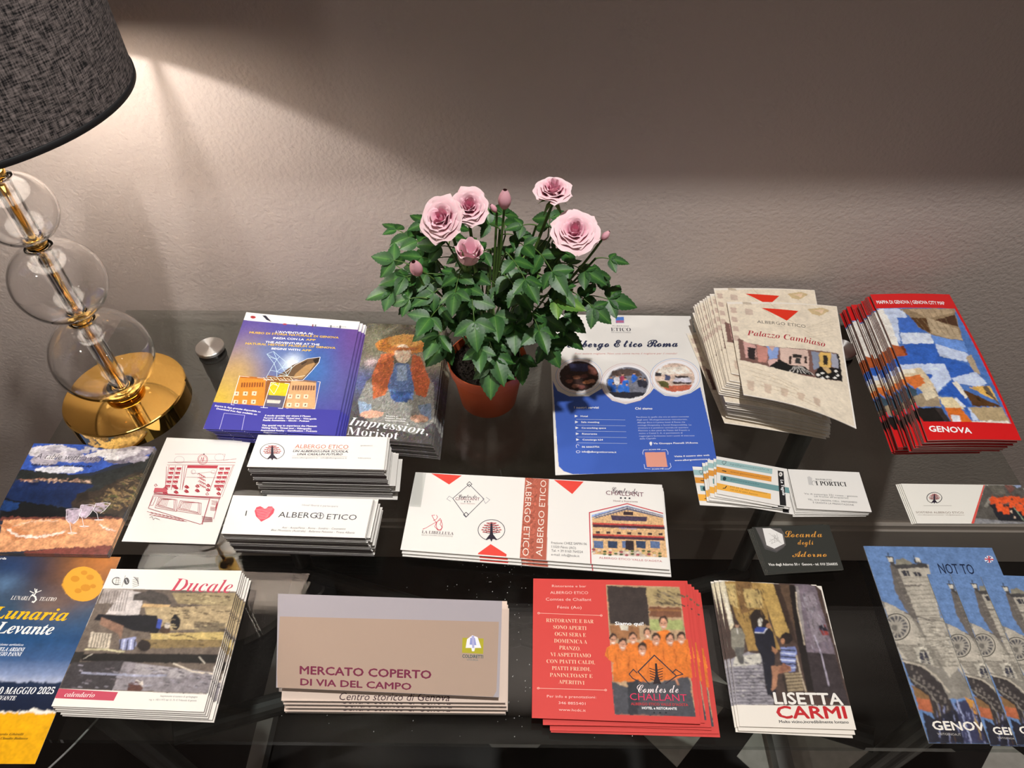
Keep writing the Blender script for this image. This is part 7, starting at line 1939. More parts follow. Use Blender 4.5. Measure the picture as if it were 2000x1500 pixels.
ART['gen1']=[
('q','#6887b6',[0,2080,1410,2081,1450,4,-1,1]),
('q','#8a857c',[4,1418,257,1269,458,947,652,413,142,409,8,804]),
('q','#b9b2a4',[21,1409,241,1268,334,946,370,701,202,745,8,804,-7,943]),
('q','#b9b2a4',[222,1866,640,1853,561,1239,553,703,428,613,334,946,296,1438]),
('q','#6b6560',[222,1866,287,1839,315,1303,307,1137,215,1335,181,1524]),
('q','#4a4848',[209,1956,284,1951,277,1858,630,1871,621,1820,282,1797,228,1857]),
('q','#d8d2c4',[221,1941,274,1938,269,1885,220,1885]),
('q','#4a4848',[498,1916,572,1917,578,1871,500,1870]),
('q','#d8d2c4',[520,1935,570,1936,568,1880,521,1885]),
('m','#333',1,[514,1967,508,1916]),
('m','#333',1,[246,1998,235,1950]),
('q','#8a8678',[302,1914,390,1934,457,1888,480,1860,293,1858]),
('q','#3c3c44',[324,1775,369,1776,369,1712,328,1712]),
('q','#3c3c44',[375,1772,406,1769,401,1713,377,1712]),
('q','#3c3c44',[443,1768,482,1765,483,1708,442,1711]),
('q','#3c3c44',[490,1763,521,1760,516,1709,490,1708]),
('m','#8e887c',0.9,[247,1684,640,1707]),
('m','#8e887c',0.9,[251,1634,646,1657]),
('m','#8e887c',0.9,[254,1584,652,1607]),
('m','#8e887c',0.9,[258,1535,658,1557]),
('m','#8e887c',0.9,[261,1486,663,1508]),
('m','#8e887c',0.9,[265,1438,669,1460]),
('m','#8e887c',0.9,[268,1390,674,1412]),
('m','#8e887c',0.9,[272,1343,680,1364]),
('m','#8e887c',0.9,[275,1296,686,1317]),
('m','#8e887c',0.9,[278,1249,691,1270]),
('m','#8e887c',0.9,[282,1203,696,1224]),
('m','#8e887c',0.9,[285,1157,702,1178]),
('m','#8e887c',0.9,[289,1111,707,1132]),
('m','#8e887c',0.9,[292,1066,713,1087]),
('m','#8e887c',0.9,[295,1022,718,1042]),
('m','#8e887c',0.9,[299,977,723,997]),
('m','#8e887c',0.9,[302,933,729,953]),
('m','#8e887c',0.9,[305,890,734,909]),
('m','#8e887c',0.9,[308,846,739,866]),
('m','#8e887c',0.9,[312,803,744,823]),
('m','#8e887c',0.9,[315,761,750,780]),
('m','#8e887c',0.9,[318,719,755,738]),
('m','#6b6560',1.5,[251,1595,495,1607]),
('m','#6b6560',1.5,[191,1285,480,1188]),
('m','#7a756c',1,[-2,935,390,931]),
('m','#7a756c',1,[5,919,394,915]),
('m','#7a756c',1,[13,904,398,900]),
('m','#7a756c',1,[20,888,402,884]),
('m','#7a756c',1,[27,873,405,869]),
('m','#7a756c',1,[34,858,409,853]),
('m','#7a756c',1,[41,842,413,838]),
('m','#7a756c',1,[48,827,417,823]),
('m','#7a756c',1,[55,812,420,808]),
('m','#7a756c',1,[63,797,424,792]),
('m','#7a756c',1,[70,781,428,777]),
('m','#7a756c',1,[77,766,431,762]),
('m','#7a756c',1,[84,751,435,747]),
('m','#7a756c',1,[91,736,439,732]),
('l','#6a665e',1.2,[205,1128,212,1159,212,1189,205,1215,191,1238,171,1256,145,1267,116,1272,84,1270,51,1261,19,1246,-12,1225,-39,1200,-61,1171,-77,1141,-87,1110,-90,1080,-86,1052,-75,1028,-57,1009,-35,995,-8,987,23,986,55,991,87,1002,119,1020,147,1042,172,1068,192,1098,205,1128]),
('q','#a8a296',[193,1128,173,1088,142,1052,104,1023,62,1005,19,998,-19,1004,-50,1022,-70,1050,-77,1085,-70,1125,-51,1166,-21,1203,18,1232,61,1252,104,1259,143,1253,174,1234,193,1205,200,1169]),
('q','#4a4a50',[118,1127,184,1143,174,1113]),
('q','#4a4a50',[106,1106,166,1097,145,1069]),
('q','#4a4a50',[88,1088,132,1056,103,1034]),
('q','#4a4a50',[66,1076,87,1025,55,1014]),
('q','#4a4a50',[43,1072,38,1010,8,1010]),
('q','#4a4a50',[23,1076,-7,1013,-31,1024]),
('q','#4a4a50',[9,1087,-41,1033,-56,1054]),
('q','#4a4a50',[2,1105,-61,1067,-64,1095]),
('q','#4a4a50',[5,1126,-62,1110,-52,1141]),
('q','#4a4a50',[16,1147,-44,1157,-23,1185]),
('q','#4a4a50',[34,1166,-10,1199,19,1221]),
('q','#4a4a50',[56,1178,35,1230,68,1242]),
('q','#4a4a50',[79,1182,84,1246,115,1246]),
('q','#4a4a50',[100,1178,130,1243,155,1231]),
('q','#4a4a50',[114,1166,165,1223,180,1201]),
('q','#4a4a50',[120,1149,184,1188,186,1159]),
('q','#77736c',[77,1119,67,1101,50,1088,31,1083,16,1087,7,1100,8,1118,19,1136,36,1149,55,1154,70,1150,79,1137]),
('q','#c9c3b4',[168,913,298,930,319,731,177,760]),
('q','#3a3a48',[206,867,248,875,243,753,197,752]),
('q','#3a3a48',[260,875,288,868,286,746,252,748]),
('q','#3f3a3a',[11,789,197,730,316,553,366,368,362,203,197,3,131,215,127,366,18,565]),
('q','#8a6a48',[15,536,153,437,151,269,12,296]),
('q','#b86a4a',[22,408,152,395,141,283,12,296]),
('m','#b9b0a0',2,[6,773,194,722,307,612,374,467]),
('m','#8a8478',1.2,[18,609,149,508,217,367,199,202]),
('q','#77706a',[100,714,92,705,80,702,71,705,69,714,77,722,89,726,98,722]),
('q','#77706a',[134,608,127,600,115,596,105,600,104,608,111,616,123,620,133,617]),
('q','#77706a',[168,505,161,497,149,493,140,497,138,505,146,513,157,516,167,513]),
('q','#77706a',[202,404,195,396,183,392,173,395,172,403,179,411,191,415,201,412]),
('q','#77706a',[282,431,275,423,263,419,254,422,252,430,260,438,272,442,281,439]),
('q','#77706a',[315,331,308,323,296,320,287,323,285,331,293,338,304,342,314,339]),
('q','#77706a',[90,547,83,539,71,536,61,539,60,547,67,555,79,559,89,556]),
('q','#77706a',[171,575,164,567,152,563,142,567,141,575,148,583,160,587,170,583]),
('q','#77706a',[205,472,197,464,185,461,176,464,175,472,182,480,194,484,203,481]),
('q','#77706a',[238,372,231,364,219,360,210,364,208,372,215,380,227,383,237,380]),
('q','#77706a',[318,399,311,391,299,387,290,390,288,398,296,406,308,410,317,407]),
('q','#77706a',[92,618,85,610,73,606,64,610,62,618,69,626,81,630,91,627]),
('q','#77706a',[127,515,119,506,107,503,98,506,96,514,104,523,116,526,125,523]),
('q','#77706a',[207,542,200,534,188,531,179,534,177,542,185,550,197,554,206,551]),
('q','#77706a',[241,440,234,432,222,429,212,432,211,440,218,448,230,452,239,448]),
('q','#77706a',[274,340,267,332,255,329,245,332,244,340,251,348,263,351,273,348]),
('q','#77706a',[95,690,87,682,75,678,66,681,64,690,72,698,84,702,93,699]),
('q','#77706a',[129,585,122,577,110,573,100,577,99,585,106,593,118,597,128,593]),
('q','#77706a',[163,482,156,474,144,471,135,474,133,482,140,490,152,494,162,490]),
('q','#77706a',[244,510,236,501,225,498,215,501,214,509,221,518,233,521,242,518]),
('q','#77706a',[277,408,270,400,258,397,248,400,247,408,254,416,266,419,276,416]),
('q','#77706a',[310,309,302,301,291,298,281,301,280,309,287,316,299,320,308,317]),
('q','#77706a',[132,657,124,648,112,645,103,648,101,656,109,665,121,668,130,665]),
('q','#77706a',[166,552,158,544,146,540,137,544,135,552,143,560,155,564,164,560]),
('q','#77706a',[199,450,192,442,180,438,171,442,169,450,177,458,189,461,198,458]),
('q','#77706a',[280,477,273,469,261,466,251,469,250,477,257,485,269,489,279,485]),
('q','#77706a',[313,376,306,368,294,365,284,368,283,376,290,384,302,388,312,384]),
('q','#77706a',[87,595,80,587,68,583,58,586,57,595,64,603,76,607,86,603]),
('q','#77706a',[168,623,161,615,149,611,139,615,138,623,145,631,157,635,167,631]),
('q','#77706a',[202,519,195,511,183,508,173,511,172,519,179,527,191,531,201,528]),
('q','#2a2a34',[37,282,131,215,340,298,802,414,778,0,-1,1]),
('q','#3a3c58',[396,368,578,412,562,5,343,4]),
('m','#a8b0d0',1.5,[417,383,422,203,416,4]),
('q','#c89048',[508,426,636,370,630,246,537,272]),
('q','#c0a060',[537,272,548,150,529,31,524,163]),
('q','#b9b2a4',[561,1239,1312,924,1340,446,652,413,553,703]),
('q','#3f3a3a',[688,659,884,617,1033,430,1043,276,746,274,664,441]),
('m','#b9b0a0',2,[688,659,881,609,1024,444]),
('m','#8e887c',1,[589,1140,1130,1049]),
('m','#8e887c',1,[599,1098,1143,1001]),
('m','#8e887c',1,[609,1057,1155,954]),
('m','#8e887c',1,[619,1015,1167,907]),
('m','#8e887c',1,[628,974,1179,861]),
('m','#8e887c',1,[638,933,1191,815]),
('m','#8e887c',1,[648,893,1203,769]),
('m','#8e887c',1,[658,853,1215,724]),
('m','#8e887c',1,[667,813,1227,679]),
('m','#8e887c',1,[677,773,1239,634]),
('m','#8e887c',1,[686,734,1251,590]),
('m','#8e887c',1,[696,695,1262,547]),
('z',('#6e6a62','#d8d2c2','#8a857a'),0.8,100,[309,1236,561,1239,553,703,100,759,53,1]),
('z',('#2e3048','#6a6e90','#4a3a34','#8a90b4'),0.9,90,[187,367,711,371,699,19,85,15,-10,-50]),
('t','NOT TO','nn','#1f2c48',738,1748,1112,1745,124),
('t','BE MISSED','bn','#1f3c7c',755,1619,1282,1616,117),
('p','#e8e8f0',[1374,1934,1364,1916,1348,1902,1329,1892,1309,1888,1291,1891,1279,1901,1273,1915,1276,1932,1286,1950,1302,1965,1321,1975,1341,1979,1359,1975,1371,1966,1376,1951]),
('p','#c83040',[1278,1940,1375,1938,1372,1924,1275,1927]),
('p','#c83040',[1331,1975,1345,1975,1321,1890,1308,1890]),
('l','#2a4a90',0.9,[1304,1965,1317,1944]),
('l','#2a4a90',0.9,[1347,1903,1335,1920]),
('l','#2a4a90',0.9,[1357,1964,1341,1946]),
('l','#2a4a90',0.9,[1285,1899,1311,1918]),
('t','GENOVA','bn','#f4efe4',92,120,695,114,79),
('t','VISITGENOA.IT','n','#c8c4bc',110,74,339,69,20),
]
ART['sost']=[
('l','#2a2430',0.7,[335,274,354,280,372,288,388,299,403,311,415,325,425,339,431,354,433,368,432,382,427,394,419,404,408,412,393,418,377,421,359,420,340,417,321,411,303,403,286,393,271,380,258,366,249,352,243,337,240,323,242,310,246,297,254,287,265,279,279,273]),
('p','#2a2230',[354,402,367,402,335,315,348,274,319,281,302,261,301,281,267,273,313,315]),
('l','#2a2230',0.5,[329,393,345,384,352,383,361,384,384,394]),
('p','#b5484a',[340,395,336,392,329,390,323,392,322,394,326,397,333,399,339,398]),
('p','#b5484a',[350,395,346,392,339,390,333,392,332,395,335,398,342,399,348,398]),
('p','#b5484a',[358,395,354,392,347,391,341,392,340,395,344,398,351,399,357,398]),
('p','#b5484a',[393,395,389,392,382,391,376,392,374,395,378,398,385,399,391,398]),
('p','#b5484a',[383,395,379,392,372,391,366,392,365,395,369,398,376,399,382,398]),
('p','#b5484a',[375,395,371,392,364,391,358,392,356,395,360,398,367,399,373,398]),
('l','#2a2230',0.5,[304,378,333,369,346,367,360,369,396,379]),
('p','#b5484a',[317,379,313,376,306,375,300,376,298,379,302,382,309,383,315,382]),
('p','#b5484a',[333,379,329,376,322,375,316,376,314,379,318,382,325,384,331,382]),
('p','#b5484a',[346,380,342,377,335,375,329,376,328,379,332,382,339,384,345,383]),
('p','#b5484a',[404,380,400,377,393,376,387,377,385,380,389,383,396,384,402,383]),
('p','#b5484a',[388,380,384,377,377,376,371,377,369,380,373,383,380,384,386,383]),
('p','#b5484a',[374,380,370,377,363,376,357,377,356,380,359,383,366,384,372,383]),
('l','#2a2230',0.5,[287,361,323,352,339,351,357,352,400,362]),
('p','#b5484a',[299,362,295,360,288,358,282,359,281,362,285,365,292,367,298,365]),
('p','#b5484a',[319,363,315,360,308,358,302,360,301,362,305,365,312,367,318,366]),
('p','#b5484a',[336,363,332,360,325,359,319,360,318,363,322,366,329,367,335,366]),
('p','#b5484a',[407,364,403,361,396,359,390,360,389,363,393,366,400,368,406,366]),
('p','#b5484a',[387,363,383,360,376,359,370,360,369,363,373,366,380,367,386,366]),
('p','#b5484a',[370,363,366,360,359,359,353,360,352,363,356,366,363,367,369,366]),
('l','#2a2230',0.5,[273,344,314,336,332,334,352,336,400,345]),
('p','#b5484a',[286,346,282,343,275,342,269,343,267,346,271,349,278,350,284,349]),
('p','#b5484a',[308,346,304,343,297,342,291,343,290,346,294,349,301,350,306,349]),
('p','#b5484a',[327,346,323,343,316,342,310,343,309,346,313,349,320,350,326,349]),
('p','#b5484a',[407,347,403,344,396,343,390,344,389,347,393,350,400,351,406,350]),
('p','#b5484a',[385,347,381,344,374,342,368,344,366,347,370,350,377,351,383,350]),
('p','#b5484a',[365,347,362,344,355,342,349,343,347,346,351,349,358,351,364,349]),
('l','#2a2230',0.5,[276,329,310,320,326,319,343,321,385,330]),
('p','#b5484a',[288,331,284,328,277,327,271,328,270,331,274,334,281,335,287,334]),
('p','#b5484a',[307,331,303,328,296,327,291,328,289,331,293,334,300,335,306,334]),
('p','#b5484a',[324,331,320,328,313,327,307,328,305,331,309,334,316,335,322,334]),
('p','#b5484a',[392,332,388,329,381,328,375,329,374,332,378,335,385,336,391,335]),
('p','#b5484a',[373,332,369,329,362,327,356,328,355,331,359,334,365,336,371,334]),
('p','#b5484a',[356,331,353,328,346,327,340,328,338,331,342,334,349,335,355,334]),
('l','#7a6a60',0.25,[164,236,498,238]),
('t','SOSTIENI ALBERGO ETICO','n','#8a7468',40,134,599,133,25),
('t','www.albergoetico.it/sostieni - info@albergoetico.it','n','#9a8a80',47,108,595,108,11),
('q','#5a5650',[1042,535,1502,542,1480,-4,631,1]),
('p','#e05a50',[1028,535,1043,535,656,1,624,1]),
('q','#6a665c',[1066,530,1262,533,1245,418,1102,395]),
('q','#7a5048',[1289,534,1381,540,1394,482,1289,418]),
('q','#9aa8c8',[1399,541,1497,542,1417,493]),
('q','#8a867c',[999,363,1052,364,907,211,882,231]),
('q','#23242a',[966,262,1330,254,1336,35,954,35]),
('q','#e85a2c',[998,343,1037,369,1089,369,1072,303,1040,272,974,262]),
('q','#6a4838',[1073,383,1064,371,1053,366,1046,371,1049,382,1058,394,1069,399,1076,394]),
('q','#e85a2c',[1062,333,1101,359,1154,360,1136,293,1103,263,1038,252]),
('q','#6a4838',[1138,373,1128,361,1117,356,1111,361,1113,373,1123,385,1134,389,1140,385]),
('q','#e85a2c',[1148,350,1188,376,1240,376,1222,309,1189,278,1123,268]),
('q','#6a4838',[1225,389,1215,378,1204,373,1198,377,1200,389,1210,401,1221,406,1227,401]),
('q','#e85a2c',[1229,355,1269,382,1322,382,1303,315,1269,284,1203,273]),
('q','#6a4838',[1306,396,1296,384,1285,379,1279,384,1282,395,1292,407,1303,412,1309,407]),
('q','#e85a2c',[1293,346,1333,372,1386,373,1366,305,1332,274,1266,264]),
('q','#6a4838',[1370,386,1360,374,1349,369,1343,374,1346,386,1356,397,1367,402,1373,398]),
('q','#e85a2c',[1360,326,1400,352,1453,353,1432,285,1398,255,1333,244]),
('q','#6a4838',[1437,366,1427,354,1416,349,1410,354,1413,366,1423,377,1435,382,1440,378]),
('q','#e85a2c',[1033,242,1071,267,1123,268,1106,202,1074,172,1009,162]),
('q','#6a4838',[1107,281,1098,269,1087,265,1081,269,1083,281,1093,292,1104,297,1110,292]),
('q','#e85a2c',[1081,202,1119,227,1171,228,1153,163,1121,133,1057,123]),
('q','#6a4838',[1155,241,1146,229,1135,225,1129,229,1131,241,1141,252,1152,257,1158,252]),
('q','#e85a2c',[1264,244,1304,269,1355,270,1336,204,1303,173,1238,163]),
('q','#6a4838',[1340,283,1330,271,1319,266,1313,271,1316,283,1326,294,1337,299,1343,294]),
('q','#e85a2c',[1300,183,1339,209,1390,209,1371,144,1338,114,1273,104]),
('q','#6a4838',[1375,222,1365,211,1354,206,1348,210,1351,222,1361,233,1372,238,1378,233]),
('q','#e85a2c',[1205,294,1245,320,1297,320,1278,254,1245,223,1180,213]),
('q','#6a4838',[1281,333,1272,322,1260,317,1254,322,1257,333,1267,345,1278,350,1284,345]),
('m','#8aa088',1.6,[1233,233,1250,45]),
('q','#e8c8b0',[1184,163,1174,152,1162,147,1155,151,1157,163,1167,174,1179,179,1186,174]),
('q','#e8c8b0',[1180,84,1170,73,1158,68,1151,72,1153,84,1163,95,1175,99,1182,95]),
('q','#8a8a8c',[714,73,942,44,1441,1,648,1]),
]
# ------------------------------------------------------------------ leaflets on the table
# blue museum leaflets, fanned pile
K_MUS = [[-400, 782], [-231, 769], [-228, 554], [-398, 564]]
mus_bend = lambda s, t: 0.006 * (1 - s) ** 3 * t ** 2 + 0.0015 * np.sin(math.pi * s)
root, Kl, c = printed('museum_leaflet', 'blue museum leaflet with a white header lying topmost of its pile', 'leaflet', 'museum', K_MUS, 0.022, 0.0004, '#4543a0', mus_bend, 0.7, 'matte', (None, grain(0.05)), True, edge='#8f8dc0', group='blue museum leaflets')
for i in range(11):
    off = (0.004, 0.0075, 0.0105, 0.013, 0.0145, 0.016, 0.0175, 0.018, 0.017, 0.0185, 0.019)[i]
    lab = 'blue museum leaflet just under the topmost one' if i == 0 else 'lowest blue museum leaflet of the pile beside the fixing disc' if i == 10 else 'blue museum leaflet in the middle of the fanned pile'
    dup(root, (c[0] + off, c[1] - 0.0015 - 0.0004 * i + (0.004 if i == 6 else 0), 0.0202 - 0.00195 * i), -0.006 * (i + 1) + J(0.004), lab, 'blue museum leaflets')
# exhibition leaflets with the painted figure
K_IMP = [[-219, 764], [-104, 754], [-106, 540], [-214, 548]]
imp_bend = lambda s, t: 0.002 * np.sin(math.pi * s)
root, Kl, c = printed('exhibition_leaflet', 'exhibition leaflet showing a painted figure in a straw hat lying topmost of its pile', 'leaflet', 'impr', K_IMP, 0.0235, 0.0005, '#55504a', imp_bend, 0.7, 'gloss', (None, dabs), True, edge='#8d8780', group='exhibition leaflets')
for i in range(13):
    lab = 'exhibition leaflet just under the topmost one beside the plant pot' if i == 0 else 'lowest exhibition leaflet of the pile beside the plant pot' if i == 12 else 'exhibition leaflet in the pile between the museum leaflets and the plant pot'
    dup(root, (c[0] + 0.002 + 0.0006 * i + J(0.0012), c[1] - 0.001 - 0.0005 * i + J(0.0012), 0.0218 - 0.0018 * i), J(0.008), lab, 'exhibition leaflets', letters=False)
# A4 flyer
fly_bend = lambda s, t: 0.0012 + 0.0012 * np.sin(s * 9 + 1) * np.sin(t * 7) + 0.0
Kf = [[48, 813], [264, 811], [251, 522], [48, 512]]
printed('hotel_flyer', 'large white and blue flyer with three round photographs right of the plant', 'flyer', 'flyer', Kf, 0.0002, 0.00015, '#ebe8e2', None, 0.6, 'matte', (None, None))
# fanned magazine leaflets: pale palace
K_PL = [[261, 785], [404, 792], [414, 586], [271, 579]]; K_PT = [[299, 775], [455, 770], [408, 542], [284, 595]]
Kl0, _c0 = quad_map(K_PL)
pb = lambda s, t: 0.010 * np.sin(math.pi * s * 0.9) * (0.35 + 0.65 * (1 - t)) - 0.004 * s
root, Kl, c = printed('palace_brochure', 'cream palace brochure with a red triangle topmost of its pile', 'brochure', 'pal', K_PT, 0.058, 0.0009, '#eee6da', pb, 0.55, 'matte', (None, photo(0.35, 0.05, 1.8)), True, edge='#efe9e0', group='cream palace brochures', under='#e8e2da')
n_p = 25
for i in range(n_p):
    f = (i + 0.5) / n_p; z = 0.0545 * (1 - f)
    Kf_ = lerpK(K_PT, K_PL, min(1, 0.25 + f * 1.1)); kl, cc = quad_map(Kf_); th0 = math.radians(-8.7 + 11.0 * min(1, f * 1.5)) - math.radians(-8.7)
    lab = 'cream palace brochure second from the top, sticking out behind the topmost one' if i == 0 else 'lowest cream palace brochure, pushed out towards the blue flyer' if i == n_p - 1 else 'cream palace brochure inside the fanned pile right of the blue flyer'
    if i == 0:
        cc = [0.350, 0.712]; th0 = math.radians(1.5)
    elif i < 9:
        cc = [0.346 - 0.0024 * i + J(.001), 0.704 - 0.001 * i + J(.001)]; th0 = math.radians(2 + 0.5 * i)
    elif i == n_p - 1: cc = [0.330, 0.684]; th0 = math.radians(12)
    else: cc = [0.331 + 0.0006 * (i - 9) + J(0.0012), 0.688 + J(0.001)]; th0 = math.radians(9 + J(0.7))
    d = dup(root, (cc[0], cc[1], z), th0, lab, 'cream palace brochures', letters=False)
    d.scale = (0.95, 0.97, 0.62 * (1 - 0.8 * f))
# city maps
K_MT = [[507, 790], [621, 791], [594, 523], [484, 522]]; K_MB = [[499, 812], [614, 813], [587, 534], [473, 535]]
mb = lambda s, t: 0.004 * np.sin(math.pi * t) + 0.0015 * np.sin(math.pi * s)
root, Kl, c = printed('city_map', 'red banded folded city map lying topmost of its tall pile', 'map', 'map', K_MT, 0.060, 0.0016, '#d81e20', mb, 0.6, 'gloss', (None, photo(0.4, 0.10, 1.4)), True, edge='#b98f88', group='folded city maps', under='#7c1418')
cb = np.array(K_MB).mean(0) / 1000; n_m = 24
for i in range(n_m):
    f = (i + 1) / n_m; z = 0.0575 * (1 - f) + 0.0002
    cx = c[0] + (cb[0] - c[0]) * min(1, f * 1.25) - (0.0016 if i < 10 else 0.0) ; cy = c[1] + (cb[1] - c[1]) * f + (0.010 if i > 12 else 0)
    if i > 14 and i < n_m - 1: cx -= 0.004
    lab = 'folded city map just under the topmost one' if i == 0 else 'lowest folded city map, its red end lying flat on the glass' if i == n_m - 1 else 'folded city map inside the tall pile at the right'
    d = dup(root, (cx + J(0.0012), cy + J(0.0012), z), math.radians(0.9) * f + J(0.006), lab, 'folded city maps', letters=False)
    d.scale = (1, 1, 1.0 - 0.75 * f)
# square seaside brochure
K_TV = [[-617, 553], [-460, 549], [-458, 395], [-607, 397]]
root, Kl, c = printed('restaurant_brochure', 'square brochure with a seaside table photograph below the lamp', 'brochure', 'tableview', K_TV, 0.0034, 0.0012, '#2a3040', None, 0.6, 'gloss', (None, photo(0.6, 0.16, 1.3)), True, edge='#b8ab98', group='seaside brochures')
for i in range(2):
    dup(root, (c[0] + 0.0006 * (i + 1), c[1] - 0.0008 * (i + 1), 0.0018 - 0.0016 * i), 0.004 * (i - 1), ('second square seaside brochure under the visible one', 'lowest square seaside brochure of the three')[i], 'seaside brochures', letters=False)
# sketch card
K_SK = [[-452, 566], [-342, 561], [-343, 411], [-451, 414]]
root, Kl, c = printed('sketch_card', 'white card with a fine red pen drawing of a shop front', 'card', 'sketch', K_SK, 0.0016, 0.0004, '#ebe8e2', None, 0.7, 'matte')
link('backing_card', sheet_mesh(Kl * 1.0, 0.0011, '#efece6', None, '#4a4844'), root, (0, 0, -0.0013))
# two tall piles of slips
def slip_stack(key, K, top, n, name, toplab, midlab, lowlab, group, strays, low_shift):
    pitch = top / n
    root, Kl, c = printed(name, toplab, 'card', key, K, top - pitch * 0.8, pitch * 0.8, '#ebe8e2', None, 0.6, 'matte', group=group, edge='#cfcac6')
    plain = sheet_mesh(Kl, pitch * 0.95, '#e6e3dc', None, '#554b4b', name='paper_slip')  # white slips with dark edges: shade on the pile's sides painted in
    for i in range(1, n):
        f = i / n; z = top - pitch * (i + 0.96); z = max(z, 0.0002)
        dx = J(0.0007) + low_shift[0] * f + 0.0006 * math.sin(i * 0.7); dy = J(0.00012) + low_shift[1] * f + 0.0003 * math.sin(i * 0.45)
        rz = J(0.0012); lab = midlab
        for (a, sx, sy, lb) in strays:
            if i == a: dx += sx; dy += sy; lab = lb
        if i == n - 1 and lab == midlab: lab = lowlab
        o = link(name, plain, None, (c[0] + dx, c[1] + dy, z), rz); tag(o, lab, 'card', group)
slip_stack('stackA', [[-309, 527], [-154, 525], [-152, 477], [-310, 480]], 0.057, 56, 'bookmark_card', 'white slip with a round tree emblem topmost of the tall pile', 'white slip inside the tall pile behind the heart pile', 'lowest white slip of the tall pile with the tree emblem', 'white slips with a tree emblem',
           [(2, 0.002, 0.001, 'white slip third from the top of the tall pile'), (30, 0.007, -0.001, 'white slip sticking out at half height of the tall pile'), (54, 0.006, -0.003, 'second lowest white slip, sticking out at the right of the tall pile'), (42, 0.010, 0.0, 'white slip sticking out furthest right low in the tall pile')] + [(k, 0.004, 0.001, 'white slip inside the tall pile behind the heart pile') for k in (31, 33, 36, 40, 44, 46)], (0.004, -0.0005))
slip_stack('stackB', [[-322, 451], [-162, 447], [-164, 397], [-321, 401]], 0.042, 42, 'heart_card', 'white slip with a red heart topmost of the front pile', 'white slip inside the pile under the red heart', 'lowest white slip of the pile under the red heart', 'white slips with a red heart',
           [(k, 0.004, 0.002, 'white slip inside the pile under the red heart') for k in (4, 6, 9, 12, 14, 20, 26)], (0.005, 0.001))
# long folded leaflet
K_CH = [[-124, 510], [176, 494], [169, 381], [-130, 403]]
root, Kl, c = printed('long_leaflet', 'long white folded leaflet with red triangles and a chalet photograph', 'leaflet', 'challant', K_CH, 0.0062, 0.0012, '#ebe8e2', None, 0.7, 'matte', (None, bricks), edge='#dcd8d0', group='long folded leaflets')
dup(root, (c[0] + 0.0015, c[1] - 0.0025, 0.0030), 0.001, 'long white folded leaflet lying under the one with the chalet', 'long folded leaflets', letters=False)
dup(root, (c[0] + 0.0022, c[1] - 0.0050, 0.0002), -0.003, 'lowest of the three long white folded leaflets', 'long folded leaflets', letters=False)
# business cards
K_CO = [[249, 536], [332, 517], [322, 461], [239, 480]]
root, Kl, c = printed('business_card', 'business card with orange and blue stripes, topmost of the left pile', 'card', 'color', K_CO, 0.0094, 0.0006, '#ebe8e2', None, 0.6, 'matte', group='striped business cards')
for i, (dx, dy, r) in enumerate(((-0.003, -0.002, 1.0), (-0.009, -0.001, 3.0), (-0.011, -0.003, 4.5), (-0.014, -0.002, 6), (0.003, -0.006, 2.0), (-0.024, -0.003, 9.5))):
    dup(root, (c[0] + dx, c[1] + dy, 0.0079 - 0.0015 * i), math.radians(r), ('striped business card directly under the topmost one', 'third striped business card from the top', 'fourth striped business card from the top', 'fifth striped business card, sticking out at the left', 'striped business card with its front edge peeking out below the others', 'lowest striped business card, sticking out furthest left')[i], 'striped business cards', letters=(i == 5))
K_PO = [[333, 517], [419, 513], [415, 456], [329, 460]]
root, Kl, c = printed('business_card', 'white restaurant business card right of the striped ones', 'card', 'portici', K_PO, 0.0092, 0.0005, '#ebe8e2', None, 0.6, 'matte', group='white restaurant business cards')
for i in range(6):
    dup(root, (c[0] - 0.0012 * i + (0.0006 if i % 2 else 0), c[1] + J(0.0006) - 0.0006 * i, 0.0079 - 0.00145 * i), math.radians(0.7 * i), ('white restaurant business card directly under the topmost one', 'third white restaurant business card from the top', 'fourth white restaurant business card from the top', 'fifth white restaurant business card from the top', 'second lowest white restaurant business card', 'lowest white restaurant business card')[i], 'white restaurant business cards', letters=False)
K_LO = [[273, 438], [363, 442], [362, 385], [277, 380]]
root, Kl, c = printed('business_card', 'dark olive business card with gold script and a hexagonal picture', 'card', 'locanda', K_LO, 0.0034, 0.0006, '#2f302b', None, 0.6, 'matte', edge='#b8b4aa', group='dark inn business cards')
for i in range(3):
    dup(root, (c[0] - 0.0012 * (i + 1), c[1] + 0.0008 * (i - 1), 0.0024 - 0.00105 * i), math.radians(0.8 * (i + 1)), ('second dark olive business card from the top', 'third dark olive business card from the top', 'lowest dark olive business card')[i], 'dark inn business cards', letters=False)
# donation leaflet at the right edge
K_SO = [[467, 500], [618, 499], [640, 445], [465, 444]]
K_SO = [[467, 500], [612, 499], [616, 445], [465, 444]]
root, Kl, c = printed('donation_leaflet', 'small white leaflet with a tree emblem and a photo of people in orange', 'leaflet', 'sost', K_SO, 0.0042, 0.0006, '#efece2', None, 0.6, 'matte', (None, photo(0.3, 0.14, 1.1)), group='small donation leaflets')
for i in range(3):
    dup(root, (c[0] - 0.0014 * (i + 1), c[1] + 0.0006 * (i + 1), 0.0029 - 0.0013 * i), 0.002 * i, ('second small donation leaflet from the top', 'third small donation leaflet from the top', 'lowest small donation leaflet')[i], 'small donation leaflets', letters=False)
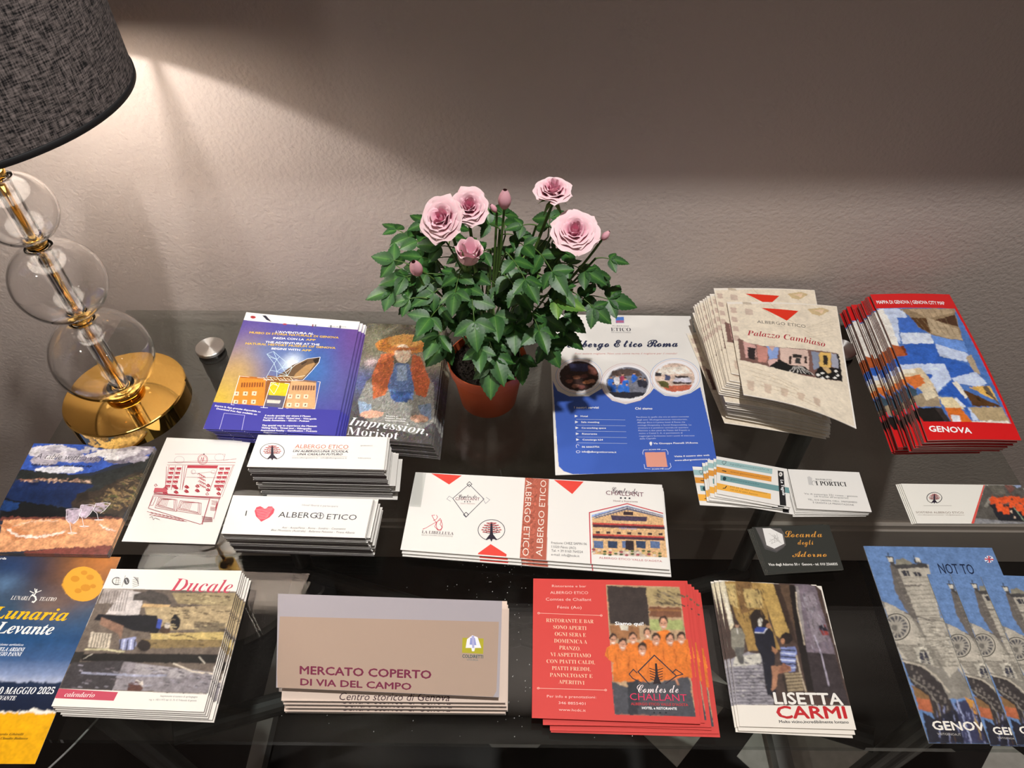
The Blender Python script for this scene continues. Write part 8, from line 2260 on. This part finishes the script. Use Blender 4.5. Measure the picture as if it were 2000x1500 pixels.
# city guides
K_GE = [[395, 416], [540, 415], [522, 208], [387, 208]]
root, Kl, c = printed('city_guide', 'blue city guide with a striped church tower, leftmost and lowest of the four', 'brochure', 'gen1', K_GE, 0.0003, 0.0009, '#6887b6', None, 0.6, 'gloss', (None, photo(0.3, 0.10, 1.2)), True, edge='#c8c6c0', group='blue city guides')
for i, (dx, dy, r) in enumerate(((0.0455, -0.0205, -1.0), (0.070, -0.0205, -1.2), (0.102, -0.024, -0.6))):
    d = dup(root, (c[0] + dx, c[1] + dy + 0.001, 0.0016 + 0.0013 * i), math.radians(r), ('blue city guide second from the left, lying on the lowest one', 'blue city guide third from the left', 'blue city guide rightmost and topmost, cut by the picture edge')[i], 'blue city guides'); d.scale = (0.84, 0.84, 1)
# photography exhibition cards
K_LI = [[221, 370], [331, 364], [321, 218], [212, 220]]
root, Kl, c = printed('exhibition_card', 'photo exhibition card with a street scene topmost of its pile', 'card', 'lisetta', K_LI, 0.0048, 0.0006, '#efe8dc', None, 0.6, 'gloss', (None, photo(0.18, 0.13, 1.0)), True, group='photo exhibition cards')
for i, (dx, dy, r) in enumerate(((-0.0035, 0.001, 1.0), (-0.001, -0.0035, -0.3), (-0.006, 0.0015, 1.6), (-0.002, -0.005, -1.2))):
    dup(root, (c[0] + dx, c[1] + dy, 0.0037 - 0.0011 * i), math.radians(r), ('second photo exhibition card from the top', 'third photo exhibition card from the top', 'second lowest photo exhibition card, sticking out at the left', 'lowest photo exhibition card')[i], 'photo exhibition cards', letters=False)
# red restaurant cards
K_RE = [[19, 369], [183, 367], [175, 221], [16, 225]]
root, Kl, c = printed('restaurant_card', 'coral red restaurant card with a group photo topmost of its pile', 'card', 'red', K_RE, 0.0072, 0.0005, '#d2443e', None, 0.6, 'matte', (None, photo(0.3, 0.10, 1.2)), edge='#d8584e', group='coral red restaurant cards')
for i, (dx, dy, r, dz) in enumerate(((0.004, 0.001, 0.4, 0.0056), (0.009, -0.0035, 1.2, 0.0042), (0.0105, -0.004, 0.0, 0.0028), (0.016, -0.008, 0.9, 0.0015), (0.0175, -0.010, 0.4, 0.0003))):
    dup(root, (c[0] + dx, c[1] + dy, dz), math.radians(r), ('second coral red card from the top', 'third coral red card from the top', 'fourth coral red card from the top', 'second lowest coral red card', 'lowest coral red card, sticking out nearest the table edge')[i], 'coral red restaurant cards', letters=False)
# market leaflets, folded
K_ME = [[-247, 338], [-14, 332], [-15, 236], [-226, 243]]
mer_b = None
root, Kl, c = printed('market_leaflet', 'folded market leaflet with purple capitals and a green logo, topmost', 'leaflet', 'mercato', K_ME, 0.029, 0.0005, '#a29ba0', None, 0.7, 'matte', group='folded market leaflets', edge='#e8e4e0')  # white paper darkened: the shadow falling on this leaflet is put into its colour
def fold_part(root, Kl, drop, name='folded_panel', col='#dcd2cc'):
    """lower panel of the folded leaflet: from the back edge sloping down and forward"""
    A, B, Cc, D = Kl; n = 8; V = []; F = []
    for j in range(n + 1):
        t = j / n
        for e, (p, q) in enumerate(((A, D), (B, Cc))):
            x, y = p * (1 - t) + q * t; V.append((x, y + 0.0015 * math.sin(math.pi * t), -0.0003 - drop * math.sin(t * math.pi / 2) ** 0.9))
    for j in range(n): F.append((2 * j, 2 * j + 1, 2 * j + 3, 2 * j + 2))
    me = mesh(name, V, F, M['matte'], np.tile(hexc(col), (len(V), 1))); o = link(name, me, root); s = o.modifiers.new('thickness', 'SOLIDIFY'); s.thickness = 0.0003; s.offset = -1
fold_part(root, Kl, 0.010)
low = np.array([[-238, 336], [-9, 336], [-9, 234], [-221, 234]])
for i, (dx, dy) in enumerate(((0.0, 0.0), (0.001, -0.0015), (0.002, -0.003), (0.0, -0.0045))):
    kl, cc = quad_map(low); z = 0.0205 - 0.0052 * i
    r = empty('market_leaflet', (cc[0] + dx, cc[1] + dy, z)); tag(r, ('folded market leaflet directly under the topmost one', 'third folded market leaflet from the top', 'second lowest folded market leaflet', 'lowest folded market leaflet')[i], 'leaflet', 'folded market leaflets')
    link('paper_sheet', sheet_mesh(kl, 0.0006, '#e2cdbd', None, '#eae6e2'), r); fold_part(r, kl, 0.0035)
    P, faces = place_text('Centro storico di Genova', 'i', (58, 1.0), (168, 1.0), 7.0); Q = surf(kl, P[:, 0] / 224, P[:, 1] / 102, None); Q[:, 2] += 0.0008
    link('lettering', mesh('lettering', Q, faces, M['matte'], np.tile(hexc('#3a1a2a'), (len(Q), 1))), r)
# programme booklets
K_DU = [[-443, 374], [-299, 373], [-295, 226], [-442, 230]]
root, Kl, c = printed('programme_booklet', 'square programme booklet with a sideways photograph topmost of its pile', 'booklet', 'ducale', K_DU, 0.0105, 0.0016, '#f0ebe2', None, 0.6, 'matte', (None, photo(0.18, 0.13, 1.0)), edge='#8d8480', group='programme booklets')  # dark edge colour stands in for shade on the booklets' sides
for i in range(5):
    dup(root, (c[0] + 0.0022 * (i + 1) * (0.6 if i < 3 else 0.8), c[1] - 0.0012 * (i + 1), 0.0085 - 0.0019 * i), J(0.006), ('second programme booklet from the top', 'third programme booklet from the top', 'fourth programme booklet from the top', 'second lowest programme booklet', 'lowest programme booklet of the square pile')[i], 'programme booklets', letters=False)
# theatre poster hanging over the front edge
K_LU = [[-623, 396], [-445, 395], [-441, 183], [-591, 182]]
printed('theatre_flyer', 'dark blue theatre flyer with an orange moon and yellow torn base', 'flyer', 'lunaria', K_LU, 0.0002, 0.0003, '#1c2c48', None, 0.7, 'gloss', (None, photo(0.5, 0.06, 2.0)), True)
# lamp flex under the glass
V, F = tube(bez((-0.36, 0.34, -0.02), (-0.40, 0.26, -0.03), (-0.43, 0.215, -0.035), 10) + bez((-0.43, 0.215, -0.035), (-0.45, 0.185, -0.04), (-0.56, 0.12, -0.10), 10)[1:] + bez((-0.56, 0.12, -0.10), (-0.66, 0.08, -0.3), (-0.62, 0.25, -0.738), 12)[1:], 0.0011, 8)
o = link('cable', mesh('cable', V, F, M['cable'], smooth=True)); tag(o, 'thin grey cable running under the glass front edge at the left', 'cable')
